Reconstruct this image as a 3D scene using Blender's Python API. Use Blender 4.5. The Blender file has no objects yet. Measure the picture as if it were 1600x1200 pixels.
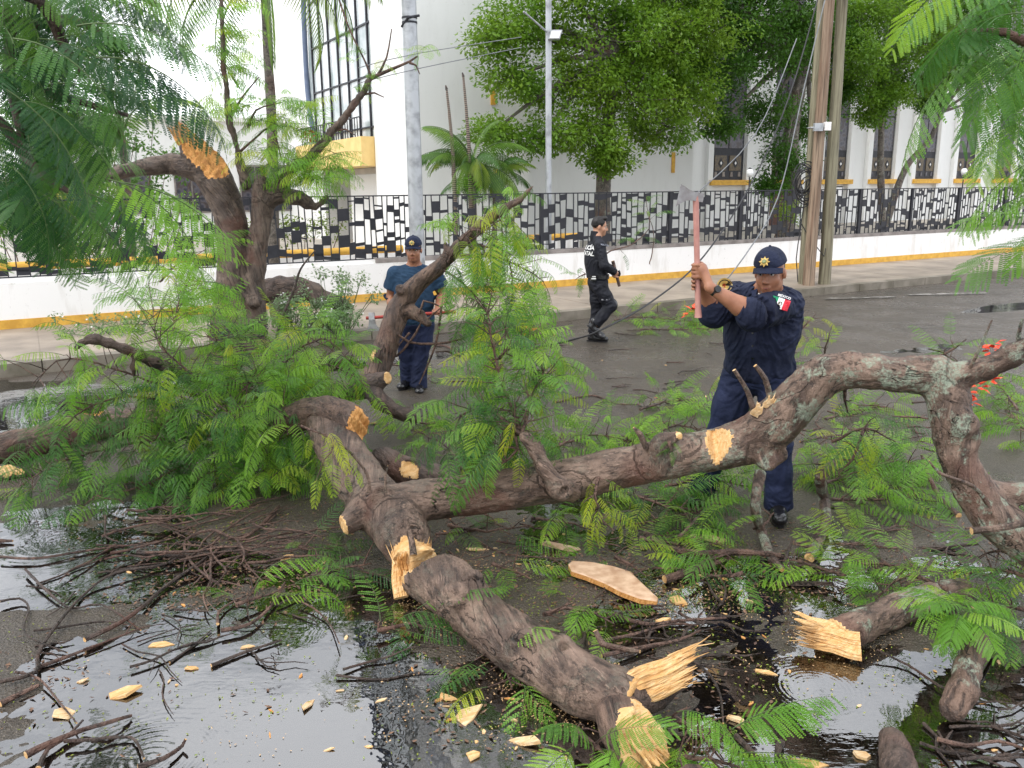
import bpy, math, random
import numpy as np
from mathutils import Vector, Matrix, noise
from mathutils.bvhtree import BVHTree
R = math.radians
rng = random.Random(7)
sc = bpy.context.scene
COL = sc.collection
# ------------------------------------------------------------------ camera
F, PITCH, ROLL, H = 1323.0, 13.07, -0.55, 2.05
cam_d = bpy.data.cameras.new('camera'); cam = bpy.data.objects.new('camera', cam_d); COL.objects.link(cam)
cam_d.sensor_width = 36; cam_d.lens = 36*F/1600; cam_d.clip_end = 2000; cam_d.clip_start = .05
CM = (Matrix.Rotation(R(90-PITCH), 4, 'X') @ Matrix.Rotation(R(ROLL), 4, 'Z'))
cam.matrix_world = Matrix.Translation((0, 0, H)) @ CM
sc.camera = cam
# ------------------------------------------------------------------ sky, sun, exposure
SUN_EL, SUN_AZ = 52, -128           # azimuth of the sun measured from +Y towards +X
world = bpy.data.worlds.new('World'); sc.world = world; world.use_nodes = True
wn = world.node_tree.nodes; wl = world.node_tree.links; wn.clear()
def wnode(t, **k):
    n = wn.new(t)
    for a, b in k.items(): setattr(n, a, b)
    return n
sky = wnode('ShaderNodeTexSky', sky_type='NISHITA', sun_disc=False)
sky.sun_elevation = R(SUN_EL); sky.sun_rotation = R(SUN_AZ); sky.dust_density = 3; sky.air_density = 1.0
tc = wnode('ShaderNodeTexCoord')
mp = wnode('ShaderNodeMapping'); mp.inputs['Scale'].default_value = (1, 1, 2.2)
nz = wnode('ShaderNodeTexNoise'); nz.inputs['Scale'].default_value = 2.1; nz.inputs['Detail'].default_value = 6; nz.inputs['Roughness'].default_value = .55
cr = wnode('ShaderNodeValToRGB'); cr.color_ramp.elements[0].position = .36; cr.color_ramp.elements[0].color = (.45, .45, .45, 1)
cr.color_ramp.elements[1].position = .58; cr.color_ramp.elements[1].color = (.97, .97, .97, 1)
mx = wnode('ShaderNodeMix', data_type='RGBA'); mx.inputs[7].default_value = (15.2, 15.5, 16.2, 1)
bg = wnode('ShaderNodeBackground'); bg.inputs['Strength'].default_value = .15
wo = wnode('ShaderNodeOutputWorld')
wl.new(tc.outputs['Generated'], mp.inputs[0]); wl.new(mp.outputs[0], nz.inputs['Vector']); wl.new(nz.outputs['Fac'], cr.inputs[0])
wl.new(cr.outputs[0], mx.inputs[0]); wl.new(sky.outputs[0], mx.inputs[6]); wl.new(mx.outputs[2], bg.inputs['Color']); wl.new(bg.outputs[0], wo.inputs[0])
sun_d = bpy.data.lights.new('sun', 'SUN'); sun_d.energy = 1.5; sun_d.angle = R(12); sun_d.color = (1, .96, .9)
sun = bpy.data.objects.new('sun', sun_d); COL.objects.link(sun)
sd = Vector((math.sin(R(SUN_AZ))*math.cos(R(SUN_EL)), math.cos(R(SUN_AZ))*math.cos(R(SUN_EL)), math.sin(R(SUN_EL))))
sun.rotation_euler = sd.to_track_quat('Z', 'Y').to_euler()
sc.view_settings.view_transform = 'Standard'; sc.view_settings.look = 'None'
sc.view_settings.exposure = 0.10; sc.view_settings.gamma = 1; sc.view_settings.use_curve_mapping = False
sc.cycles.max_bounces = 8; sc.cycles.transparent_max_bounces = 12
sc.cycles.use_denoising = True
# ------------------------------------------------------------------ picture geometry: pixel of the 1600 x 1200 photograph -> place
def ray(px, py): return CM.to_3x3() @ Vector(((px-800)/F, (600-py)/F, -1))
def W(px, py, Y):                      # point on the ray at forward distance Y
    d = ray(px, py); return Vector((0, 0, H)) + d*(Y/d.y)
def G(px, py, z=0.0):                  # point on the ray at height z
    d = ray(px, py); return Vector((0, 0, H)) + d*((z-H)/d.z)
U = Vector((math.cos(R(29.5)), math.sin(R(29.5)), 0)); V = Vector((-U.y, U.x, 0))   # along and across the street
def S(s, t, z=0.0): return U*s + V*t + Vector((0, 0, z))
def s_at(px, t, py=300):
    d = ray(px, py); return t*d.dot(U)/d.dot(V)
def z_at(px, py, t):
    d = ray(px, py); return H + d.z*t/d.dot(V)
def WT(px, py, t): return S(s_at(px, t, py), t, z_at(px, py, t))
# ------------------------------------------------------------------ objects
def tag(o, label=None, cat=None, group=None, kind=None):
    for k, v in (('label', label), ('category', cat), ('group', group), ('kind', kind)):
        if v: o[k] = v
    return o
def thing(name, label, cat, loc=(0, 0, 0), group=None, rz=0):
    o = bpy.data.objects.new(name, None); COL.objects.link(o); o.location = loc; o.rotation_euler.z = rz
    o.empty_display_size = .1
    return tag(o, label, cat, group)
def link(name, me, parent=None, loc=None):
    o = bpy.data.objects.new(name, me); COL.objects.link(o)
    if parent: o.parent = parent
    if loc is not None: o.location = loc
    return o
class MB:
    def __init__(s): s.v = []; s.f = []; s.m = []
    def add(s, vs, fs, mi=0):
        b = len(s.v); s.v += [tuple(x) for x in vs]; s.f += [tuple(i+b for i in f) for f in fs]; s.m += [mi]*len(fs); return s
    def hexa(s, p, mi=0):              # 8 corners: bottom 4 then top 4
        return s.add(p, [(3, 2, 1, 0), (4, 5, 6, 7), (0, 1, 5, 4), (1, 2, 6, 5), (2, 3, 7, 6), (3, 0, 4, 7)], mi)
    def box(s, x0, x1, y0, y1, z0, z1, mi=0, fn=None):
        p = [(x0, y0, z0), (x1, y0, z0), (x1, y1, z0), (x0, y1, z0), (x0, y0, z1), (x1, y0, z1), (x1, y1, z1), (x0, y1, z1)]
        return s.hexa([fn(*q) for q in p] if fn else p, mi)
    def sbox(s, s0, s1, t0, t1, z0, z1, mi=0): return s.box(s0, s1, t0, t1, z0, z1, mi, S)   # in street axes
    def tube(s, pts, rad, n=8, mi=0, caps=True, res=None, wob=0, capmi=None):
        pts = [Vector(p) for p in pts]
        if not hasattr(rad, '__len__'): rad = [rad]*len(pts)
        if res: pts, rad = smooth_path(pts, rad, res)
        up = Vector((0, 0, 1)); rings = []; prev = None
        for i, p in enumerate(pts):
            t = (pts[min(i+1, len(pts)-1)] - pts[max(i-1, 0)]).normalized()
            if prev is None:
                a = t.cross(up)
                if a.length < .1: a = t.cross(Vector((1, 0, 0)))
            else: a = prev - t*prev.dot(t)
            a.normalize(); prev = a; b = t.cross(a)
            ring = []
            for k in range(n):
                an = 2*math.pi*k/n; r = rad[i]*(1 + (wob*noise.noise(p*9+Vector((math.cos(an), math.sin(an), 0))*1.3) if wob else 0))
                ring.append(p + a*(math.cos(an)*r) + b*(math.sin(an)*r))
            rings.append(ring)
        vs = [q for r_ in rings for q in r_]; fs = []
        for i in range(len(pts)-1):
            for k in range(n):
                k2 = (k+1) % n; fs.append((i*n+k2, i*n+k, (i+1)*n+k, (i+1)*n+k2))
        s.add(vs, fs, mi)
        if caps:
            cm = mi if capmi is None else capmi
            s.add(rings[0], [tuple(range(n))], cm); s.add(rings[-1], [tuple(range(n-1, -1, -1))], cm)
        return s
    def mesh(s, name, mats, smooth=False, off=None):
        me = bpy.data.meshes.new(name)
        v = s.v if off is None else [(a[0]-off[0], a[1]-off[1], a[2]-off[2]) for a in s.v]
        me.from_pydata(v, [], s.f)
        for m in mats: me.materials.append(m)
        if len(mats) > 1: me.polygons.foreach_set('material_index', s.m)
        if smooth: me.polygons.foreach_set('use_smooth', [True]*len(s.f))
        me.update(); return me
    def build(s, name, mats, parent=None, smooth=False, off=None):
        if not isinstance(mats, (list, tuple)): mats = [mats]
        if off is None and parent is not None:
            off = Vector(); q_ = parent
            while q_: off = off+q_.location; q_ = q_.parent
        return link(name, s.mesh(name, mats, smooth, off), parent)
def solo(mb, name, mats, label, cat, loc, group=None, smooth=False):
    if not isinstance(mats, (list, tuple)): mats = [mats]
    o = link(name, mb.mesh(name, mats, smooth, loc), None, loc); return tag(o, label, cat, group)
def smooth_path(pts, rad, res):
    P, Q = [], []
    n = len(pts)
    for i in range(n-1):
        p0, p1, p2, p3 = pts[max(i-1, 0)], pts[i], pts[i+1], pts[min(i+2, n-1)]
        m = max(1, int(round((p2-p1).length/res)))
        for k in range(m):
            t = k/m
            P.append(.5*((2*p1) + (p2-p0)*t + (2*p0-5*p1+4*p2-p3)*t*t + (3*p1-p0-3*p2+p3)*t**3)); Q.append(rad[i]*(1-t)+rad[i+1]*t)
    P.append(pts[-1]); Q.append(rad[-1]); return P, Q
# ------------------------------------------------------------------ implicit surfaces: smooth unions meshed into ONE skin
class Field:
    def __init__(s, lo, hi, h):
        s.h = h; s.lo = np.array(lo, np.float32) - 3*h; n = np.ceil((np.array(hi) - np.array(lo))/h).astype(int) + 7
        s.n = n; s.f = np.full(n, 1.0, np.float32); s.cuts = []
        s.ax = [s.lo[i] + np.arange(n[i], dtype=np.float32)*h for i in range(3)]
    def _sub(s, lo, hi):
        a = [int(max(0, np.floor((lo[i]-s.lo[i])/s.h))) for i in range(3)]
        b = [int(min(s.n[i], np.ceil((hi[i]-s.lo[i])/s.h)+1)) for i in range(3)]
        if any(b[i] <= a[i] for i in range(3)): return None
        sl = tuple(slice(a[i], b[i]) for i in range(3))
        X = s.ax[0][sl[0]][:, None, None]; Y = s.ax[1][sl[1]][None, :, None]; Z = s.ax[2][sl[2]][None, None, :]
        return sl, X, Y, Z
    def _mix(s, sl, d, k):
        o = s.f[sl]
        if k <= 0: s.f[sl] = np.minimum(o, d); return
        hh = np.clip(.5+.5*(o-d)/k, 0, 1); s.f[sl] = o*(1-hh)+d*hh - k*hh*(1-hh)
    def cap(s, a, b, ra, rb=None, k=.02):
        rb = ra if rb is None else rb; a = np.array(a, np.float32); b = np.array(b, np.float32); m = max(ra, rb)+k+3*s.h
        q = s._sub(np.minimum(a, b)-m, np.maximum(a, b)+m)
        if not q: return s
        sl, X, Y, Z = q; ab = b-a; L = float(ab@ab)+1e-9
        t = np.clip(((X-a[0])*ab[0]+(Y-a[1])*ab[1]+(Z-a[2])*ab[2])/L, 0, 1)
        d = np.sqrt((X-a[0]-t*ab[0])**2+(Y-a[1]-t*ab[1])**2+(Z-a[2]-t*ab[2])**2) - (ra*(1-t)+rb*t)
        s._mix(sl, d, k); return s
    def chain(s, pts, rs, k=.02):
        for i in range(len(pts)-1): s.cap(pts[i], pts[i+1], rs[i], rs[i+1], k)
        return s
    def ell(s, c, r, M=None, k=.02, sub=False):    # radii r along the columns of M
        c = np.array(c, np.float32); M = np.eye(3, dtype=np.float32) if M is None else np.array(M, np.float32)
        m = max(r)+k+3*s.h; q = s._sub(c-m, c+m)
        if not q: return s
        sl, X, Y, Z = q; x, y, z = X-c[0], Y-c[1], Z-c[2]
        g = [(x*M[0, i]+y*M[1, i]+z*M[2, i])/r[i] for i in range(3)]
        l = np.sqrt(g[0]**2+g[1]**2+g[2]**2)+1e-6
        l2 = np.sqrt((g[0]/r[0])**2+(g[1]/r[1])**2+(g[2]/r[2])**2)+1e-6
        d = l*(l-1)/l2
        if sub:
            o = s.f[sl]; hh = np.clip(.5-.5*(o+d)/k, 0, 1); s.f[sl] = o*(1-hh)-d*hh + k*hh*(1-hh)
        else: s._mix(sl, d, k)
        return s
    def cut(s, p, ns, Rr, wood=True, jag=0.0, fib=None):   # takes away where ALL dot(x-p, n) > 0, within radius Rr of p
        p = np.array(p, np.float32); q = s._sub(p-Rr, p+Rr)
        if not q: return s
        sl, X, Y, Z = q; g = s._cutval((X, Y, Z), p, ns, jag, fib)
        inside = ((X-p[0])**2+(Y-p[1])**2+(Z-p[2])**2) < Rr*Rr
        s.f[sl] = np.where(inside, np.maximum(s.f[sl], g), s.f[sl])
        if wood: s.cuts.append((p, ns, Rr, jag, fib))
        return s
    @staticmethod
    def _cutval(XYZ, p, ns, jag, fib):
        X, Y, Z = XYZ; g = None
        for n in ns:
            n = np.array(n, np.float32); n = n/np.linalg.norm(n); v = (X-p[0])*n[0]+(Y-p[1])*n[1]+(Z-p[2])*n[2]
            g = v if g is None else np.minimum(g, v)
        if jag:
            fb = np.array(fib if fib is not None else ns[0], np.float32); fb = fb/np.linalg.norm(fb)
            a = np.cross(fb, [.31, .2, .93]); a /= np.linalg.norm(a); b = np.cross(fb, a)
            A = (X-p[0])*a[0]+(Y-p[1])*a[1]+(Z-p[2])*a[2]; B = (X-p[0])*b[0]+(Y-p[1])*b[1]+(Z-p[2])*b[2]
            g = g + jag*(.45*np.sin(A*61+1.3+2*np.sin(B*33))+.35*np.sin(B*83+A*41)+.3*np.sin(A*140-B*120+.7)+.25*np.sin(A*17+B*23))
        return g
    def mesh(s, name, mats, smooth=True, disp=None, off=None, woodidx=1, extra=None):
        f = s.f; ins = f < 0; c = np.zeros(tuple(s.n-1), np.int8)
        for dx in (0, 1):
            for dy in (0, 1):
                for dz in (0, 1): c += ins[dx:s.n[0]-1+dx, dy:s.n[1]-1+dy, dz:s.n[2]-1+dz]
        act = (c > 0) & (c < 8); ai, aj, ak = np.nonzero(act); N = len(ai)
        idx = np.full(act.shape, -1, np.int32); idx[act] = np.arange(N)
        pos = np.zeros((N, 3), np.float32); cnt = np.zeros(N, np.float32)
        for ax in range(3):
            o = [i for i in range(3) if i != ax]
            for u in (0, 1):
                for w in (0, 1):
                    d = [0, 0, 0]; d[o[0]] = u; d[o[1]] = w; e = list(d); e[ax] = 1
                    v0 = f[ai+d[0], aj+d[1], ak+d[2]]; v1 = f[ai+e[0], aj+e[1], ak+e[2]]
                    m = (v0 < 0) != (v1 < 0); t = v0[m]/(v0[m]-v1[m]); pp = np.zeros((m.sum(), 3), np.float32)
                    for i in range(3): pp[:, i] = d[i]
                    pp[:, ax] = t; pos[m] += pp; cnt[m] += 1
        pos = (pos/cnt[:, None] + np.stack([ai, aj, ak], 1))*s.h + s.lo
        quads = []
        for ax in range(3):
            b, cc = [(1, 2), (2, 0), (0, 1)][ax]
            sl0 = [slice(1, s.n[i]-1) for i in range(3)]; sl1 = list(sl0); sl1[ax] = slice(2, s.n[ax])
            a0 = ins[tuple(sl0)]; a1 = ins[tuple(sl1)]; I = np.array(np.nonzero(a0 != a1)).T + 1
            if not len(I): continue
            eb = np.zeros(3, int); eb[b] = 1; ec = np.zeros(3, int); ec[cc] = 1
            g = lambda J: idx[J[:, 0], J[:, 1], J[:, 2]]
            q = np.stack([g(I-eb-ec), g(I-ec), g(I), g(I-eb)], 1); fl = ~ins[I[:, 0], I[:, 1], I[:, 2]]
            q[fl] = q[fl][:, ::-1]; quads.append(q)
        Q = np.concatenate(quads); Q = Q[(Q >= 0).all(1)]
        wv = np.zeros(N, bool)
        for (p, ns, Rr, jag, fib) in s.cuts:
            g = s._cutval((pos[:, 0], pos[:, 1], pos[:, 2]), p, ns, jag, fib)
            wv |= (np.abs(g) < .9*s.h) & (((pos-p)**2).sum(1) < Rr*Rr*.98)
        if extra is not None: wv |= extra(pos)
        if disp: pos = disp(pos, wv)
        me = bpy.data.meshes.new(name); op = pos if off is None else pos-np.array(off, np.float32)
        me.vertices.add(N); me.vertices.foreach_set('co', op.astype(np.float32).ravel())
        me.loops.add(len(Q)*4); me.loops.foreach_set('vertex_index', Q.astype(np.int32).ravel())
        me.polygons.add(len(Q)); me.polygons.foreach_set('loop_start', np.arange(0, len(Q)*4, 4, dtype=np.int32))
        me.polygons.foreach_set('loop_total', np.full(len(Q), 4, np.int32))
        for m in (mats if isinstance(mats, (list, tuple)) else [mats]): me.materials.append(m)
        if isinstance(mats, (list, tuple)) and len(mats) > 1:
            fw = wv[Q].sum(1) >= 3
            me.polygons.foreach_set('material_index', np.where(fw, woodidx, 0).astype(np.int32))
        if getattr(s, 'axes', None):       # grain coordinates that run along each limb
            best = np.full(N, 1e9, np.float32); G_ = np.zeros((N, 3), np.float32); s0_ = 0.0
            for ch in s.axes:
                for i in range(len(ch)-1):
                    a = np.array(ch[i], np.float32); ab = np.array(ch[i+1], np.float32)-a; L_ = float(np.linalg.norm(ab))+1e-6
                    t = np.clip(((pos-a)@ab)/L_**2, -.15, 1.15); rv = pos-a-t[:, None]*ab; dd = (rv**2).sum(1); m = dd < best
                    best[m] = dd[m]; rv = rv.copy(); rv[:, 0] += (s0_+t*L_)*.38; rv[:, 1] += (s0_+t*L_)*.10; G_[m] = rv[m]; s0_ += L_
            at = me.attributes.new('grain', 'FLOAT_VECTOR', 'POINT'); at.data.foreach_set('vector', (G_+2.0).ravel())
        me.update(calc_edges=True); me.polygons.foreach_set('use_smooth', np.full(len(Q), smooth)); me.update()
        s.bvh = BVHTree.FromPolygons([Vector(p) for p in pos.tolist()], Q.tolist()) if getattr(s, 'want_bvh', False) else None
        return me
def bark_disp(amp=.012, sc_=7.0, fine=.004):
    def fn(pos, wv):
        out = pos.copy(); nn = noise.noise
        for i in range(len(pos)):
            p = Vector(pos[i].tolist()); a = amp*(.3 if wv[i] else 1)
            v = Vector((nn(p*sc_), nn(p*sc_+Vector((9, 3, 1))), nn(p*sc_+Vector((2, 8, 5)))))*a
            if not wv[i]: v += Vector((nn(p*38), nn(p*38+Vector((9, 3, 1))), nn(p*38+Vector((2, 8, 5)))))*fine
            out[i] += v
        return out
    return fn
# ------------------------------------------------------------------ materials
def mat(name, build=None):
    m = bpy.data.materials.new(name); m.use_nodes = True; nt = m.node_tree; nt.nodes.clear()
    return m, nt
def N(nt, t, ins=None, **k):
    n = nt.nodes.new(t)
    for a, b in k.items(): setattr(n, a, b)
    if ins:
        for a, b in ins.items():
            if isinstance(b, bpy.types.NodeSocket): nt.links.new(b, n.inputs[a])
            else: n.inputs[a].default_value = b
    return n
def c4(c): return (c[0], c[1], c[2], 1)
def ramp(nt, fac, stops):
    r = N(nt, 'ShaderNodeValToRGB', {0: fac}); e = r.color_ramp.elements
    while len(e) < len(stops): e.new(.5)
    for i, (p, c) in enumerate(stops): e[i].position = p; e[i].color = c4(c) if hasattr(c, '__len__') else (c, c, c, 1)
    return r.outputs[0]
def mix(nt, fac, a, b):
    n = N(nt, 'ShaderNodeMix', data_type='RGBA')
    for s_, v in ((0, fac), (6, a), (7, b)):
        if isinstance(v, bpy.types.NodeSocket): nt.links.new(v, n.inputs[s_])
        else: n.inputs[s_].default_value = c4(v) if hasattr(v, '__len__') else v
    return n.outputs[2]
def noise_t(nt, vec, scale, detail=4, rough=.55, dist=0):
    return N(nt, 'ShaderNodeTexNoise', {'Vector': vec, 'Scale': scale, 'Detail': detail, 'Roughness': rough, 'Distortion': dist}).outputs['Fac']
def coords(nt, world=True, scale=(1, 1, 1), rot=(0, 0, 0)):
    src = N(nt, 'ShaderNodeNewGeometry').outputs['Position'] if world else N(nt, 'ShaderNodeTexCoord').outputs['Object']
    return N(nt, 'ShaderNodeMapping', {0: src, 'Scale': scale, 'Rotation': rot}).outputs[0]
def finish(nt, col, rough=.6, spec=.5, bump=None, bstr=.3, bdist=.01, metal=0, extra=None):
    b = N(nt, 'ShaderNodeBsdfPrincipled')
    for s_, v in (('Base Color', col), ('Roughness', rough), ('Specular IOR Level', spec), ('Metallic', metal)):
        if isinstance(v, bpy.types.NodeSocket): nt.links.new(v, b.inputs[s_])
        else: b.inputs[s_].default_value = c4(v) if hasattr(v, '__len__') else v
    if extra:
        for k, v in extra.items(): b.inputs[k].default_value = v
    if bump is not None:
        bn = N(nt, 'ShaderNodeBump', {'Height': bump, 'Strength': bstr, 'Distance': bdist}); nt.links.new(bn.outputs[0], b.inputs['Normal']); (nt.links.new(bn.outputs[0], b.inputs['Coat Normal']) if extra else None)
    o = N(nt, 'ShaderNodeOutputMaterial'); nt.links.new(b.outputs[0], o.inputs[0]); return b
def simple(name, c1, c2=None, scale=6, rough=.6, spec=.4, bs=0.15, bscale=40, bdist=.004, metal=0, world=True, lo=.35, hi=.65):
    m, nt = mat(name); v = coords(nt, world); c2 = c2 or tuple(x*.8 for x in c1)
    col = ramp(nt, noise_t(nt, v, scale, 5), [(lo, c2), (hi, c1)])
    finish(nt, col, rough, spec, noise_t(nt, v, bscale, 3), bs, bdist, metal); return m
def bark_mat(name, dark, light, lichen=0.0, lich_col=(.28, .33, .25), wet=.55):
    m, nt = mat(name); v = coords(nt); M = lambda op, a, b: N(nt, 'ShaderNodeMath', {0: a, 1: b}, operation=op).outputs[0]
    at = N(nt, 'ShaderNodeAttribute', attribute_name='grain').outputs['Vector']
    ln = N(nt, 'ShaderNodeVectorMath', {0: at}, operation='LENGTH').outputs['Value']
    g = mix(nt, M('GREATER_THAN', ln, .5), v, at)
    n1 = noise_t(nt, v, 4.5, 6, .6); n2 = noise_t(nt, g, 30, 5, .68); n3 = noise_t(nt, v, 120, 3); nl = noise_t(nt, g, 11, 5, .6, .6)
    # short cross-wise lenticels
    ring = noise_t(nt, N(nt, 'ShaderNodeMapping', {0: g, 'Scale': (2.6, 2.2, .55)}).outputs[0], 34, 3, .6)
    col = ramp(nt, n1, [(.30, dark), (.5, tuple((a+b)/2 for a, b in zip(dark, light))), (.68, light)])
    col = mix(nt, ramp(nt, nl, [(.40, .7), (.52, 0.0)]), col, tuple(x*.55 for x in dark))
    col = mix(nt, ramp(nt, n2, [(.36, .85), (.50, 0.0)]), col, tuple(x*.25 for x in dark))
    col = mix(nt, ramp(nt, ring, [(.60, 0.0), (.68, .45)]), col, tuple(min(1, x*1.35) for x in light))
    col = mix(nt, ramp(nt, noise_t(nt, v, 2.3, 3), [(.56, 0.0), (.68, .6)]), col, (.115, .045, .028))
    col = mix(nt, ramp(nt, noise_t(nt, v, 1.7, 4), [(.60, 0.0), (.70, .5)]), col, (.03, .02, .016))
    crack = noise_t(nt, g, 6.5, 3, .5, 1.2)
    ck = ramp(nt, crack, [(.487, 0.0), (.5, .9), (.513, 0.0)])
    cm_ = M('MULTIPLY', ck, ramp(nt, noise_t(nt, v, 3.1, 2), [(.50, 0.0), (.60, 1.0)]))
    col = mix(nt, cm_, col, (.012, .008, .007))
    if lichen > 0:
        lf = ramp(nt, noise_t(nt, v, 6.5, 8, .72), [(.60-.12*lichen, 0.0), (.66-.12*lichen, .85)])
        xr = ramp(nt, N(nt, 'ShaderNodeSeparateXYZ', {0: N(nt, 'ShaderNodeMapping', {0: v, 'Location': (-.6, 0, 0)}).outputs[0]}).outputs['X'], [(0.0, .12), (.55, .55), (.8, 1.0)])
        lf2 = M('MULTIPLY', M('MULTIPLY', lf, xr), ramp(nt, noise_t(nt, v, 60, 4, .7), [(.4, .15), (.55, 1.0)]))
        col = mix(nt, lf2, col, lich_col)
    bmp = M('ADD', M('ADD', n2, M('MULTIPLY', nl, 1.2)), M('MULTIPLY', n3, .3)); bmp = M('SUBTRACT', bmp, M('MULTIPLY', cm_, 1.5)); bmp = M('ADD', bmp, M('MULTIPLY', ring, .5))
    finish(nt, col, ramp(nt, n1, [(.3, wet-.12), (.7, wet+.18)]), .45, bmp, .9, .022); return m
def wood_mat(name, c1, c2, c3, ax=(1, 0, 0), rings=False):
    m, nt = mat(name); axv = Vector(ax).normalized(); q = axv.rotation_difference(Vector((1, 0, 0))).to_euler()
    v0 = N(nt, 'ShaderNodeNewGeometry').outputs['Position']; v = N(nt, 'ShaderNodeMapping', {0: v0, 'Rotation': tuple(q)}, vector_type='POINT').outputs[0]
    vs = N(nt, 'ShaderNodeMapping', {0: v, 'Scale': (7, 75, 75)}).outputs[0]
    n = noise_t(nt, vs, 1.0, 6, .68); n2 = noise_t(nt, v0, 11, 5, .65); n3 = noise_t(nt, v0, 55, 4, .7)
    col = ramp(nt, n, [(.28, c3), (.42, c2), (.62, c1)]); col = mix(nt, ramp(nt, n2, [(.48, 0.0), (.66, .8)]), col, c2); col = mix(nt, ramp(nt, n3, [(.60, 0.0), (.74, .7)]), col, c3)
    col = mix(nt, ramp(nt, noise_t(nt, v0, 4.2, 3), [(.58, 0.0), (.68, .6)]), col, tuple(x*.55 for x in c3))
    finish(nt, col, .65, .3, n, .9, .012); return m
def leaf_mat(name, cols, trans=.42, rough=.4, spec=.38, world_sc=3.0):
    m, nt = mat(name)
    oi = N(nt, 'ShaderNodeObjectInfo').outputs['Random']; v = coords(nt)
    f = N(nt, 'ShaderNodeMath', {0: N(nt, 'ShaderNodeMath', {0: oi, 1: .55}, operation='MULTIPLY').outputs[0], 1: N(nt, 'ShaderNodeMath', {0: noise_t(nt, v, world_sc, 3), 1: .45}, operation='MULTIPLY').outputs[0]}, operation='ADD').outputs[0]
    st = [(.12+.7*i/(len(cols)-1), c) for i, c in enumerate(cols)]
    col = ramp(nt, f, st)
    b = N(nt, 'ShaderNodeBsdfPrincipled', {'Base Color': col, 'Roughness': rough, 'Specular IOR Level': spec})
    t = N(nt, 'ShaderNodeBsdfTranslucent', {'Color': mix(nt, .5, col, N(nt, 'ShaderNodeHueSaturation', {'Color': col, 'Hue': .485, 'Value': 1.9}).outputs[0])})
    ms = N(nt, 'ShaderNodeMixShader', {0: trans, 1: b.outputs[0], 2: t.outputs[0]})
    o = N(nt, 'ShaderNodeOutputMaterial'); nt.links.new(ms.outputs[0], o.inputs[0]); return m
BARK = bark_mat('bark', (.065, .037, .026), (.20, .128, .092), .3)
BARK_L = bark_mat('bark_lichen', (.075, .045, .032), (.27, .185, .138), .75)
BARK_D = bark_mat('bark_dark', (.055, .034, .026), (.13, .09, .07), .0)
BARK_T = bark_mat('bark_standing', (.075, .05, .038), (.17, .125, .095), .15)
TWIG = bark_mat('twig_bark', (.07, .038, .028), (.22, .13, .095), .0, wet=.5)
TWIG_D = bark_mat('twig_wet', (.040, .026, .020), (.105, .072, .056), .0, wet=.35)
WOOD = wood_mat('fresh_wood', (.76, .53, .28), (.64, .37, .14), (.38, .17, .055), (.85, .4, .25))
WOOD2 = wood_mat('orange_wood', (.74, .40, .14), (.50, .22, .06), (.28, .10, .03), (.2, -.3, .9))
CHIPM = wood_mat('chip_wood', (.78, .60, .38), (.66, .42, .20), (.5, .27, .11), (1, .3, 0))
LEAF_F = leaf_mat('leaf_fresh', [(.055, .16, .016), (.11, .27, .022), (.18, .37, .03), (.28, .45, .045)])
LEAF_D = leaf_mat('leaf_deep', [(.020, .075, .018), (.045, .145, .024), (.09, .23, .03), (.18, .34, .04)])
LEAF_N = leaf_mat('leaf_shade', [(.012, .05, .018), (.022, .085, .022), (.045, .135, .024), (.12, .26, .035)], trans=.35)  # backlit shade of the near left canopy put into the leaf colour
LEAF_Y = leaf_mat('leaf_yellow', [(.17, .30, .02), (.26, .37, .025), (.38, .42, .03)])
STALK = simple('stalk', (.07, .12, .03), (.045, .08, .02), 9)
# ================================================================== THE SETTING
def asphalt():
    m, nt = mat('wet_asphalt'); v = coords(nt)
    n1 = noise_t(nt, v, .7, 5); n2 = noise_t(nt, v, 150, 4, .7); n3 = noise_t(nt, v, 9, 5, .65)
    vor = N(nt, 'ShaderNodeTexVoronoi', {'Vector': v, 'Scale': 70.0}).outputs['Distance']
    col = ramp(nt, n1, [(.32, (.030, .023, .016)), (.6, (.066, .053, .040))])
    col = mix(nt, ramp(nt, n3, [(.42, 0.0), (.7, .6)]), col, (.075, .057, .038))
    col = mix(nt, ramp(nt, n2, [(.56, 0.0), (.66, .85)]), col, (.30, .25, .19))
    col = mix(nt, ramp(nt, vor, [(0.0, .85), (.16, 0.0)]), col, (.26, .22, .17))
    bm_ = N(nt, 'ShaderNodeMath', {0: vor, 1: n2}, operation='ADD').outputs[0]
    # wet film: patches of thin water that smooth the grain
    film = ramp(nt, noise_t(nt, v, 1.1, 6, .6), [(.44, .0), (.56, 1.0)])
    ro = mix(nt, film, (.42, .42, .42), (.2, .2, .2))
    finish(nt, col, ro, .5, bm_, .8, .014, extra={'Coat Weight': .0, 'Coat Roughness': .28}); return m
ASPH = asphalt()
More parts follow.
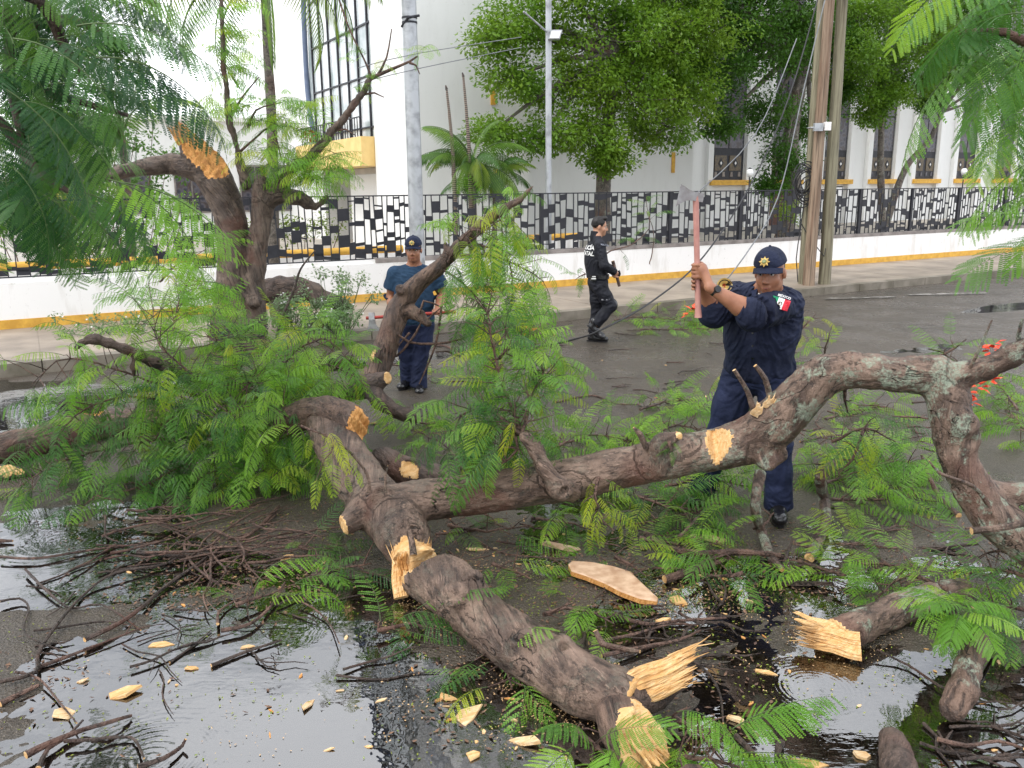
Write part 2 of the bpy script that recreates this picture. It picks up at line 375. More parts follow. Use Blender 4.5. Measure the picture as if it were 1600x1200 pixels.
def gh(x, y):          # height of the road surface
    p = Vector((x, y, 0))
    z = .003 + .011*noise.noise(p*.9+Vector((3, 7, 1))) + .007*noise.noise(p*3.1+Vector((1, 2, 5))) + .004*noise.noise(p*7+Vector((4, 2, 9)))
    if y < 6: z += .0032*noise.noise(p*19)+.0022*noise.noise(p*47)
    if y > 5.2: z += .016*min(1, (y-5.2)/1.2)
    def basin(cx, cy, rx, ry, d, a=0):
        c, s = math.cos(a), math.sin(a); X = (x-cx)*c+(y-cy)*s; Y = -(x-cx)*s+(y-cy)*c
        q = (X/rx)**2+(Y/ry)**2; return d*math.exp(-q*q)
    z -= basin(-.72, 2.75, .85, .62, .036, -.1) + basin(.0, 2.3, .9, .5, .036) + basin(-2.35, 4.35, .75, .42, .026) + basin(-.75, 3.7, .35, .5, .020) + basin(1.55, 2.85, .75, .52, .036)
    z -= basin(2.2, 2.4, 1.0, .6, .03) + basin(-6.0, 7.6, 2.2, 1.5, .05, .5) + basin(8.4, 14.2, 1.3, .28, .05, .5) + basin(-2, 9.9, 2.5, .3, .035, .5) + basin(5.2, 10.5, 1.5, .35, .02, .4) + basin(-1.6, 3.4, .5, .25, .014)
    return z
xs = sorted(set([round(-8+.08*i, 3) for i in range(50)]+[round(-4+.028*i, 3) for i in range(270)]+[round(3.6+.08*i, 3) for i in range(80)] + [-300, -120, -50, -25, -14, -10, 12, 16, 25, 40, 70, 120, 300]))
ys = sorted(set([round(.8+.1*i, 3) for i in range(10)]+[round(1.8+.028*i, 3) for i in range(140)]+[round(5.75+.08*i, 3) for i in range(125)] + [-300, -80, -20, -5, 17, 20, 25, 40, 70, 120, 300]))
gv = [(x, y, gh(x, y) if (-9 < x < 11 and .5 < y < 16.5) else .02) for y in ys for x in xs]
nx_ = len(xs); gf = [(j*nx_+i, j*nx_+i+1, (j+1)*nx_+i+1, (j+1)*nx_+i) for j in range(len(ys)-1) for i in range(nx_-1)]
b = MB(); b.add(gv, gf); o = b.build('road', ASPH, smooth=True); tag(o, 'wet dark asphalt road', kind='structure')
# the standing water
def water_mat():
    m, nt = mat('rain_water'); P = N(nt, 'ShaderNodeNewGeometry').outputs['Position']
    h = None
    for (cx, cy, k, w, a) in ripples:
        d = N(nt, 'ShaderNodeVectorMath', {0: P, 1: (cx, cy, 0)}, operation='DISTANCE').outputs['Value']
        s_ = N(nt, 'ShaderNodeMath', {0: N(nt, 'ShaderNodeMath', {0: d, 1: k}, operation='MULTIPLY').outputs[0]}, operation='SINE').outputs[0]
        e = ramp(nt, N(nt, 'ShaderNodeMath', {0: d, 1: w}, operation='DIVIDE').outputs[0], [(0.0, a*.4), (.55, a), (1.0, 0.0)])
        t = N(nt, 'ShaderNodeMath', {0: s_, 1: N(nt, 'ShaderNodeMath', {0: e, 1: ramp(nt, noise_t(nt, P, 6.0, 3), [(.38, 0.05), (.62, 1.0)])}, operation='MULTIPLY').outputs[0]}, operation='MULTIPLY').outputs[0]
        h = t if h is None else N(nt, 'ShaderNodeMath', {0: h, 1: t}, operation='ADD').outputs[0]
    n = noise_t(nt, P, 5.5, 3, .5); n2 = noise_t(nt, N(nt, 'ShaderNodeMapping', {0: P, 'Scale': (1, 2.6, 1)}).outputs[0], 17, 2)
    w = N(nt, 'ShaderNodeMath', {0: n, 1: .9}, operation='MULTIPLY').outputs[0]
    rip_mask = ramp(nt, noise_t(nt, P, 1.2, 2), [(.46, 0.0), (.62, .22)])
    w2 = N(nt, 'ShaderNodeMath', {0: n2, 1: rip_mask}, operation='MULTIPLY').outputs[0]
    h = N(nt, 'ShaderNodeMath', {0: h, 1: w}, operation='ADD').outputs[0]; h = N(nt, 'ShaderNodeMath', {0: h, 1: w2}, operation='ADD').outputs[0]
    bn = N(nt, 'ShaderNodeBump', {'Height': h, 'Strength': 1.0, 'Distance': .0028}).outputs[0]
    fr = N(nt, 'ShaderNodeFresnel', {'IOR': 2.5, 'Normal': bn}).outputs[0]
    g = N(nt, 'ShaderNodeBsdfGlossy', {'Color': (1, 1, 1, 1), 'Roughness': .012, 'Normal': bn}); t = N(nt, 'ShaderNodeBsdfTransparent', {'Color': (.86, .80, .70, 1)})
    ms = N(nt, 'ShaderNodeMixShader', {0: fr, 1: t.outputs[0], 2: g.outputs[0]}); o = N(nt, 'ShaderNodeOutputMaterial'); nt.links.new(ms.outputs[0], o.inputs[0]); return m
q1, q2, q3 = G(235, 1185), G(1275, 1075), G(90, 845)
ripples = [(q1.x, q1.y, 190, .34, .16), (q2.x, q2.y, 300, .26, .045), (q3.x, q3.y, 120, .5, .2)]
WATER = water_mat()
b = MB(); b.add([(-9, .6, 0), (12, .6, 0), (12, 17, 0), (-9, 17, 0)], [(0, 1, 2, 3)])
o = b.build('puddle_water', WATER); tag(o, 'still rain water lying in puddles on the road', kind='structure')
# kerb, pavement, courtyard
CONC = simple('wet_concrete', (.34, .28, .22), (.20, .165, .13), 1.6, .5, .4, .3, 60, .006)
KERB = simple('kerb_concrete', (.24, .21, .17), (.12, .105, .075), 3.0, .55, .4, .4, 50, .008)
b = MB(); b.sbox(-30, 60, 11.17, 13.9, -.2, .150)
# expansion joints: slabs one by one along the street
o = MB()
o_ = b.build('pavement', CONC); tag(o_, 'pale wet concrete pavement', kind='structure')
slab = MB()
k = -6
while k < 34:
    m_ = MB(); dz = .004+.002*rng.random(); m_.sbox(k+.006, k+1.994, 11.18, 13.88, .10, .150+dz)
    sl = m_.build('pavement_slab', CONC, o_); k += 2
kp = tag(link('kerb', None, None), 'raised concrete kerb', kind='structure')
k = -8
while k < 40:
    m_ = MB(); j = .01*rng.random(); m_.sbox(k+.006, k+.994, 10.97+j, 11.165, -.1, .158+.006*rng.random()); m_.build('kerb_stone', KERB, kp); k += 1
# worn white lane marks far along the road
PAINT = simple('worn_road_paint', (.40, .38, .35), (.10, .09, .08), 7, .4, .5, .3, 60, lo=.47, hi=.56)
for (p0, p1, w_) in (((1288, 470), (1400, 467), .05), ((1420, 464), (1540, 461), .05)):
    a_, c_ = G(*p0), G(*p1); d_ = (c_-a_).normalized(); n_ = Vector((-d_.y, d_.x, 0))*w_; zz = Vector((0, 0, .045))
    b = MB(); b.add([a_+zz-n_, c_+zz-n_, c_+zz+n_, a_+zz+n_], [(0, 1, 2, 3)]); o = b.build('lane_marking', PAINT); tag(o, kind='structure')
YARD = simple('courtyard_paving', (.42, .38, .33), (.3, .27, .22), 2, .5)
b = MB(); b.sbox(-40, 70, 14.1, 60, -.1, .45); o = b.build('courtyard_ground', YARD); tag(o, kind='structure')
# ------------------------------------------------------------------ boundary wall
def white_wall(name, c=(.80, .79, .77), stain=(.52, .48, .42), amt=.3, rough=.7):
    m, nt = mat(name); v = coords(nt); vs = coords(nt, True, (1.5, 1.5, .35))
    n = noise_t(nt, vs, 2.2, 6, .62); n2 = noise_t(nt, v, 11, 5, .7)
    col = mix(nt, ramp(nt, n, [(.52, 0.0), (.75, amt)]), c, stain); col = mix(nt, ramp(nt, n2, [(.62, 0.0), (.72, amt*.8)]), col, (.34, .32, .28))
    finish(nt, col, rough, .3, noise_t(nt, v, 30, 4), .15, .006); return m
WH = white_wall('white_render', (.84, .83, .81), (.46, .42, .35), .6); WH2 = white_wall('white_church_render', (.74, .745, .73), (.55, .55, .52), .25)
YEL = simple('yellow_paint', (.72, .42, .07), (.55, .30, .05), 8, .6, .3, .3)
BLK = simple('black_iron', (.022, .023, .03), (.012, .013, .018), 12, .5, .4, .1)
LEDGE = simple('grey_ledge', (.30, .27, .25), (.17, .15, .14), 5, .7)
t0 = thing('boundary_wall', 'long low white wall with a yellow painted foot between pavement and courtyard', 'wall', S(0, 13.9, .15))
b = MB(); b.sbox(-14, 34, 13.9, 14.1, 0, .80); b.build('wall', WH, t0)
b = MB(); b.sbox(-14, 34, 13.888, 13.899, .1, .285); b.build('painted_foot', YEL, t0)
b = MB(); b.sbox(-14, 5.2, 13.93, 14.12, .801, .86); b.build('coping', WH, t0)
b = MB(); b.sbox(5.2, 34, 13.895, 14.12, .801, .875); b.build('coping', LEDGE, t0)
# ------------------------------------------------------------------ iron fence: slanting bars with black plates between them
fe = thing('iron_fence', 'black iron fence of slanting bars and patchwork plates on the low white wall', 'fence', S(0, 14.0, .87))
TF = 14.02; s0, s1 = -4.0, 33.0; Zb, Zt = .88, 1.92
bars = []; s_ = s0; fr = random.Random(3)
while s_ < s1:
    bars.append((s_+fr.uniform(-.035, .035), s_+fr.uniform(-.014, .014))); s_ += fr.choice([.10, .13, .145, .16])
def bx(i, z): a = (z-Zb)/(Zt-Zb); return bars[i][0]*(1-a)+bars[i][1]*a
stuff_bars = MB(); vis = [i for i in range(len(bars)) if bars[i][0] > -1.2][:300]
for i in range(len(bars)):
    m_ = MB() if i in vis else stuff_bars
    w_ = .008
    m_.hexa([S(bars[i][0]-w_, TF-.009, Zb), S(bars[i][0]+w_, TF-.009, Zb), S(bars[i][0]+w_, TF+.009, Zb), S(bars[i][0]-w_, TF+.009, Zb),
             S(bars[i][1]-w_, TF-.009, Zt), S(bars[i][1]+w_, TF-.009, Zt), S(bars[i][1]+w_, TF+.009, Zt), S(bars[i][1]-w_, TF+.009, Zt)])
    if i in vis: m_.build('bar', BLK, fe)
if stuff_bars.v: tag(stuff_bars.build('bar', BLK, fe), kind='stuff')
plates = []
for i in range(len(bars)-1):
    z = Zb + fr.uniform(.0, .22)
    if fr.random() < .3: plates.append((i, Zb+.01, Zb+fr.uniform(.05, .14), 0))
    while z < Zt-.03:
        hh = fr.choice([.02, .03, .05, .06, .09, .12, .16, .2]); z1 = min(z+hh, Zt-.012)
        plates.append((i, z, z1, fr.uniform(-.014, .014)))
        z = z1 + fr.choice([.05, .18, .24, .28, .34, .42])
def plate(m_, i, z, z1, tl):
    y0, y1 = TF-.005, TF+.005
    def p(k, zz, t): return S(bx(k, zz), t, max(Zb, min(Zt, zz)))
    m_.hexa([p(i, z-tl, y0), p(i+1, z+tl, y0), p(i+1, z+tl, y1), p(i, z-tl, y1), p(i, z1-tl*.5, y0), p(i+1, z1+tl, y0), p(i+1, z1+tl, y1), p(i, z1-tl*.5, y1)])
def psize(q): i, z, z1, _ = q; s = bars[i][0]; return (-1.0 < s)*(z1-z)/(196+s*s)
order = sorted(range(len(plates)), key=lambda k: -psize(plates[k])); top = set(order[:300])
sp = MB()
for k, q in enumerate(plates):
    if k in top: m_ = MB(); plate(m_, *q); m_.build('plate', BLK, fe)
    else: plate(sp, *q)
tag(sp.build('plate', BLK, fe), kind='stuff')
b = MB(); b.sbox(s0, s1, TF-.012, TF+.012, Zt, Zt+.022); b.build('top_rail', BLK, fe)
b = MB(); b.sbox(s0, s1, TF-.012, TF+.012, Zb-.022, Zb); b.build('bottom_rail', BLK, fe)
for px in (60, 395, 846, 1048, 1158, 1345, 1426, 1499, 1572):
    s = s_at(px, TF); b = MB(); b.sbox(s-.035, s+.035, TF-.03, TF+.03, .85, 1.93); b.build('post', BLK, fe)
# ------------------------------------------------------------------ yellow topped garden kerbs inside the courtyard
for (pa, pb, lab) in ((-40, 628, 'long yellow topped garden kerb seen through the left end of the fence'), (822, 905, 'short yellow topped garden kerb behind the walking officer')):
    sa, sb = s_at(pa, 15.3, 390), s_at(pb, 15.3, 380); z = z_at(300, 404, 15.3) if pa < 0 else z_at(860, 371, 15.3)
    t_ = thing('garden_kerb', lab, 'kerb', S((sa+sb)/2, 15.3, .45))
    b = MB(); b.sbox(sa+.05, sb-.05, 15.22, 15.38, .45, z-.06); b.build('kerb_wall', WH, t_)
    b = MB(); b.tube([S(sa, 15.3, z), S(sb, 15.3, z)], .075, 12); b.build('yellow_top', YEL, t_, smooth=True)
# ------------------------------------------------------------------ the church
ch = thing('church', 'tall white church with a slanting tower, a gridded glass front and narrow stained windows', 'church', S(10, 20, .45))
GLASSM, nt = mat('dark_stained_glass'); v = coords(nt)
col = ramp(nt, N(nt, 'ShaderNodeTexVoronoi', {'Vector': v, 'Scale': 5.0}).outputs['Distance'], [(.2, (.020, .022, .035)), (.5, (.075, .07, .085)), (.7, (.04, .03, .03))])
finish(nt, col, .25, .5)
tw0, tw1 = s_at(636, 19, 250), s_at(826, 19, 250)
# tower: front polygon with a slanting left edge, extruded back
def prism(m_, poly, ta, tb, mi=0):     # poly of (s,z)
    n = len(poly); vs = [S(a, ta, z) for a, z in poly]+[S(a, tb, z) for a, z in poly]
    fs = [tuple(range(n)), tuple(range(2*n-1, n-1, -1))]+[((i+1) % n, i, i+n, (i+1) % n+n) for i in range(n)]
    m_.add(vs, fs, mi)
b = MB(); prism(b, [(tw0, .4), (tw1, .4), (tw1, 24), (tw0+2.9, 21), (tw0, 9.6)], 19, 21.05); b.build('tower', WH2, ch)
t2 = 21.6; r0, r1 = tw1-.3, s_at(1083, t2, 250)
b = MB(); b.sbox(tw0+.6, r1, t2, t2+3.2, .4, 17.5); b.build('side_wall', WH2, ch)
# nave
TN = 25.0; n0, n1 = r1-1.5, s_at(1760, TN)
b = MB(); b.sbox(n0, n1, TN, TN+9, .4, 13.0); b.build('nave', WH2, ch)
b = MB(); b.sbox(n0-.1, n1+.2, TN-.35, TN+9.3, 13.0, 13.5); b.build('roof', WH, ch)
sill = MB
thetas = [1134, None, 1297, 1371, 1440, 1501, 1560, 1608, 1650]
S1 = s_at(1134, TN); dS = (s_at(1560, TN)-S1)/6
for k in range(9):
    sc_ = S1+dS*k; zs = z_at(1134, 281, TN)
    if k < 1: hw = .80
    else: hw = .72
    w_ = MB()   # deep dark frame
    w_.sbox(sc_-hw, sc_+hw, TN-.03, TN-.006, zs, 10.2); wo_ = w_.build('window', BLK, ch)
    for (zz0, zz1) in [(zs+.62+1.45*j, zs+.62+1.45*j+1.38) for j in range(5)]:
        for (a_, c_) in ((-1, 0), (0, 1)):
            p_ = MB(); p_.sbox(sc_+a_*hw+(.06 if a_ < 0 else .03), sc_+c_*hw-(.03 if a_ < 0 else .06), TN-.05, TN-.031, zz0+.55, zz1+.55); p_.build('pane', GLASSM, wo_)
    for q in (-.37, .37):              # two yellow diamond panels low in each window
        p_ = MB(); p_.sbox(sc_+q-.30*hw/.8, sc_+q+.30*hw/.8, TN-.055, TN-.031, zs+.34, zs+.90); p_.build('panel', mat_dia if 'mat_dia' in globals() else simple('ochre_glass', (.13, .09, .035), (.05, .04, .03), 14, .3), wo_)
        mat_dia = bpy.data.materials['ochre_glass']
        for (rr, zz, mm) in ((.18, -.068, BLK), (.07, -.075, WH)):
            p_ = MB(); prism(p_, [(sc_+q-rr*.7, zs+.62), (sc_+q, zs+.62-rr), (sc_+q+rr*.7, zs+.62), (sc_+q, zs+.62+rr)], TN+zz, TN-.05); p_.build('diamond', mm, wo_)
    for j in range(4):
        cx_ = sc_+(-.6+.4*j)*hw/.8; p_ = MB(); prism(p_, [(cx_-.07, zs+.12), (cx_+.07, zs+.12), (cx_+.05, zs+.30), (cx_-.05, zs+.30)], TN-.05, TN-.031); p_.build('tracery', GLASSM if k else LEDGE, wo_)
    b = MB(); b.sbox(sc_-hw-.22, sc_+hw+.22, TN-.30, TN-.002, zs-.20, zs-.01); b.build('sill', YEL, ch)
    for sg in (-1, 1):
        b = MB(); b.sbox(*(sorted((sc_+sg*(hw+.05), sc_+sg*(hw+.30)))), TN-.18, TN-.003, .45, 12.4); b.build('pilaster', WH2, ch)
# little slit windows with ochre reveals
for (px, ya, yb, tt) in ((1050, 238, 270, t2), (772, 141, 164, 19), (775, 264, 280, 19)):
    s = s_at(px, tt); b = MB(); b.sbox(s-.065, s+.065, tt-.03, tt-.003, z_at(px, yb, tt), z_at(px, ya, tt)); b.build('slit_window', YEL, ch)
# brown door behind the trunk
s = s_at(1216, TN); b = MB(); b.sbox(s-.75, s+.75, TN-.06, TN-.004, .45, z_at(1216, 285, TN)); b.build('door', simple('brown_door', (.10, .035, .02), (.05, .02, .012), 8), ch)
# glass front, balcony and undercroft on the left face (plane s = tw0)
def FV(t, z, ds=0.0): return S(tw0+ds, t, z)
tA, tB = 21.06, 26.6
FRAME = simple('blue_grey_frame', (.13, .17, .26), (.10, .13, .2), 5, .4)
def on_left(px, py):                   # (t, z) where the ray meets the plane s = tw0
    d = ray(px, py); k = tw0/d.dot(U); p = d*k; return p.dot(V), H+p.z
PANE, nt = mat('pale_glass'); v = coords(nt)
finish(nt, ramp(nt, noise_t(nt, v, .9, 4), [(.35, (.30, .36, .36)), (.55, (.62, .66, .68)), (.7, (.75, .78, .8))]), .08, .6, noise_t(nt, v, 2, 2), .1, .02)
gl = MB(); zb0 = 3.35
sail = [(21.06, zb0), (26.2, zb0), (26.7, 5), (26.4, 8.5), (25.2, 12), (23.4, 15.5), (21.4, 18), (21.06, 18)]
def ybox(m_, ta, tb, z0, z1, a, c, mi=0): m_.hexa([FV(ta, z0, a), FV(ta, z0, c), FV(tb, z0, c), FV(tb, z0, a), FV(ta, z1, a), FV(ta, z1, c), FV(tb, z1, c), FV(tb, z1, a)], mi)
vs = [FV(t, z, .12) for t, z in sail]+[FV(t, z, .16) for t, z in sail]; n = len(sail)
gl.add(vs, [tuple(range(n)), tuple(range(2*n-1, n-1, -1))]+[((i+1) % n, i, i+n, (i+1) % n+n) for i in range(n)])
gf_ = gl.build('glass_front', PANE, ch)
def sail_z(t): # top of the sail at t
    for i in range(2, 6):
        (ta, za), (tb, zb) = sail[i], sail[i+1]
        if tb <= t <= ta: return za+(zb-za)*(ta-t)/(ta-tb)
    return 7
for j in range(7):
    t = 21.5+.78*j; b = MB(); ybox(b, t-.03, t+.03, zb0, max(4, sail_z(t)), .07, .118); b.build('mullion', BLK, gf_)
for j in range(9):
    z = zb0+.25+1.25*j; te = 26.2-(max(0, z-8)*.35); b = MB(); ybox(b, 21.1, te, z-.02, z+.02, .075, .117); b.build('transom', BLK, gf_)
b = MB(); b.tube([FV(t, z, .05) for t, z in sail[1:7]], .08, 8, res=.5); b.build('sail_frame', FRAME, ch, smooth=True)
b = MB(); ybox(b, 21.08, 27, 2.62, 3.34, -.35, .5); b.build('balcony_beam', simple('pale_yellow_paint', (.80, .58, .24), (.70, .48, .18), 3, .6, .3, .2), ch)
for j in range(28):
    t = 21.2+.19*j; b = MB(); ybox(b, t-.012, t+.012, 3.345, 3.80, -.33, -.31); b.build('baluster', BLK, ch)
b = MB(); ybox(b, 21.1, 27, 3.80, 3.83, -.34, -.30); b.build('balcony_rail', BLK, ch)
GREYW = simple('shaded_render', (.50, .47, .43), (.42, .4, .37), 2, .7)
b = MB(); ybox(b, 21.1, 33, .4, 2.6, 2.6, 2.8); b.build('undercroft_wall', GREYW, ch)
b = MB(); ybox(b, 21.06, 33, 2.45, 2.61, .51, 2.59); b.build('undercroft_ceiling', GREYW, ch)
b = MB(); ybox(b, 27, 34, .4, 14, .5, 4); b.build('rear_block', WH2, ch)
# low white annex on the left with cornice and windows
an = thing('annex_building', 'low white building with a flat roof far behind the snapped tree', 'building', S(-4, 31, .45))
a0, a1 = s_at(40, 31), s_at(505, 31)
b = MB(); b.sbox(a0, a1, 31, 38, .4, z_at(340, 190, 31)); b.build('wall', WH2, an)
b = MB(); b.sbox(a0-.1, a1+.1, 30.8, 38.1, z_at(340, 190, 31), z_at(340, 183, 31)); b.build('roof', WH, an)
for px in (120, 210, 300, 400, 455):
    s = s_at(px, 31); b = MB(); b.sbox(s-.55, s+.55, 30.95, 30.99, 1.3, 2.9); w_ = b.build('window', LEDGE, an)
    for a_ in (-.5, .03):
        b = MB(); b.sbox(s+a_, s+a_+.47, 30.92, 30.949, 1.36, 2.84); b.build('pane', GLASSM, w_)
# notice board by the nave
s = s_at(1303, 20); t_ = thing('notice_board', 'white notice board with a dark frame behind the two wooden poles', 'sign', S(s, 20, .45))
z0_, z1_ = z_at(1303, 318, 20), z_at(1303, 291, 20)
b = MB(); b.sbox(s-.42, s+.42, 20, 20.05, z0_, z1_); b.build('frame', BLK, t_)
b = MB(); b.sbox(s-.38, s+.38, 19.985, 19.999, z0_+.04, z1_-.04); b.build('board', WH, t_)
for q in (-.36, .36):
    b = MB(); b.sbox(s+q-.025, s+q+.025, 20.06, 20.10, .45, z0_+.1); b.build('leg', BLK, t_)
# ------------------------------------------------------------------ poles, lamps, wires
GALV = simple('galvanised_steel', (.42, .44, .46), (.24, .25, .26), 6, .45, .5, .2, 30, metal=.35, lo=.3, hi=.55)
def base_t(px, py, z=.15): g = G(px, py, z); return g
g = G(655, 476, .15); tp = Vector((g.x, g.y, 9.5))
t_ = thing('steel_street_pole', 'thick galvanised steel pole standing on the pavement beside the tower corner', 'pole', g)
top_ = W(639, -200, g.y+.0); top_ = Vector((g.x, g.y, 9.0))
b = MB(); b.tube([g, g+Vector((0, 0, 3)), top_], [.125, .118, .105], 18, wob=.02); b.build('shaft', GALV, t_, smooth=True)
for z in (4.55, 4.62):
    b = MB(); b.tube([Vector((g.x, g.y, z)), Vector((g.x, g.y, z+.03))], .122, 16); b.build('band', BLK, t_)
b = MB(); b.tube([Vector((g.x-.12, g.y-.04, 4.5)), Vector((g.x, g.y-.14, 4.62)), Vector((g.x+.16, g.y-.05, 4.66))], .02, 8); b.build('strap', BLK, t_)
g = S(s_at(857, 14.6), 14.6, .45)
t_ = thing('thin_lamp_post', 'slim pale lamp post in front of the courtyard tree with a small floodlight', 'lamp post', g)
b = MB(); b.tube([g, g+Vector((0, 0, 12))], [.062, .052], 14); b.build('shaft', GALV, t_, smooth=True)
zf = z_at(857, 52, 14.6); q = Vector((g.x, g.y, zf))
b = MB(); b.tube([q, WT(818, 18, 14.4)], .018, 8); b.build('bracket', GALV, t_, smooth=True)
b = MB(); b.box(-.11, .11, -.09, .09, -.11, .05, fn=lambda x, y, z: (q.x+.13+x+.3*z, q.y-.1+y, q.z-.02+z)); b.build('floodlight', GALV, t_)
b = MB(); b.box(-.09, .09, -.012, 0, -.1, .03, fn=lambda x, y, z: (q.x+.13+x+.3*z, q.y-.192+y, q.z-.02+z)); b.build('lens', WH, t_)
OLDW = None
def pole_wood(name, a, c):
    m, nt = mat(name); v = coords(nt, True, (12, 12, .55)); v2 = coords(nt, True, (45, 45, 1.2))
    n = noise_t(nt, v, 1.2, 6, .65); n2 = noise_t(nt, v2, 1.0, 5)
    col = ramp(nt, n, [(.32, a), (.62, c)]); col = mix(nt, ramp(nt, n2, [(.35, .65), (.5, 0.0)]), col, (.04, .03, .022))
    finish(nt, col, .7, .3, n2, .7, .02); return m
PW1 = pole_wood('old_pole_wood', (.17, .10, .065), (.32, .24, .17)); PW2 = pole_wood('mossy_pole_wood', (.15, .13, .085), (.30, .28, .19))
def util(px0, py0, px1, py1, r, m_, lab, dy=0.0, kink=0):
    g = G(px0, py0, .15); g.y += dy; g.x += dy*.35; q = W(px1, py1, g.y+.05); d = (q-g); top_ = g+d*1.55
    t_ = thing('wooden_utility_pole', lab, 'utility pole', g)
    b = MB(); b.tube([g-Vector((0, 0, .2)), g+d*.5, top_], [r*1.12, r, r*.8], 16, wob=.06, res=.4); b.build('shaft', m_, t_, smooth=True); return t_, g, d
p1, g1, d1 = util(1263, 446, 1296, 0, .10, PW1, 'weathered brown wooden pole holding the cable coil, right one of the lashed pair')
p2, g2, d2 = util(1254, 445, 1284, 0, .085, PW2, 'thinner greyish wooden pole lashed to the left of the brown pole', dy=.16)
p3, g3, d3 = util(1288, 444, 1316, 0, .105, PW2, 'mossy grey green wooden pole standing alone just right of the lashed pair')
def onp(g, d, px, py): # point on pole near picture row
    best = min((k/200 for k in range(300)), key=lambda k: abs(_row(g+d*k)-py)); return g+d*best
CMi = (Matrix.Translation((0, 0, H)) @ CM).inverted()
def pix(p): q = CMi @ Vector(p); return (800+F*q.x/-q.z, 600-F*q.y/-q.z)
def _row(p): return pix(p)[1]
q = onp(g1, d1, 1277, 200)
t_ = thing('junction_box', 'small white junction box strapped round the lashed wooden poles', 'box', q)
b = MB(); b.box(-.17, -.01, -.20, -.12, -.07, .07, fn=lambda x, y, z: (q.x+x, q.y+y, q.z+z)); b.build('case', GALV, t_)
b = MB(); b.box(.02, .14, -.19, -.12, -.06, .09, fn=lambda x, y, z: (q.x+x, q.y+y, q.z+z)); b.build('case', WH, t_)
b = MB(); b.tube([Vector((q.x+.17*math.cos(a*.42)-.06, q.y+.17*math.sin(a*.42), q.z)) for a in range(16)], .012, 6); b.build('strap', GALV, t_)
WIRE = simple('black_cable', (.035, .035, .038), (.02, .02, .022), 9, .5); WIREG = simple('grey_cable', (.22, .23, .24), (.14, .15, .16), 9, .45)
q = onp(g2, d2, 1253, 287)+Vector((-.12, -.2, 0))
t_ = thing('cable_coil', 'tangled coil of black cable hanging on the lashed wooden poles', 'cable', q)
for k in range(11):
    rr = .15+.14*rng.random(); cc = q+Vector((rng.uniform(-.12, .05), rng.uniform(-.05, .05), rng.uniform(-.16, .12))); an0 = rng.uniform(0, 6)
    b = MB(); b.tube([cc+Vector((math.cos(an0+a*.35)*rr*.8, rng.uniform(-.01, .01)+.05*math.sin(a*.5+k), math.sin(an0+a*.35)*rr*1.25)) for a in range(19)], .011, 5); b.build('loop', WIRE, t_, smooth=True)
def wire(pts, r, m_, lab, grp=None, sag=0, cat='cable', res=.35, name='hanging_cable'):
    b = MB(); b.tube(pts, r, 6, res=res); return solo(b, name, m_, lab, cat, pts[0], grp, True)
k1 = onp(g1, d1, 0, 20)
wire([g1+d1*1.2, WT(1240, 130, 11.2), WT(1180, 275, 10.9), WT(1100, 400, 10.2), WT(1020, 470, 9.6), G(940, 515, .25), G(905, 528, .05), G(850, 540, .04), G(790, 545, .04)], .013, WIRE, 'slack black cable sagging from the wooden poles down to the road behind the walking officer')
wire([g1+d1*1.2+Vector((.1, 0, 0)), WT(1258, 130, 11.2), WT(1215, 310, 11.1), WT(1160, 405, 11.0), WT(1128, 445, 11.05)], .012, WIREG, 'straight grey guy wire running from the wooden poles to the pavement beside the axe')
wire([W(1080, 310, 13), W(1180, 210, 13.4), W(1245, 60, 14)], .008, WIREG, 'thin grey wire crossing in front of the first stained window')
wire([g3+Vector((0, 0, .9)), g3+Vector((-.1, -.15, .55)), g3+Vector((-.42, -.1, .95)), g3+Vector((-.55, 0, 1.2))], .010, WIRE, 'short loop of black cable between the feet of the wooden poles')
wire([g2+Vector((-.13, -.1, .05)), g2+Vector((-.2, -.12, .5)), g2+Vector((-.16, -.14, 1.1)), g2+Vector((-.10, -.14, 2.0))], .010, WIRE, 'thin black cable hanging down the left side of the lashed poles')
for (ya, yb, lab) in ((84, 58, 'upper thin wire running from the steel pole across the white tower'), (108, 74, 'lower thin wire running from the steel pole across the white tower')):
    wire([W(560, ya+22, 14), W(650, ya, 14), W(815, yb, 15)], .007, WIREG, lab)
for (px, py, lab) in ((1170, 270, 'small white globe lamp on a stem left of the cable coil'), (1503, 268, 'small white globe lamp on a twin stem before the far windows')):
    tt = 15.2; s = s_at(px, tt); z = z_at(px, py, tt); t_ = thing('globe_lamp', lab, 'lamp', S(s, tt, .45))
    b = MB(); b.tube([S(s, tt, .45), S(s, tt, z-.1)], .016, 8); b.build('stem', BLK, t_)
    f_ = Field(S(s, tt, z)-Vector((.12, .12, .12)), S(s, tt, z)+Vector((.12, .12, .12)), .012); f_.ell(S(s, tt, z), (.085, .085, .10), k=0)
    me = f_.mesh('globe', simple('milk_glass', (.85, .86, .85), rough=.15) if 'milk_glass' not in bpy.data.materials else bpy.data.materials['milk_glass'], off=t_.location); link('globe', me, t_)
    b = MB(); b.tube([S(s, tt, z+.09), S(s, tt, z+.12)], [.05, .02], 10); b.build('cap', BLK, t_)
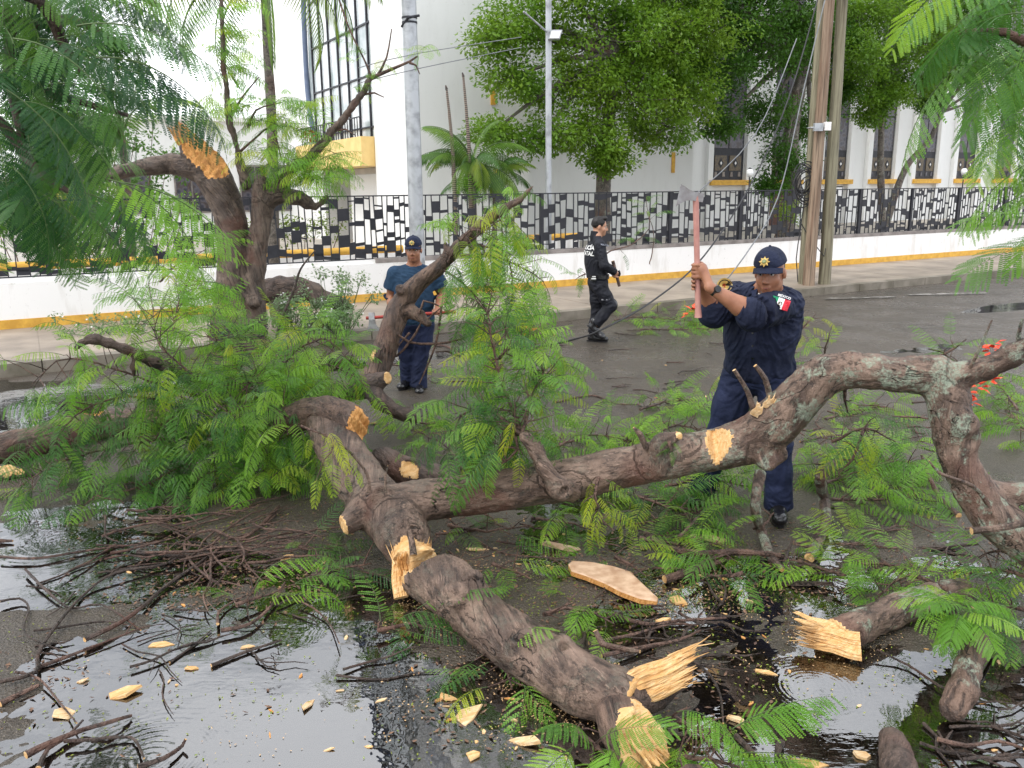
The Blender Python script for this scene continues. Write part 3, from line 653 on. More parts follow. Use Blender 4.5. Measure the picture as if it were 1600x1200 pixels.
# ================================================================== VEGETATION
def pinna(m_, o_, d, nrm, L, w, nseg, bend, droop, rnd):
    # one comb-like pinna: a midrib with little leaflets both sides; o_ origin, d direction, nrm normal
    d = d.normalized(); side = d.cross(nrm).normalized(); p = Vector(o_); step = L/nseg; cur = d.copy(); vs = []; fs = []
    for i in range(nseg):
        t = (i+.5)/nseg; cur = (cur + Vector((0, 0, -droop/nseg)) + Vector((bend/nseg, 0, 0))).normalized(); p = p+cur*step
        wl_ = w*(.55+.45*math.sin(math.pi*min(1, .15+t*.8))) if t < .92 else w*.5
        fwd = cur*step*.75; lift = nrm*(.28*wl_)
        for sg in (-1, 1):
            tip = p + side*(sg*wl_) + cur*(wl_*.5) + lift*rnd.uniform(-.6, .9); b_ = len(vs)
            vs += [p-cur*step*.42, p+cur*step*.30, tip+cur*step*.28, tip-cur*step*.30]; fs.append((b_, b_+1, b_+2, b_+3))
    m_.add(vs, fs, 0)
def frond_mesh(name, n=13, L=1.0, pl=.27, w=.021, arch=.5, pdroop=.5, fold=.15, seed=1, nseg=9, leaf=None, start=.14):
    rnd = random.Random(seed); m_ = MB(); pts = []; p = Vector((0, 0, 0)); el = .25*arch; K = 26
    yaw = 0; yb = rnd.uniform(-.35, .35)
    dirs = []
    for i in range(K+1):
        pts.append(p.copy()); t = i/K; e = el - arch*1.25*t; y_ = yb*t; d = Vector((math.cos(e)*math.cos(y_), math.cos(e)*math.sin(y_), math.sin(e))); dirs.append(d); p = p+d*(L/K)
    m_.tube(pts[::2], [.0055*L*(1-.7*i/(K//2)) for i in range(K//2+1)], 4, mi=1, caps=False)
    for i in range(n):
        t = start+(1-start)*(i+.3)/n; j = min(K, int(t*K)); o_ = pts[j]; d = dirs[j]; lat = Vector((0, 0, 1)).cross(d).normalized(); nr = d.cross(lat)
        a = R(76-36*t); ll = pl*(.62+.38*math.sin(math.pi*min(1, .1+t*.85)))*(1-.35*max(0, t-.75)/.25)
        for sg in (-1, 1):
            dd = (lat*(sg*math.sin(a)) + d*math.cos(a) - nr*(fold*(1+rnd.uniform(-.3, .3)))).normalized()
            dd = (dd+Vector((rnd.uniform(-.06, .06), rnd.uniform(-.06, .06), rnd.uniform(-.06, .06)))).normalized()
            pinna(m_, o_+d*rnd.uniform(-.006, .006), dd, nr, ll*rnd.uniform(.88, 1.06), w, nseg, 0, pdroop*rnd.uniform(.7, 1.2), rnd)
    return m_.mesh(name, [leaf or LEAF_F, STALK])
FRV = [(14, .5, .5, .15), (15, .9, .8, .3), (13, .2, .35, .05), (15, 1.3, 1.2, .5), (12, .7, 1.5, .8), (16, .8, .5, .2), (13, 1.0, 1.8, .6), (14, 1.5, .8, .35)]
FR = {}
for key, lm in (('f', LEAF_F), ('d', LEAF_D), ('n', LEAF_N), ('y', LEAF_Y)):
    FR[key] = [frond_mesh('frond', n=a, arch=ar, pdroop=pd, fold=fo, seed=10+i, leaf=lm, w=.0125, pl=.25) for i, (a, ar, pd, fo) in enumerate(FRV)]
# finer fronds for those that hang right before the camera
FRN = {}
for key, lm in (('f', LEAF_F), ('n', LEAF_N), ('d', LEAF_D), ('y', LEAF_Y)):
    FRN[key] = [frond_mesh('frond', n=19, arch=ar, pdroop=pd, fold=fo, seed=50+i, leaf=lm, w=.0150, nseg=15, pl=.31) for i, (ar, pd, fo) in enumerate(((.7, .45, .15), (.95, .7, .3), (.5, .9, .5), (1.2, 1.0, .4)))]
CLEAR = [(1188, 768, 1248, 828, 5.2), (598, 352, 684, 612, 8.6), (225, 172, 372, 290, 5.6), (1088, 655, 1240, 735, 4.5), (640, 835, 700, 925, 4.5), (895, 325, 985, 545, 11.0), (1060, 270, 1260, 560, 5.5), (885, 875, 1030, 940, 4.2), (1235, 950, 1370, 1030, 3.4), (905, 1000, 1100, 1110, 3.3), (1100, 920, 1235, 1110, 3.6), (700, 780, 900, 850, 4.4)]   # spots kept free of leaves: the men, the fresh wounds, bare road
CMI = (Matrix.Translation((0, 0, H)) @ CM).inverted()
def in_clear(p):
    if p.y < .3: return False
    q = CMI @ p; x, y = 800+F*q.x/-q.z, 600-F*q.y/-q.z
    return any(a < x < c and b_ < y < d_ and p.y < Y for a, b_, c, d_, Y in CLEAR)
def put_frond(parent, pos, d, L, key='f', near=False, roll=None, var=None, rnd=rng, name='frond'):
    d = Vector(d).normalized(); p0 = Vector(pos)
    if any(in_clear(p0+d*(L*t)) for t in (.1, .35, .6, .9)): return None
    x = d; up = Vector((0, 0, 1))
    if abs(x.z) > .97: up = Vector((1, 0, 0))
    y = up.cross(x).normalized(); z = x.cross(y); ro = rnd.uniform(-.5, .5) if roll is None else roll
    y2 = y*math.cos(ro)+z*math.sin(ro); z2 = x.cross(y2)
    M = Matrix((x, y2, z2)).transposed().to_4x4(); M = M @ Matrix.Diagonal((L, L*rnd.uniform(.9, 1.1), L*rnd.uniform(.85, 1.15), 1))
    M.translation = Vector(pos) - parent.location
    st = FRN[key] if near else FR[key]; me = st[var % len(st) if var is not None else rnd.randrange(len(st))]
    o = bpy.data.objects.new(name, me); COL.objects.link(o); o.parent = parent; o.matrix_local = M; return o
def leafy(label, stems, n, L=(.30, .42), key='f', near=False, barkm=None, droop=.1, twl=(.05, .22), floor=.035, group=None, name='leafy_branch', cat='branch', r0=.012, spread=1.0, start=.12, seed=None, up=.25, vars_=None, ymix=.0):
    rnd = random.Random(seed if seed is not None else hash_(label)); base = Vector(stems[0][0]); t_ = thing(name, label, cat, base, group)
    st = MB(); total = sum(sum((Vector(s[i+1])-Vector(s[i])).length for i in range(len(s)-1)) for s in stems)
    twd = [] 
    for s in stems:
        s = [Vector(p) for p in s]; P, Q = smooth_path(s, [r0*(1-.75*i/(len(s)-1)) for i in range(len(s))], .07)
        for i in range(1, len(P)-1): P[i] = P[i]+Vector((rnd.uniform(-1, 1), rnd.uniform(-1, 1), rnd.uniform(-1, 1)))*.006
        st.tube(P, Q, 6)
        ln = sum((P[i+1]-P[i]).length for i in range(len(P)-1)); m = max(2, int(round(n*ln/total)))
        ph = rnd.uniform(0, 6)
        for k in range(m):
            t = start+(1-start)*((k+rnd.random()*.8)/m); j = min(len(P)-2, int(t*(len(P)-1))); p = P[j]; tg = (P[j+1]-P[j]).normalized()
            an = ph+k*2.4; a = tg.cross(Vector((0, 0, 1))); a = a.normalized() if a.length > .1 else Vector((1, 0, 0)); b_ = tg.cross(a)
            rad = a*math.cos(an)+b_*math.sin(an); d = (tg*rnd.uniform(.1, .9)+rad*spread+Vector((0, 0, up))).normalized()
            tl = rnd.uniform(*twl); q = p+d*tl
            if q.z < floor: q.z = floor+rnd.uniform(0, .04)
            fl = rnd.uniform(*L)
            if tl > .03: st.tube([p, (p+q)/2+Vector((0, 0, rnd.uniform(-.01, .02))), q], [r0*.35, r0*.28, r0*.2], 5, caps=False)
            for e in range(1 if tl < .12 else 2):
                dd = (d+Vector((rnd.uniform(-.5, .5), rnd.uniform(-.5, .5), rnd.uniform(-.45, .2)-droop))).normalized()
                zmin = (floor*.8-q.z)/fl + .10
                if dd.z < zmin: dd.z = zmin; dd.normalize()
                kk = 'y' if rnd.random() < ymix else key
                put_frond(t_, q, dd, fl*rnd.uniform(.8, 1.1), kk, near, rnd=rnd, var=rnd.choice(vars_) if vars_ else None)
    st.build('stem', barkm or TWIG, t_, smooth=True); return t_
def hash_(s_): 
    h = 7
    for c in s_: h = (h*31+ord(c)) % 1000003
    return h
# ------------------------------------------------------------------ broadleaf courtyard trees
LT = leaf_mat('tree_leaf', [(.028, .095, .014), (.058, .16, .017), (.11, .23, .02), (.20, .30, .028)], trans=.4, rough=.35, world_sc=.9)
LT2 = leaf_mat('tree_leaf_pale', [(.038, .115, .014), (.075, .18, .017), (.14, .26, .02), (.24, .33, .03)], trans=.4, rough=.35, world_sc=.9)
TRK = bark_mat('courtyard_bark', (.09, .075, .06), (.22, .19, .155), .3)
def leaf_cluster(m_, c, r, n, rnd, ls=.085, flat=.75):
    vs, fs = [], []
    for _ in range(n):
        v = Vector((rnd.gauss(0, 1), rnd.gauss(0, 1), rnd.gauss(0, 1))); v.normalize(); v *= r*(rnd.random()**.45); v.z *= flat; p = c+v
        d = (v.normalized()*.8+Vector((rnd.uniform(-1, 1), rnd.uniform(-1, 1), rnd.uniform(-1.1, .5)))).normalized()
        up = Vector((rnd.uniform(-.6, .6), rnd.uniform(-.6, .6), 1)); sd_ = d.cross(up).normalized(); l = ls*rnd.uniform(.7, 1.25); w_ = l*.30; b_ = len(vs)
        nn = sd_.cross(d)*(l*.10)
        vs += [p, p+d*l*.5+sd_*w_-nn, p+d*l, p+d*l*.5-sd_*w_-nn]; fs.append((b_, b_+1, b_+2, b_+3))
    m_.add(vs, fs)
def tree(label, base, blobs, lm, seed, trunk_pts, r0, dens=1.0, name='leafy_tree', ls=.085, cat='tree', group=None):
    rnd = random.Random(seed); t_ = thing(name, label, cat, base, group)
    b = MB(); b.tube(trunk_pts, [r0*(1-.45*i/(len(trunk_pts)-1)) for i in range(len(trunk_pts))], 14, res=.3, wob=.12)
    tp = Vector(trunk_pts[-1])
    b.build('trunk', TRK, t_, smooth=True)
    lb = MB(); cr_ = MB(); hub = Vector(trunk_pts[-1])
    for (c, rx, rz) in blobs:
        c = Vector(c); mid = (hub+c)/2+Vector((0, 0, -.1*rx)); lb.tube([hub-(hub-Vector(trunk_pts[-2])).normalized()*.4, mid, c], [r0*.42, r0*.26, r0*.1], 7, res=.4, wob=.1)
        nb = int(30*dens*rx*rx) + 12
        for k in range(nb):
            v = Vector((rnd.gauss(0, 1), rnd.gauss(0, 1), rnd.gauss(0, 1))).normalized(); v.z *= .85
            q = c+Vector((v.x*rx, v.y*rx, v.z*rz))*(rnd.uniform(.5, 1.08)); 
            if rnd.random() < .3: lb.tube([c, (c+q)/2+Vector((0, 0, -.05)), q], [r0*.09, r0*.06, .012], 5, caps=False)
            leaf_cluster(cr_, q, rnd.uniform(.28, .52), int(rnd.uniform(75, 120)), rnd, ls*1.18)
    lb.build('limb', TRK, t_, smooth=True); cr_.build('crown', lm, t_); return t_
def TB(px, py, t, rx, rz=None): return (WT(px, py, t), rx, rz or rx*.85)
# tree A (centre)
s = s_at(940, 16.6); gA = S(s, 16.6, .45)
tree('full round tree with a bare straight trunk just left of the church slit window', gA,
     [TB(940, 60, 16.6, 1.35), TB(845, 215, 16.2, .62, .42), TB(800, 120, 16.4, .55, .45), TB(815, 30, 16.6, .7), TB(880, 130, 16.4, .95), TB(985, 150, 16.3, 1.0), TB(925, 215, 16.1, .75, .6), TB(1035, 195, 16.5, .75, .6), TB(1010, 55, 16.8, 1.2), TB(880, -20, 16.6, 1.0), TB(955, 250, 16.2, .42, .35), TB(960, -100, 17, 1.6, 1.4), TB(1030, 120, 17, .9), TB(1075, 150, 16.8, .8), TB(1085, 60, 17, 1.1), TB(1060, -20, 17, 1.2), TB(770, 205, 16.3, .4, .25), TB(775, 60, 16.5, .5, .35)],
     LT, 5, [gA, WT(942, 330, 16.6), WT(944, 250, 16.6), WT(955, 150, 16.6), WT(960, 60, 16.7)], .21, .95)
s = s_at(1228, 18.5); gB = S(s, 18.5, .45)
tree('tall dark trunked tree with a broad crown right behind the lashed wooden poles', gB,
     [TB(1110, 120, 17.8, 1.05), TB(1095, 20, 18, 1.2), TB(1180, 80, 18, 1.1), TB(1150, 10, 18, 1.3), TB(1205, 175, 18, .75, .7), TB(1060, 90, 17.6, .8), TB(1225, 245, 18.1, .55, .5), TB(1240, 60, 18.4, 1.1), TB(1265, 190, 18.6, .6), TB(1180, -100, 18.5, 1.9, 1.6), TB(1210, 285, 18.2, .4, .3), TB(1130, 190, 17.9, .6, .45), TB(1245, 0, 18, 1.3), TB(1290, 60, 19, 1.2), TB(1300, 150, 19, .8)],
     LT2, 6, [gB, WT(1238, 300, 18.5), WT(1236, 220, 18.5), WT(1250, 130, 18.5), WT(1262, 50, 18.6)], .27, .95)
s = s_at(1385, 19); gC = S(s, 19, .45)
tree('pale spotted slanting tree in front of the far stained windows', gC,
     [TB(1370, 100, 19, 1.0), TB(1400, 20, 19, 1.4), TB(1345, 30, 18.6, 1.1), TB(1335, 140, 18.6, .7), TB(1470, 60, 19.4, 1.1), TB(1420, 130, 19, .8), TB(1360, 175, 18.8, .5, .4), TB(1420, -90, 19, 1.9, 1.6), TB(1320, 90, 18.4, 1.1), TB(1440, 70, 18.6, 1.1), TB(1390, 150, 18.6, .7, .5)],
     LT2, 8, [gC, WT(1376, 260, 19), WT(1377, 190, 19), WT(1372, 120, 19)], .13, .95)
s = s_at(1388, 20.5); gD = S(s, 20.5, .45)
tree('dark forked tree leaning right across the far stained windows', gD,
     [TB(1500, 30, 20.5, 1.4), TB(1520, 110, 20.5, .9, .7), TB(1450, 155, 20.5, .55, .45), TB(1560, 60, 20.8, 1.2), TB(1580, 150, 20.8, .6, .4), TB(1500, -90, 21, 2.0, 1.7), TB(1480, 110, 20, 1.0), TB(1540, 20, 20, 1.4), TB(1590, 100, 20, .9)],
     LT2, 9, [gD, WT(1400, 300, 20.5), WT(1420, 255, 20.5), WT(1455, 215, 20.5), WT(1475, 160, 20.5)], .14, .9)
b = MB(); dT = bpy.data.objects[-1] if False else None
# ------------------------------------------------------------------ palms
PALM = leaf_mat('palm_leaf', [(.03, .09, .015), (.05, .13, .02), (.10, .20, .025), (.2, .27, .03)], trans=.35)
def palm_frond(L, arch, hang, seed, n=34, ll=.42, w=.018):
    rnd = random.Random(seed); m_ = MB(); p = Vector((0, 0, 0)); K = n; el = .75
    for i in range(K):
        t = i/K; e = el-arch*t; d = Vector((math.cos(e), 0, math.sin(e))); q = p+d*(L/K)
        r = .012*(1-.8*t); m_.tube([p, q], [r, r*.97], 4, 1, False)
        if t > .1:
            for sg in (-1, 1):
                lf = ll*(math.sin(math.pi*min(1, .15+.85*t))*.75+.25)*rnd.uniform(.85, 1.1); dd = Vector((.55, sg*.8, -.1-hang*.5)).normalized(); sd_ = dd.cross(Vector((0, 0, 1))).normalized()*w; pp = q.copy(); vs = [pp-sd_*.3, pp+sd_*.3]; fs = []
                for k in range(1, 5):
                    dd = (dd+Vector((0, 0, -hang*.35))).normalized(); pp = pp+dd*(lf/4); ww = sd_*(1 if k < 3 else (.7 if k == 3 else .1)); vs += [pp-ww, pp+ww]; b_ = 2*k-2; fs.append((b_, b_+1, b_+3, b_+2))
                m_.add(vs, fs, 0)
        p = q
    return m_.mesh('frond', [PALM, STALK])
PF_up = [palm_frond(1.0, a, .8, i, ll=.28, w=.0075, n=34) for i, a in enumerate((1.5, 1.9, 2.3))]
PF_h = [palm_frond(1.0, a, 2.6, i+9, ll=.22, w=.0032, n=38) for i, a in enumerate((1.9, 2.3))]
def put_palm(parent, pos, az_, el_, L, me):
    M = Matrix.Translation(Vector(pos)-parent.location) @ Matrix.Rotation(az_, 4, 'Z') @ Matrix.Rotation(-el_, 4, 'Y') @ Matrix.Diagonal((L, L, L, 1))
    o = bpy.data.objects.new('frond', me); COL.objects.link(o); o.parent = parent; o.matrix_local = M
def palm(label, base, hub, nf, L, meshes, seed, rad=.07, els=(-.3, .6), azs=None):
    rnd = random.Random(seed); t_ = thing('palm', label, 'palm', base)
    b = MB(); b.tube([base, (Vector(base)+Vector(hub))/2+Vector((.05, 0, 0)), hub], [rad*1.2, rad, rad*.8], 10, res=.3, wob=.15); b.build('trunk', TRK, t_, smooth=True)
    for k in range(nf):
        az_ = rnd.uniform(0, 6.28) if azs is None else azs[k % len(azs)]+rnd.uniform(-.25, .25)
        put_palm(t_, hub, az_, rnd.uniform(*els), L*rnd.uniform(.8, 1.1), rnd.choice(meshes))
    return t_
tt = 15.6; pb = S(s_at(735, tt), tt, .45)
palm('cluster palm with drooping dark green fronds in front of the white tower', pb, WT(738, 262, tt), 26, 1.35, PF_up, 3, .05, (-.6, .75))
o2 = S(s_at(765, tt+.3), tt+.3, .45); palm('smaller palm right beside the cluster palm against the white tower', o2, WT(772, 285, tt+.3), 18, 1.15, PF_up, 4, .05, (-.6, .6))
SPM, nt = mat('ringed_stem'); v = coords(nt, True, (1, 1, 26)); finish(nt, ramp(nt, N(nt, 'ShaderNodeTexWave', {'Vector': v, 'Scale': .32, 'Distortion': .6}, bands_direction='Z').outputs['Fac'], [(.35, (.03, .025, .02)), (.6, (.26, .2, .16))]), .7)
for (px0, py0, px1, py1, lab) in ((710, 290, 698, 140, 'shorter bare ringed palm stem left of the taller one before the tower'), (735, 290, 724, 120, 'taller bare ringed palm stem rising above the cluster palm')):
    a_, c_ = WT(px0, py0, tt), WT(px1, py1, tt); gb = Vector((a_.x, a_.y, .45)); b = MB(); b.tube([gb, a_, (a_+c_)/2+Vector((.02, 0, 0)), c_], [.06, .045, .035, .02], 10, res=.08, wob=.2); t_ = thing('bare_palm_stem', lab, 'palm stem', gb); b.build('stem', SPM, t_, smooth=True)
    b = MB(); b.tube([c_, c_+Vector((-.02, 0, .08))], [.03, .012], 8); b.build('tip', TWIG_D, t_)
# big drooping palm far left behind the snapped trunk
tt = 15.0; hb = WT(412, -35, tt); gb = S(s_at(418, tt), tt, .45)
palm('tall palm with long weeping fronds behind the snapped standing tree', gb, hb, 17, 2.6, PF_h, 12, .085, (-.9, .35), azs=[-.5, .15, 3.3, 2.7, -1.2, -2.2, .8, 4.1])
tt = 18; hb = WT(190, 215, tt); gb = S(s_at(190, tt), tt, .45)
palm('yellowish palm in the courtyard behind the left hanging canopy', gb, hb, 14, 1.7, PF_up, 13, .08, (-.2, .8))
tt = 17; hb = WT(90, 300, tt); gb = S(s_at(90, tt), tt, .45)
palm('low palm behind the far left stretch of the fence', gb, hb, 12, 1.3, PF_up, 14, .07, (-.2, .8))
# shrubs behind the fence
LSH = leaf_mat('croton_leaf', [(.06, .13, .015), (.14, .20, .02), (.28, .27, .03), (.30, .12, .03)], trans=.3, world_sc=6)
def shrub(label, px, py, t, rx, rz, lm, seed, ls=.07):
    c = WT(px, py, t); base = Vector((c.x, c.y, .45)); t_ = thing('shrub', label, 'shrub', base); rnd = random.Random(seed); m_ = MB(); st = MB()
    for k in range(int(26*rx)):
        v = Vector((rnd.uniform(-1, 1), rnd.uniform(-.6, .6), rnd.uniform(-1, 1))); q = c+U*(v.x*rx)+V*v.y*.5+Vector((0, 0, v.z*rz)); leaf_cluster(m_, q, .2, 55, rnd, ls)
        if k % 3 == 0: st.tube([base+U*(v.x*rx*.5), q], [.012, .006], 5, caps=False)
    m_.build('foliage', lm, t_); st.build('stem', TWIG, t_); return t_
shrub('yellow green croton shrub behind the fence right of the snapped trunk', 470, 362, 15.9, .95, .38, LSH, 1)
shrub('dark shrub behind the fence at the far left edge', 40, 350, 15.9, 1.0, .5, LSH, 2)
shrub('green shrub behind the fence below the left hanging canopy', 190, 350, 16.3, 1.2, .5, LT2, 3)
shrub('tall green shrub against the low white building', 170, 240, 22, 2.0, 1.0, LT2, 4, .1)
shrub('green bush against the white wall left of the snapped trunk', 60, 200, 24, 2.6, 1.8, LT, 5, .11)
shrub('low shrub by the brown church door', 1225, 330, 17.5, .5, .3, LT, 6)
shrub('thin green shrub behind the fence at its far right end', 1585, 300, 15.5, .6, .5, LT, 7)
# ================================================================== THE SNAPPED TREE AND THE FELLED LIMBS
def pts_field(chains, h, pad=.05):
    A = [p for c in chains for p, r in c]; m = max(r for c in chains for p, r in c)+pad
    lo = [min(p[i] for p in A)-m for i in range(3)]; hi = [max(p[i] for p in A)+m for i in range(3)]
    f = Field(lo, hi, h); f.axes = []
    for c in chains:
        P, Q = smooth_path([Vector(p) for p, r in c], [r for p, r in c], .09); f.chain(P, Q, .03); f.axes.append([tuple(p) for p in P])
    return f
def lump(f, p, r, k=.04): f.ell(p, (r, r*.9, r*.95), k=k)
def log(label, chains, name='felled_log', h=.012, barkm=None, lumps=(), cuts=(), cat='log', amp=.012, extra=None, base=None, woodm=None, stubs=(), fine=.004):
    f = pts_field(chains, h)
    for p, r in lumps:
        f.ell(p, (r, r*.9, r*.95), k=.045); f.ell(Vector(p)+Vector((-.1, -.9, .25)).normalized()*r*.95, (r*.42,)*3, k=.03, sub=True)
    for c in cuts: f.cut(*c)
    t_ = thing(name, label, cat, base or chains[0][0][0])
    me = f.mesh('log', [barkm or BARK, woodm or WOOD], disp=bark_disp(amp, 6, fine), off=t_.location, extra=extra); link('wood_body', me, t_)
    for s_ in stubs:
        b = MB(); b.tube(s_[0], s_[1], 8, res=.04, wob=.2, mi=0, capmi=1); b.build('twig_stub', [barkm or BARK, WOOD], t_, smooth=False)
    return t_
def C(px, py, Y, r): return (W(px, py, Y), r)
def L0(px, py, r, k=.95): return (G(px, py, r*k), r)
def splinters(parent, a, b_, wdir, width, thick, n, seed, m_=None, jag=.12, name='splintered_wood'):
    # one split block: grain ridges along its length, a torn far end
    rnd = random.Random(seed); a, b_ = Vector(a), Vector(b_); wdir = Vector(wdir).normalized(); ax = (b_-a).normalized(); nn = ax.cross(wdir).normalized(); Ln = (b_-a).length
    if nn.z < 0: nn = -nn
    Cn, K = n*4, 14; vs = []; fs = []
    cl = [Ln*(1-jag*abs(noise.noise(Vector((i*.55, seed, 0))))*2.0-jag*.25*rnd.random()) for i in range(Cn+1)]; cr_ = [noise.noise(Vector((i*.5, seed*1.7, 3))) for i in range(Cn+1)]; cf = [rnd.uniform(-1, 1) for i in range(Cn+1)]
    for sgn in (1, -1):
        for i in range(Cn+1):
            u_ = min(.5, max(-.5, i/Cn-.5+.45/Cn*noise.noise(Vector((i*1.7, seed, 5)))*2)); edge = math.sqrt(max(0, 1-(2*u_)**4))
            for k in range(K+1):
                t = k/K; th = thick*.5*(.35+.65*edge)*(1-.45*t)*(1+.35*cr_[i]+.16*cf[i]*(1 if sgn > 0 else .3)+.55*noise.noise(Vector((i*.22+t*1.5, t*4, seed)))+.25*noise.noise(Vector((i*.9, t*9, seed+3))))
                if k == K: th *= .3
                vs.append(a+wdir*(width*u_*(1-.12*t)+.004*math.sin(t*9+seed))+ax*(cl[i]*t)+nn*(th*sgn+.012*math.sin(t*2.5+seed)))
    M_ = (Cn+1)*(K+1)
    for i in range(Cn):
        for k in range(K):
            q = i*(K+1)+k; fs.append((q, q+1, q+K+2, q+K+1)); fs.append((q+M_, q+M_+K+1, q+M_+K+2, q+M_+1))
        q = i*(K+1)+K; fs.append((q, q+M_, q+M_+K+1, q+K+1)); q = i*(K+1); fs.append((q, q+K+1, q+M_+K+1, q+M_))
    for k in range(K):
        fs.append((k, k+M_, k+M_+1, k+1)); q = Cn*(K+1)+k; fs.append((q, q+1, q+M_+1, q+M_))
    for k in range(int(n*1.6) if width > .06 else 0):    # loose torn fibres
        u_ = rnd.uniform(-.5, .5); i0 = int((u_+.5)*Cn); r0_ = rnd.uniform(.0015, .004); p0 = a+wdir*(width*u_*.95)+ax*(cl[i0]*rnd.uniform(.55, .9))+nn*thick*.35*rnd.choice((-1, 1)); dd = (ax+wdir*rnd.uniform(-.35, .35)+nn*rnd.uniform(-.2, .5)).normalized()
        tb = MB(); tb.tube([p0, p0+dd*Ln*.15, p0+(dd+nn*rnd.uniform(-.2, .3)).normalized()*Ln*rnd.uniform(.25, .45)], [r0_*1.6, r0_, r0_*.3], 4); o0 = len(vs); vs += [Vector(q) for q in tb.v]; fs += [tuple(i+o0 for i in f) for f in tb.f]
    b = MB(); b.add(vs, fs); b.build(name, m_ or WOOD, parent)
# ------------------------------------------------------------------ A: the standing trunk, snapped off, on the pavement
YT = 10.75
def T(px, py, r, dy=0): return (W(px, py, YT+dy), r)
gT = W(372, 522, YT); bT = Vector((gT.x, gT.y, .15))
ch1 = [T(374, 545, .36), T(370, 505, .32), T(366, 470, .245), T(366, 430, .20), T(364, 380, .185), T(358, 335, .185), T(345, 298, .20), T(330, 270, .21), T(314, 248, .20), T(302, 228, .17)]
ch2 = [T(392, 500, .20), T(395, 450, .145), T(400, 400, .12), T(407, 350, .12), T(412, 310, .135), T(408, 285, .10)]
ch3 = [T(335, 275, .17), T(300, 262, .14), T(262, 256, .115), T(225, 262, .09, -.2), T(180, 272, .07, -.4), T(120, 290, .05, -.7)]
ch4 = [T(412, 312, .13), T(440, 304, .09), T(466, 308, .075), T(480, 316, .08)]
ch5 = [T(470, 312, .05), T(492, 322, .035), T(512, 308, .025)]
ch6 = [T(428, 300, .075), T(452, 270, .058), T(485, 245, .05), T(520, 205, .045), T(555, 160, .038), T(580, 122, .028)]
ch7 = [T(385, 290, .06), T(370, 240, .048), T(360, 190, .04), T(352, 130, .032), T(348, 70, .026), T(345, 0, .02), T(343, -60, .014)]
cutA = (W(316, 240, YT-.05), [Vector((.50, -.62, .62))], .40, True, .034, (.2, .2, 1))
fA = log('standing thick forked trunk snapped off with a bright orange wound at its top', [ch1, ch2, ch3, ch4, ch5, ch6, ch7], 'snapped_tree', .019, BARK_T,
     lumps=[(W(398, 470, YT-.2), .09), (W(345, 490, YT-.2), .10), (W(458, 310, YT-.1), .09)], cuts=[cutA], cat='tree', amp=.022, base=bT, woodm=WOOD2)
for k in range(5):      # bits of wire wound round the foot
    cc = W(372, 500+5*k, YT); b = MB(); b.tube([cc+Vector((math.cos(a*.45)*.375, math.sin(a*.45)*.375, .02*math.sin(a+k))) for a in range(15)], .008, 5); b.build('wire_winding', WIRE, fA, smooth=True)
splinters(fA, W(292, 222, YT-.2), W(270, 188, YT-.25), (.9, .2, .4), .22, .05, 5, 3, WOOD2, .5)
# twigs of the upper limb
b = MB(); b.tube([T(580, 122, 0)[0], T(612, 108, 0)[0], T(640, 96, 0)[0], T(652, 88, 0)[0]], [.026, .02, .014, .01], 7, res=.1); b.build('branch', TWIG, fA, smooth=True)
for q in ([(582, 125), (570, 95), (548, 50), (530, 0), (520, -40)], [(590, 118), (604, 90), (612, 45)], [(640, 98), (650, 102), (656, 116)], [(560, 150), (585, 145), (600, 152)], [(520, 205), (540, 202), (556, 212)], [(388, 200), (400, 172), (440, 160)], [(365, 175), (380, 150), (405, 120)], [(372, 240), (400, 215), (425, 200), (440, 250)]):
    b = MB(); b.tube([W(x, y, YT) for x, y in q], [.020]+[.012]*(len(q)-2)+[.006], 6, res=.12); b.build('branch', TWIG, fA, smooth=True)
def clump(label, parent_pts, n, L, key, **k): return leafy(label, parent_pts, n, L, key, **k)
def Wp(lst, Y): return [W(x, y, Y) for x, y in lst]
# leaf sprays growing on it
def sprays(parent, lst, key, L, near=False, seed=1, each=5, sag=.1, vars_=None, ymix=.2):
    rnd = random.Random(seed)
    for (x, y, Y) in lst:
        p = W(x, y, Y)
        for k in range(each):
            an = rnd.uniform(0, 6.28); d = Vector((math.cos(an), math.sin(an)*.7, rnd.uniform(-.4, .6)-sag))
            put_frond(parent, p+Vector((rnd.uniform(-.08, .08),)*3), d, L*rnd.uniform(.75, 1.2), 'y' if rnd.random() < ymix else key, near, rnd=rnd, var=rnd.choice(vars_) if vars_ else None)
sprays(fA, [(330, 150, YT), (345, 110, YT), (352, 165, YT), (400, 165, YT), (430, 160, YT), (445, 175, YT), (480, 165, YT), (360, 60, YT), (340, 40, YT), (350, 15, YT), (370, 85, YT), (325, 185, YT), (395, 235, YT-.3), (420, 230, YT-.3), (450, 262, YT-.2), (480, 275, YT-.2), (505, 265, YT-.2), (440, 200, YT), (470, 200, YT), (515, 245, YT), (490, 290, YT-.3), (500, 230, YT), (455, 245, YT-.2), (435, 245, YT-.2), (465, 190, YT), (410, 185, YT), (515, 270, YT-.3), (370, 120, YT), (340, 80, YT), (470, 270, YT-.3), (495, 255, YT-.2)], 'f', .48, seed=4, each=8, ymix=.25)
sprays(fA, [(565, 90, YT), (575, 115, YT), (590, 105, YT), (605, 85, YT), (560, 130, YT), (545, 60, YT), (650, 85, YT), (665, 80, YT)], 'f', .28, seed=5, each=3)
FLW = simple('flame_flower', (.80, .10, .02), (.75, .04, .02), 30, .5)
PINKF = simple('pink_flower', (.75, .06, .10), (.6, .02, .06), 30, .5)
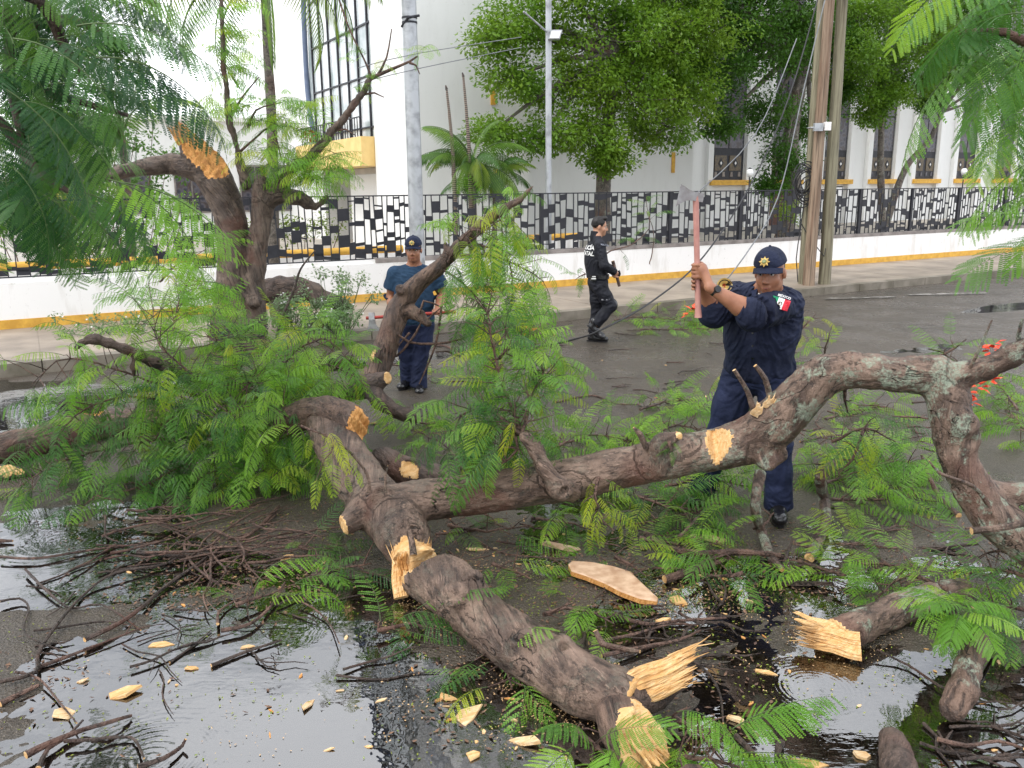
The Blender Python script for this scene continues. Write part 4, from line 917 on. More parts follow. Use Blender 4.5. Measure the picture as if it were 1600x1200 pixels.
def flower(p, r, label, m_=None, grp=None, n=7, seed=0):
    rnd = random.Random(seed); t_ = thing('flower', label, 'flower', p, grp)
    for k in range(n):
        an = rnd.uniform(0, 6.28); el = rnd.uniform(-.4, .9); d = Vector((math.cos(an)*math.cos(el), math.sin(an)*math.cos(el), math.sin(el))); sd_ = d.cross(Vector((.2, .1, 1))).normalized(); q = Vector(p)+d*r*.3
        b = MB(); u_ = d.cross(sd_); b.add([q, q+d*r*.5+sd_*r*.35+u_*r*.1, q+d*r+u_*r*.25, q+d*r*.5-sd_*r*.35+u_*r*.1, q+d*r*.5-u_*r*.04], [(0, 1, 4), (1, 2, 4), (2, 3, 4), (3, 0, 4)]); b.build('petal', m_ or FLW, t_)
for i, (x, y, Y) in enumerate(((484, 208, YT), (486, 216, YT))): flower(W(x, y, Y), .07, 'small pink red flower cluster above the snapped tree limb', PINKF, 'pink flowers by the tower', seed=i)
# ------------------------------------------------------------------ K: the root end lying behind the standing trunk
log('torn brown log end lying on the pavement behind the snapped trunk', [[(W(400, 462, 12.3), .15), (W(440, 452, 12.3), .19), (W(480, 455, 12.3), .16), (W(512, 470, 12.2), .11), (W(545, 476, 12.1), .05)], [(W(430, 470, 12.3), .12), (W(440, 500, 12.2), .14)]], h=.022, barkm=BARK_D,
    cuts=[(W(448, 436, 12.1), [Vector((.2, -.5, .8))], .22, True, .02, (1, 0, .2))], amp=.05, woodm=WOOD2)
# ------------------------------------------------------------------ B: the slanting limb before the man with the axe
YB = 7.6
fB = log('slanting bare limb rising to a sharp snapped tip before the man with the axe',
    [[C(578, 600, YB-.3, .11), C(596, 562, YB-.2, .10), C(610, 520, YB-.1, .098), C(624, 482, YB, .105), C(648, 448, YB, .078), C(690, 413, YB, .06), C(716, 385, YB, .048), C(750, 352, YB, .04), C(790, 325, YB, .03), C(812, 312, YB, .024), C(834, 291, YB, .008)],
     [C(635, 485, YB, .06), C(655, 492, YB-.1, .05), C(668, 505, YB-.15, .035)], [C(700, 405, YB, .035), C(696, 382, YB, .02)]],
    'slanting_limb', .013, BARK, lumps=[(W(626, 452, YB-.08), .05), (W(588, 555, YB-.3), .05)], cuts=[(W(583, 552, YB-.3), [Vector((-1, -.5, .5))], .07, True, .004, None)], cat='limb', amp=.012)
for q in ([(655, 490), (662, 470), (690, 480)], [(606, 508), (640, 535), (700, 535), (745, 520)], [(583, 562), (620, 556), (650, 520), (660, 500)], [(690, 480), (680, 540), (655, 600)], [(716, 385), (730, 375), (742, 352)], [(640, 520), (618, 545)], [(660, 505), (690, 480)]):
    b = MB(); b.tube(Wp(q, YB-.15), [.012]*(len(q)-1)+[.005], 6, res=.1); b.build('twig', TWIG, fB, smooth=True)
# short limbs near its foot
log('knotty short limb end with a pale cut left of the slanting limb foot', [[C(500, 615, 7.0, .08), C(545, 610, 7.0, .085), C(575, 603, 6.95, .10), C(600, 592, 6.9, .055), C(610, 588, 6.9, .04)], [C(578, 605, 6.95, .07), C(592, 625, 6.8, .07), C(618, 642, 6.7, .055), C(645, 652, 6.7, .05)]], h=.014, barkm=BARK_D, cuts=[(W(606, 590, 6.88), [Vector((.8, -.4, .3))], .07, True, .004, None)], amp=.014, base=W(570, 640, 7.0))
log('thick curved limb ending in a ragged orange break above the main trunk', [[C(430, 668, 5.7, .09), C(470, 650, 5.6, .10), C(510, 645, 5.45, .105), C(545, 656, 5.3, .10), C(575, 674, 5.2, .10)]], h=.012, barkm=BARK,
    cuts=[(W(556, 664, 5.22), [Vector((.95, -.45, .1))], .2, True, .022, (.8, -.3, .3))], amp=.014, woodm=WOOD2, base=W(500, 680, 6.0))
# ------------------------------------------------------------------ C + D: the great trunk, its chopped neck, the lower log, the long limb
neck = G(640, 868, .13)
c_up = [C(500, 655, 5.5, .10), C(525, 690, 5.25, .135), C(556, 742, 4.92, .142), C(588, 785, 4.64, .15), (W(618, 815, 4.42), .152), C(634, 842, 4.25, .135), (G(642, 868, .14), .11)]
c_lo = [(G(650, 885, .14), .125), L0(670, 900, .125), L0(702, 918, .135), L0(742, 958, .118), L0(800, 1000, .116), L0(860, 1040, .114), L0(925, 1076, .112), L0(985, 1098, .105)]
d_ch = [C(565, 800, 4.5, .09), C(605, 792, 4.5, .12), C(700, 776, 4.52, .108), C(800, 763, 4.5, .108), C(900, 746, 4.5, .112), C(1000, 725, 4.5, .105), C(1080, 708, 4.5, .105), C(1160, 692, 4.45, .120), C(1210, 660, 4.4, .125), C(1252, 618, 4.35, .112), C(1288, 585, 4.3, .098), C(1330, 577, 4.25, .088), C(1400, 585, 4.2, .085), C(1465, 588, 4.15, .095), C(1482, 620, 4.1, .092), C(1488, 680, 4.05, .086), C(1506, 740, 4.0, .085), C(1535, 785, 3.95, .092), C(1580, 830, 3.9, .10), C(1650, 880, 3.85, .10), (W(1720, 945, 3.75), .09), (G(1850, 1010, .07), .08)]
d_br1 = [C(1490, 588, 4.12, .06), C(1540, 576, 4.05, .05), C(1580, 556, 4.0, .052), C(1640, 535, 3.95, .05)]
d_br2 = [C(1520, 758, 4.0, .06), C(1560, 772, 3.98, .052), C(1640, 766, 3.95, .05)]
d_kn = [C(1190, 700, 4.4, .085), C(1203, 716, 4.38, .055)]
d_st = [C(1020, 715, 4.45, .06), C(1032, 695, 4.42, .05), C(1060, 682, 4.42, .026)]
e_st = [C(565, 800, 4.5, .085), C(550, 812, 4.4, .06), C(536, 822, 4.32, .048)]
limb2 = [C(893, 770, 4.36, .055), C(872, 762, 4.30, .06), C(852, 730, 4.32, .042), C(838, 705, 4.34, .038), C(820, 684, 4.36, .034)]
q_notch = W(1128, 712, 4.40)
cutsD = [(W(1119, 716, 4.40), [Vector((.80, -.50, .46)), Vector((-.95, -.35, .35))], .17, True, .0015, None),
         (W(1588, 556, 4.0), [Vector((.9, 0, .5))], .001, True, .003, None),
         (W(538, 821, 4.32), [Vector((-.8, -.5, -.1))], .10, True, .006, None),
         (G(618, 872, .17), [Vector((-.75, -.55, .15)), Vector((.25, -.6, -.75))], .16, True, .012, (0, .4, 1)),
         (G(668, 866, .20), [Vector((.7, -.62, .3)), Vector((.5, -.5, -.75))], .17, True, .012, (0, .4, 1)),
         (G(634, 856, .26), [Vector((-.1, -.9, .45)), Vector((.1, -.6, -.8))], .11, True, .010, (0, .4, 1)),
         (G(946, 1052, .27), [Vector((.55, -.62, .56))], .17, True, .006, None),
         (G(990, 1098, .12), [Vector((.95, -.55, 0))], .16, True, .016, (.8, -.6, 0))]
def wood_zone(pos):
    n = np.sin(pos[:, 0]*61+pos[:, 2]*40)*.012
    a = ((pos-np.array(G(640, 872, .20)))**2).sum(1) < (.125+n)**2
    b_ = ((pos-np.array(W(1064, 679, 4.40)))**2).sum(1) < .034**2
    return a | b_
fCD = log('great fallen trunk with a long lichened limb arching right and a chopped neck', [c_up, c_lo, d_ch, d_br1, d_br2, d_kn, d_st, e_st, limb2], 'fallen_tree', .0125, BARK_L,
    lumps=[(W(711, 930, 3.54), .066), (W(822, 1000, 3.22), .055), (W(740, 905, 3.68), .05), (W(880, 1010, 3.15), .04), (W(1200, 722, 4.32), .045), (W(1222, 712, 4.36), .035), (W(1506, 662, 3.98), .07), (W(1512, 690, 3.98), .055), (W(596, 772, 4.42), .05), (W(880, 768, 4.30), .05), (W(1540, 812, 3.88), .06)],
    cuts=cutsD, cat='fallen tree', amp=.013, base=Vector((G(700, 900).x, G(700, 900).y, 0)), extra=wood_zone, fine=.0045,
    stubs=[([W(646, 868, 3.98), W(643, 845, 4.03), W(633, 812, 4.1)], [.018, .016, .013]), ([W(930, 985, 3.2), W(940, 1005, 3.18), W(965, 1012, 3.15), W(1000, 1018, 3.1)], [.012, .012, .012, .008]),
           ([W(1180, 650, 4.36), W(1168, 612, 4.36), W(1147, 578, 4.36)], [.016, .013, .011]), ([W(1205, 628, 4.36), W(1195, 592, 4.36), W(1180, 571, 4.36)], [.018, .015, .011]),
           ([W(1010, 700, 4.42), W(1000, 678, 4.42), W(990, 668, 4.42)], [.018, .016, .006]), ([W(1518, 830, 3.7), W(1560, 825, 3.7), W(1600, 818, 3.7)], [.018, .016, .015]),
           ([W(1515, 576, 4.05), W(1530, 545, 4.0), W(1550, 500, 4.0)], [.010, .008, .004]), ([W(1590, 556, 4.0), W(1592, 520, 4.0), W(1598, 498, 4.0)], [.014, .01, .006]), ([W(1545, 790, 3.85), W(1520, 760, 3.8), W(1470, 740, 3.75), W(1452, 720, 3.75)], [.012, .010, .008, .003]),
           ([W(577, 770, 4.3), W(573, 740, 4.3), W(540, 700, 4.3), W(505, 680, 4.3)], [.012, .008, .006, .003]), ([W(603, 770, 4.33), W(602, 745, 4.33), W(606, 728, 4.33)], [.009, .006, .003])])
splinters(fCD, W(1200, 640, 4.33), W(1210, 618, 4.33), (.8, 0, -.4), .07, .012, 3, 2, CHIPM, .4)
splinters(fCD, W(1178, 650, 4.33), W(1190, 628, 4.33), (.8, 0, -.4), .05, .012, 2, 9, CHIPM, .4)
# fresh splinters at the neck
nk = Vector((-.02, -.11, .03))
splinters(fCD, G(626, 935, .02), G(619, 835, .27), (.9, .2, .1), .075, .035, 4, 21, WOOD, .4)
splinters(fCD, G(668, 882, .07)+nk, G(664, 842, .27)+nk*.3, (.9, .3, .1), .10, .035, 5, 22, WOOD, .45)
splinters(fCD, G(640, 890, .10)+nk, G(636, 858, .25)+nk*.6, (.9, .3, .1), .05, .03, 3, 25, WOOD2, .45)
# the big upright splinter at the lower end and the second broken leg towards the camera
sA, sB = G(975, 1085, .14), G(1092, 1032, .26)
splinters(fCD, sA, sB, Vector((.15, .35, .95)), .17, .045, 8, 31, WOOD, .22)
b = MB(); b.tube([G(960, 1100, .10), G(1010, 1090, .11), G(1060, 1062, .13), G(1078, 1046, .15)], [.075, .062, .045, .02], 10, res=.04, wob=.35); b.build('bark_flap', BARK_D, fCD, smooth=True)
lowleg = log('split pale stump of trunk running out of the picture below the lower log', [[(G(965, 1120, .09), .09), (G(1000, 1160, .09), .10), (G(1040, 1210, .09), .10), (G(1080, 1260, .09), .10)]], h=.011, barkm=BARK,
    cuts=[(G(990, 1150, .13), [Vector((.5, -.4, .75))], .28, True, .02, (.6, -.8, 0))], amp=.015)
splinters(lowleg, G(958, 1110, .14), G(1040, 1195, .13), (.8, .6, .2), .10, .03, 5, 33, WOOD, .3)
# ------------------------------------------------------------------ trunk piece under the great trunk, far logs left
log('shorter brown limb with a chopped pale top lying behind the great trunk', [[C(600, 722, 5.4, .10), C(640, 738, 5.25, .09), C(690, 748, 5.15, .075), C(712, 752, 5.1, .05)]], h=.013, barkm=BARK_D, cuts=[(W(632, 742, 5.16), [Vector((-.3, -.5, .8)), Vector((.6, -.5, .5))], .10, True, .006, None)], amp=.014)
log('long pale brown log lying across the far left under the leaves', [[L0(-60, 720, .13), L0(60, 690, .13), L0(160, 665, .12), L0(250, 655, .12)]], h=.015, barkm=BARK, cuts=[(G(142, 650, .2), [Vector((0, -.3, .9)), Vector((1, 0, .2))], .12, True, .01, None)], amp=.015, woodm=WOOD2)
log('short chopped log end with a pale face at the left edge under the leaves', [[L0(-40, 742, .055), L0(16, 738, .055), L0(50, 742, .02)]], h=.012, barkm=BARK_D, cuts=[(G(8, 738, .07), [Vector((.3, -.7, .5))], .14, True, .006, None)], amp=.012)
log('dark bare branch reaching up left over the leaf pile with a blunt forked tip', [[C(400, 618, 6.3, .045), C(345, 603, 6.2, .043), C(300, 590, 6.1, .042), C(240, 565, 6.0, .038), C(195, 545, 5.9, .032), C(150, 530, 5.85, .030), C(140, 528, 5.85, .026)], [C(150, 530, 5.85, .025), C(128, 535, 5.85, .02), C(118, 545, 5.85, .016)], [C(210, 555, 5.9, .018), C(208, 575, 5.88, .016), C(210, 598, 5.88, .008)]], h=.009, barkm=BARK_D, amp=.012, base=W(400, 640, 6.3), cat='branch', name='bare_branch')
# ------------------------------------------------------------------ right foreground pieces
lg = log('broken log with a long ragged yellow split end in the right foreground', [[L0(1262, 1000, .060), L0(1310, 992, .070), L0(1370, 968, .070), L0(1430, 942, .070), L0(1500, 925, .065)]], h=.010, barkm=BARK_L, cuts=[(G(1318, 990, .10), [Vector((-.85, -.55, .28))], .24, True, .014, (.9, -.3, .1))], amp=.012)
splinters(lg, G(1345, 1010, .07), G(1240, 985, .08), (.1, .6, .75), .125, .035, 8, 41, WOOD, .35)
splinters(lg, G(1320, 985, .11), G(1233, 960, .14), (.1, .6, .6), .05, .022, 3, 42, WOOD, .5)
log('upright looking stump end under the bright leaf rosette at lower right', [[(G(1490, 1108, .06), .052), (G(1503, 1080, .11), .052), (G(1512, 1045, .16), .046), (G(1530, 1005, .20), .042)]], h=.010, barkm=BARK, cuts=[(G(1484, 1120, .05), [Vector((-.5, -.85, -.1))], .12, True, .012, None)], amp=.012, woodm=BARK_D)
log('hollow dark bark piece standing at the bottom edge right of centre', [[(G(1395, 1160, .03), .05), (G(1405, 1200, .05), .055), (G(1410, 1260, .05), .055)]], h=.008, barkm=BARK_D, amp=.012, cat='bark piece', name='bark_piece')
# curved bare sticks standing in the leaves by the officer's boots
def stick(label, pts, r, m_=None, group=None, name='stick', cat='stick', n=8, res=.05, wob=.2, tip=None):
    b = MB(); rr = r if hasattr(r, '__len__') else [r]*(len(pts)-1)+[r*.5]
    b.tube(pts, rr, n, res=res, wob=wob, mi=0, capmi=1); return solo(b, name, [m_ or TWIG, tip or WOOD], label, cat, pts[0], group, False)
stick('smooth grey brown curved limb standing left of the black boot', [W(1188, 738, 4.75), W(1180, 790, 4.6), G(1190, 830, .06), G(1204, 868, .03), G(1222, 890, .02)], [.032, .03, .03, .026, .015], BARK_L)
stick('smooth pale S shaped limb standing right of the black boot', [W(1304, 722, 4.85), W(1282, 745, 4.75), G(1286, 775, .14), G(1290, 810, .08), G(1276, 850, .03), G(1264, 872, .02)], [.022, .034, .032, .032, .033, .03], BARK_L)
stick('long curved brown stick lying in front of the officer', [G(1008, 832, .05), G(1040, 855, .06), G(1090, 865, .06), G(1150, 863, .06), G(1205, 866, .05), G(1228, 872, .03)], [.018, .02, .022, .021, .016, .008])
stick('straight brown stick below the long curved brown stick', [G(1038, 905, .025), G(1080, 892, .03), G(1140, 872, .03)], .022)
stick('twisting thin stick bending past the bright sprigs right of the boot', [G(1222, 890, .02), G(1232, 860, .06), G(1240, 840, .12)], .010, TWIG_D)
stick('pale forked stick leaning in the leaves left of the lichened trunk', [G(1498, 806, .02), G(1470, 780, .05), G(1452, 745, .12), G(1440, 712, .2)], [.02, .018, .014, .008])
# ------------------------------------------------------------------ twigs on the wet ground, traced one by one
TW = [ # (points, radius, dark, label)
 ([(435, 792), (400, 828), (370, 842), (330, 828), (290, 845), (300, 880), (345, 915)], .016, 0, 'hooked brown branch end topping the heap of sticks at left'),
 ([(0, 870), (60, 872), (150, 858), (230, 850), (290, 850)], .011, 0, 'long thin stick running left from the heap of sticks'),
 ([(0, 1065), (55, 1050), (60, 1020), (90, 975), (130, 930), (180, 895), (260, 880), (300, 852)], .013, 1, 'long dark bent branch sweeping down the left foreground'),
 ([(132, 1000), (200, 965), (260, 915), (310, 880), (350, 852)], .016, 1, 'straight dark stick slanting across the left puddle'),
 ([(0, 1100), (30, 1085), (62, 1070)], .018, 0, 'thick short stick entering at the left edge'),
 ([(24, 1050), (60, 1060), (95, 1100), (120, 1130)], .008, 0, 'thin forked twig above the floating bark at lower left'),
 ([(345, 985), (390, 975), (425, 945), (445, 910)], .014, 0, 'brown curved stick beside the small sprig at left centre'),
 ([(340, 975), (342, 955), (365, 940), (385, 930)], .010, 0, 'short curled twig in the left puddle'),
 ([(465, 938), (490, 950), (515, 975), (530, 1005)], .007, 0, 'wiry arched twig left of the lower log'),
 ([(330, 1040), (380, 1020), (440, 1000)], .012, 1, 'flat stick floating in the middle of the left puddle'),
 ([(265, 1035), (300, 1010), (330, 985)], .008, 1, 'thin wet twig beside the floating bark sliver'),
 ([(40, 890), (70, 920), (110, 950), (160, 945), (220, 985)], .010, 1, 'wavy dark twig near the left edge'),
 ([(60, 1042), (100, 1028), (160, 1005)], .014, 0, 'pale worn stick below the wavy dark twig'),
 ([(0, 940), (30, 935), (45, 950), (40, 990), (105, 1020)], .009, 1, 'kinked dark twig at the far left'),
 ([(0, 845), (20, 845)], .018, 0, 'blunt stick end at the left edge above the heap'),
 ([(225, 810), (265, 820), (300, 832)], .007, 0, 'thin arched twig over the heap of sticks'),
 ([(225, 780), (255, 790), (285, 815), (303, 832)], .007, 0, 'thin twig arching down from the leaf pile'),
 ([(370, 842), (385, 880), (412, 910)], .009, 0, 'drooping side twig of the heap of sticks'),
 ([(215, 862), (280, 868), (350, 862), (380, 850)], .018, 1, 'thick wet stick under the heap'),
 ([(300, 890), (340, 870), (375, 850), (440, 835), (480, 830)], .010, 0, 'stick reaching right from the heap'),
 ([(40, 1180), (80, 1160), (130, 1140), (165, 1130), (205, 1118)], .017, 0, 'long peeled orange stick floating at lower left'),
 ([(60, 1200), (75, 1170), (100, 1155), (130, 1125)], .012, 1, 'forked dark twig crossing the peeled orange stick'),
 ([(100, 1158), (150, 1155), (205, 1152), (225, 1185)], .010, 1, 'dark twig lying across the lower left ripples'),
 ([(215, 1198), (255, 1185), (285, 1165), (290, 1155)], .013, 1, 'black stick end poking from the ripples'),
 ([(680, 540), (700, 542), (725, 560), (740, 590)], .022, 0, 'short broken branch standing left of the central spray'),
 ([(868, 628), (925, 618), (960, 630), (1000, 632)], .014, 0, 'reddish stick on the road behind the central spray'),
 ([(975, 600), (1020, 612)], .010, 1, 'dark twig on the open road'),
 ([(980, 622), (1005, 605), (1010, 622)], .006, 0, 'tiny forked twig on the open road'),
 ([(890, 548), (930, 549)], .008, 1, 'thin dark stick on the road behind the central spray'),
 ([(960, 960), (1010, 975), (1060, 970), (1135, 965)], .014, 0, 'long stick right of the lower log'),
 ([(940, 1025), (1000, 1012), (1060, 1000), (1095, 985)], .014, 0, 'stick lying just behind the big splinter'),
 ([(905, 975), (915, 1000), (925, 1030)], .012, 1, 'dark stick leaning beside the lower log'),
 ([(1000, 960), (1005, 985), (1020, 1015)], .007, 1, 'thin twig crossing the sticks right of the lower log'),
 ([(920, 1005), (985, 992), (1050, 975), (1090, 978)], .011, 0, 'second long stick right of the lower log'),
 ([(1085, 1035), (1110, 1055), (1125, 1085), (1130, 1130)], .009, 1, 'curved dark twig right of the big splinter'),
 ([(700, 810), (740, 840), (790, 865), (890, 873)], .008, 0, 'long thin twig under the long limb'),
 ([(680, 835), (745, 828), (760, 822)], .012, 0, 'stick in the shade of the great trunk'),
 ([(655, 880), (710, 800), (735, 770)], .007, 0, 'thin twig leaning beside the chopped neck'),
 ([(850, 838), (900, 820), (1010, 810)], .008, 0, 'thin stick below the hanging sprig'),
 ([(1460, 850), (1480, 862), (1530, 870)], .010, 1, 'dark curved twig near the hollow bark'),
 ([(1330, 648), (1380, 635), (1420, 660), (1440, 690)], .010, 0, 'arched brown twig left of the lichened trunk'),
 ([(1250, 690), (1310, 680), (1370, 690), (1450, 680)], .010, 0, 'long twig behind the lichened trunk'),
 ([(1262, 655), (1300, 665), (1345, 680)], .008, 0, 'thin twig behind the arching limb'),
 ([(940, 680), (990, 690), (1040, 680), (1090, 690)], .012, 0, 'dark twig with a chopped end behind the long limb'),
 ([(955, 720), (965, 705), (1000, 655)], .014, 0, 'pale stick leaning behind the long limb'),
 ([(960, 520), (1000, 522), (1040, 500), (1085, 490)], .010, 1, 'long thin branch at the foot of the far leaf heap'),
 ([(1060, 498), (1058, 470), (1058, 460)], .012, 1, 'short upright dark stick in the far leaf heap'),
 ([(890, 482), (905, 486), (918, 495)], .014, 1, 'bent stick against the kerb by the walking officer'),
 ([(460, 480), (440, 520), (430, 548)], .010, 1, 'UP'),
 ([(1555, 1010), (1500, 1080), (1420, 1040), (1370, 1015)], .010, 1, 'dark twig lying past the rosette stump'),
 ([(1600, 1000), (1540, 1020), (1500, 1060)], .012, 1, 'dark stick entering at the right edge above the drain bars'),
 ([(1465, 1155), (1510, 1165), (1560, 1158), (1600, 1170)], .012, 0, 'sodden stick at the lower right corner'),
 ([(1220, 1160), (1215, 1180), (1235, 1200)], .020, 1, 'short dark stick stub at the bottom edge'),
 ([(1150, 1150), (1180, 1180), (1200, 1200)], .016, 1, 'soaked stick in the leaves at the bottom edge'),
]
for q, r, dk, lab in TW:
    if lab == 'UP': stick('thin black crooked twig sticking up from the leaf pile before the snapped trunk', [W(430, 550, 7.0), W(436, 510, 7.0), W(458, 455, 7.0), W(470, 420, 7.0), W(492, 392, 7.0)], [.014, .012, .011, .009, .005], TWIG_D); continue
    rnd = random.Random(hash_(lab)); pts = [G(x, y, r*.8+ (.03*math.sin(i*1.3+1)**2 if len(q) > 3 else .0)) for i, (x, y) in enumerate(q)]
    r *= .78; stick(lab, pts, [r*(1-.5*i/(len(q)-1)) for i in range(len(q))], TWIG_D if dk else TWIG, n=7)
def scatter_twigs(n, box_, rl, label, group, seed, m_, Lr=(.12, .5), pile=.0):
    rnd = random.Random(seed)
    for k in range(n):
        x, y = rnd.uniform(box_[0], box_[2]), rnd.uniform(box_[1], box_[3]); g = G(x, y, 0); an = rnd.gauss(.1, .9); l = rnd.uniform(*Lr); d = Vector((math.cos(an), math.sin(an), 0)); s_ = Vector((-d.y, d.x, 0))
        r = rnd.uniform(*rl); z = gh(g.x, g.y); z = max(z, -.004)+r*.7+rnd.random()*pile
        pts = [g+d*(l*t)+s_*(rnd.uniform(-.07, .07)*l)+Vector((0, 0, z+rnd.uniform(0, .012)+pile*.3*rnd.random())) for t in (0, .25, .5, .75, 1)]
        b = MB(); b.tube(pts, [r, r*.9, r*.8, r*.65, r*.3], 6, res=.06, mi=0)
        if rnd.random() < .6:
            sp_ = pts[2]; e = sp_+(d*.5+s_*rnd.choice((-.6, .6)))*l*.4; b.tube([sp_, (sp_+e)/2+Vector((0, 0, .01)), e], [r*.6, r*.5, r*.25], 5)
        solo(b, 'twig', m_, label, 'twig', pts[0], group, True)
scatter_twigs(46, (120, 800, 440, 900), (.004, .009), 'thin brown twig in the tangled heap of sticks at left', 'twigs of the left heap', 1, TWIG, (.25, .7), .05)
scatter_twigs(34, (0, 850, 560, 1060), (.003, .007), 'thin wet twig lying in the shallow left puddle', 'twigs in the left puddle', 2, TWIG_D, (.15, .5), .01)
scatter_twigs(26, (690, 790, 1080, 900), (.003, .008), 'thin twig on the ground under the long limb', 'twigs under the long limb', 3, TWIG, (.12, .45), .03)
scatter_twigs(22, (900, 940, 1130, 1040), (.003, .008), 'thin twig right of the lower log', 'twigs right of the lower log', 4, TWIG_D, (.15, .45), .02)
scatter_twigs(44, (690, 500, 1250, 640), (.004, .009), 'small dark twig strewn on the open wet road', 'twigs on the open road', 5, TWIG_D, (.12, .5), .0)
scatter_twigs(26, (1230, 830, 1560, 905), (.004, .009), 'small brown stick between the boot and the lichened trunk', 'sticks by the boot', 6, TWIG, (.1, .4), .02)
scatter_twigs(20, (1430, 1080, 1600, 1200), (.004, .008), 'soaked twig at the lower right corner', 'twigs at the lower right', 7, TWIG_D, (.12, .35), .01)
scatter_twigs(22, (1230, 640, 1480, 720), (.005, .010), 'brown twig in the leaves behind the arching limb', 'twigs behind the arching limb', 8, TWIG, (.2, .6), .12)
scatter_twigs(16, (980, 720, 1240, 860), (.004, .008), 'brown twig among the leaves under the long limb right', 'twigs among the middle leaves', 9, TWIG, (.2, .5), .06)
# ------------------------------------------------------------------ wood chips and leaves
def chip(g, l, w_, th, an, m_, label, group, seed, z=None, tilt=.2, name='wood_chip'):
    rnd = random.Random(seed); K = 5; top_ = []; 
    for k in range(K):
        a = 2*math.pi*k/K+rnd.uniform(-.3, .3); rr = rnd.uniform(.6, 1.2); top_.append((math.cos(a)*l*.5*rr, math.sin(a)*w_*.5*rr))
    zz = z if z is not None else max(gh(g.x, g.y), 0)+th*.6; ca, sa = math.cos(an), math.sin(an); tx, ty = rnd.uniform(-tilt, tilt), rnd.uniform(-tilt, tilt)
    def P(x, y, h): return (g.x+x*ca-y*sa, g.y+x*sa+y*ca, zz+h+x*tx+y*ty+.15*th*math.sin(x*40))
    vs = [P(x, y, -th/2) for x, y in top_]+[P(x*.93, y*.93, th/2*rnd.uniform(.5, 1.2)) for x, y in top_]+[P(0, 0, th*.45)]
    fs = [tuple(range(K-1, -1, -1))]+[(k, (k+1) % K, (k+1) % K+K, k+K) for k in range(K)]+[(k+K, (k+1) % K+K, 2*K) for k in range(K)]
    b = MB(); b.add(vs, fs); return solo(b, name, m_, label, 'wood chip', Vector((g.x, g.y, zz)), group)
BIG = [(190, 1085, .16, .09, .3, 'square orange wood chip floating in the left puddle'), (730, 1118, .15, .12, .9, 'jagged pale chip left of the lower log end'), (698, 1090, .09, .06, -.6, 'small orange chip above the jagged pale chip'), (820, 1160, .15, .07, -.4, 'split yellow chip near the bottom edge'), (740, 1180, .08, .07, .5, 'pale chip at the bottom edge below the jagged one'),
       (480, 1103, .04, .11, -.3, 'thin pale chip standing in the bright puddle'), (1060, 940, .10, .07, -.9, 'yellow chip at the end of the long bark slab'), (1172, 940, .07, .03, -.5, 'small cream chip on the dark wet road'), (1190, 1050, .12, .03, -.4, 'thin cream sliver left of the round ripples'), (1345, 1183, .09, .05, -.1, 'white chip floating by the hollow bark piece'),
       (1268, 1195, .15, .05, -.1, 'brownish chip floating at the bottom edge'), (100, 1115, .10, .11, .4, 'white bark chip at lower left'), (448, 873, .09, .06, .6, 'pale yellow chip right of the heap of sticks'), (385, 1012, .08, .04, .2, 'orange bark chip in the middle of the left puddle'), (250, 1008, .14, .04, .1, 'curled orange bark strip floating in the left puddle'), (1150, 1125, .11, .04, -.5, 'long chip in the leaves right of the split stump'), (300, 1045, .07, .04, 0, 'yellow leaf like chip in the left puddle'), (129, 1065, .05, .03, .7, 'little tan chip left of the square orange one'), (1035, 972, .09, .05, .3, 'pale chip behind the sticks right of the lower log'),
       (745, 862, .14, .06, .1, 'pale chip under the long limb near the small sprig'), (680, 790, .14, .05, -.7, 'split chip leaning behind the great trunk'), (585, 665, .09, .06, 1.2, 'curled pale chip at the foot of the ragged orange break')]
for i, (x, y, l, w_, an, lab) in enumerate(BIG): chip(G(x, y), l, w_, .007+.006*(i % 3 == 0), an, CHIPM if i % 2 else WOOD, lab, None, i)
for bx_, n, lab, grp in (((640, 1040, 900, 1190), 16, 'tiny yellow chip on the wet ground beside the lower log', 'chips by the lower log'), ((1040, 890, 1160, 960), 12, 'small pale chip near the end of the bark slab', 'chips by the bark slab'), ((150, 860, 620, 1180), 18, 'small tan chip floating in the left puddle', 'chips in the left puddle'), ((640, 790, 900, 900), 16, 'small chip on the ground under the long limb', 'chips under the long limb'), ((1100, 930, 1560, 1190), 16, 'small pale chip in the right puddle', 'chips in the right puddle'), ((840, 470, 1240, 640), 18, 'small pale chip strewn on the open road', 'chips on the open road')):
    rnd = random.Random(hash_(lab))
    for k in range(n): chip(G(rnd.uniform(bx_[0], bx_[2]), rnd.uniform(bx_[1], bx_[3])), rnd.uniform(.015, .06), rnd.uniform(.008, .022), .004, rnd.uniform(0, 3), (CHIPM, WOOD, WOOD2)[k % 3], lab, grp, k)
# the big bark slab lying pale side up
out = [(888, 882), (895, 876), (925, 878), (960, 885), (985, 893), (1000, 908), (1015, 922), (1028, 934), (1026, 940), (1000, 936), (970, 925), (945, 912), (915, 900), (893, 893)]
g0 = G(960, 908, .05); P = [G(x, y, .05) for x, y in out]; n = len(P); b = MB()
cc_ = sum((Vector(p) for p in P), Vector())/n
b.add([p-Vector((0, 0, .026)) for p in P], [tuple(range(n))], 0); b.add([p-Vector((0, 0, .026)) for p in P]+[p for p in P], [(k, k+n, (k+1) % n+n, (k+1) % n) for k in range(n)], 1)
ins = [cc_+(p-cc_)*.9+Vector((0, 0, .006)) for p in P]; b.add(P+ins+[cc_+Vector((0, 0, .003))], [((k+1) % n, k, k+n, (k+1) % n+n) for k in range(n)]+[((k+1) % n+n, k+n, 2*n) for k in range(n)], 0)
SLAB = simple('pale_inner_bark', (.60, .42, .28), (.40, .24, .14), 16, .5, .4, .3, 70)
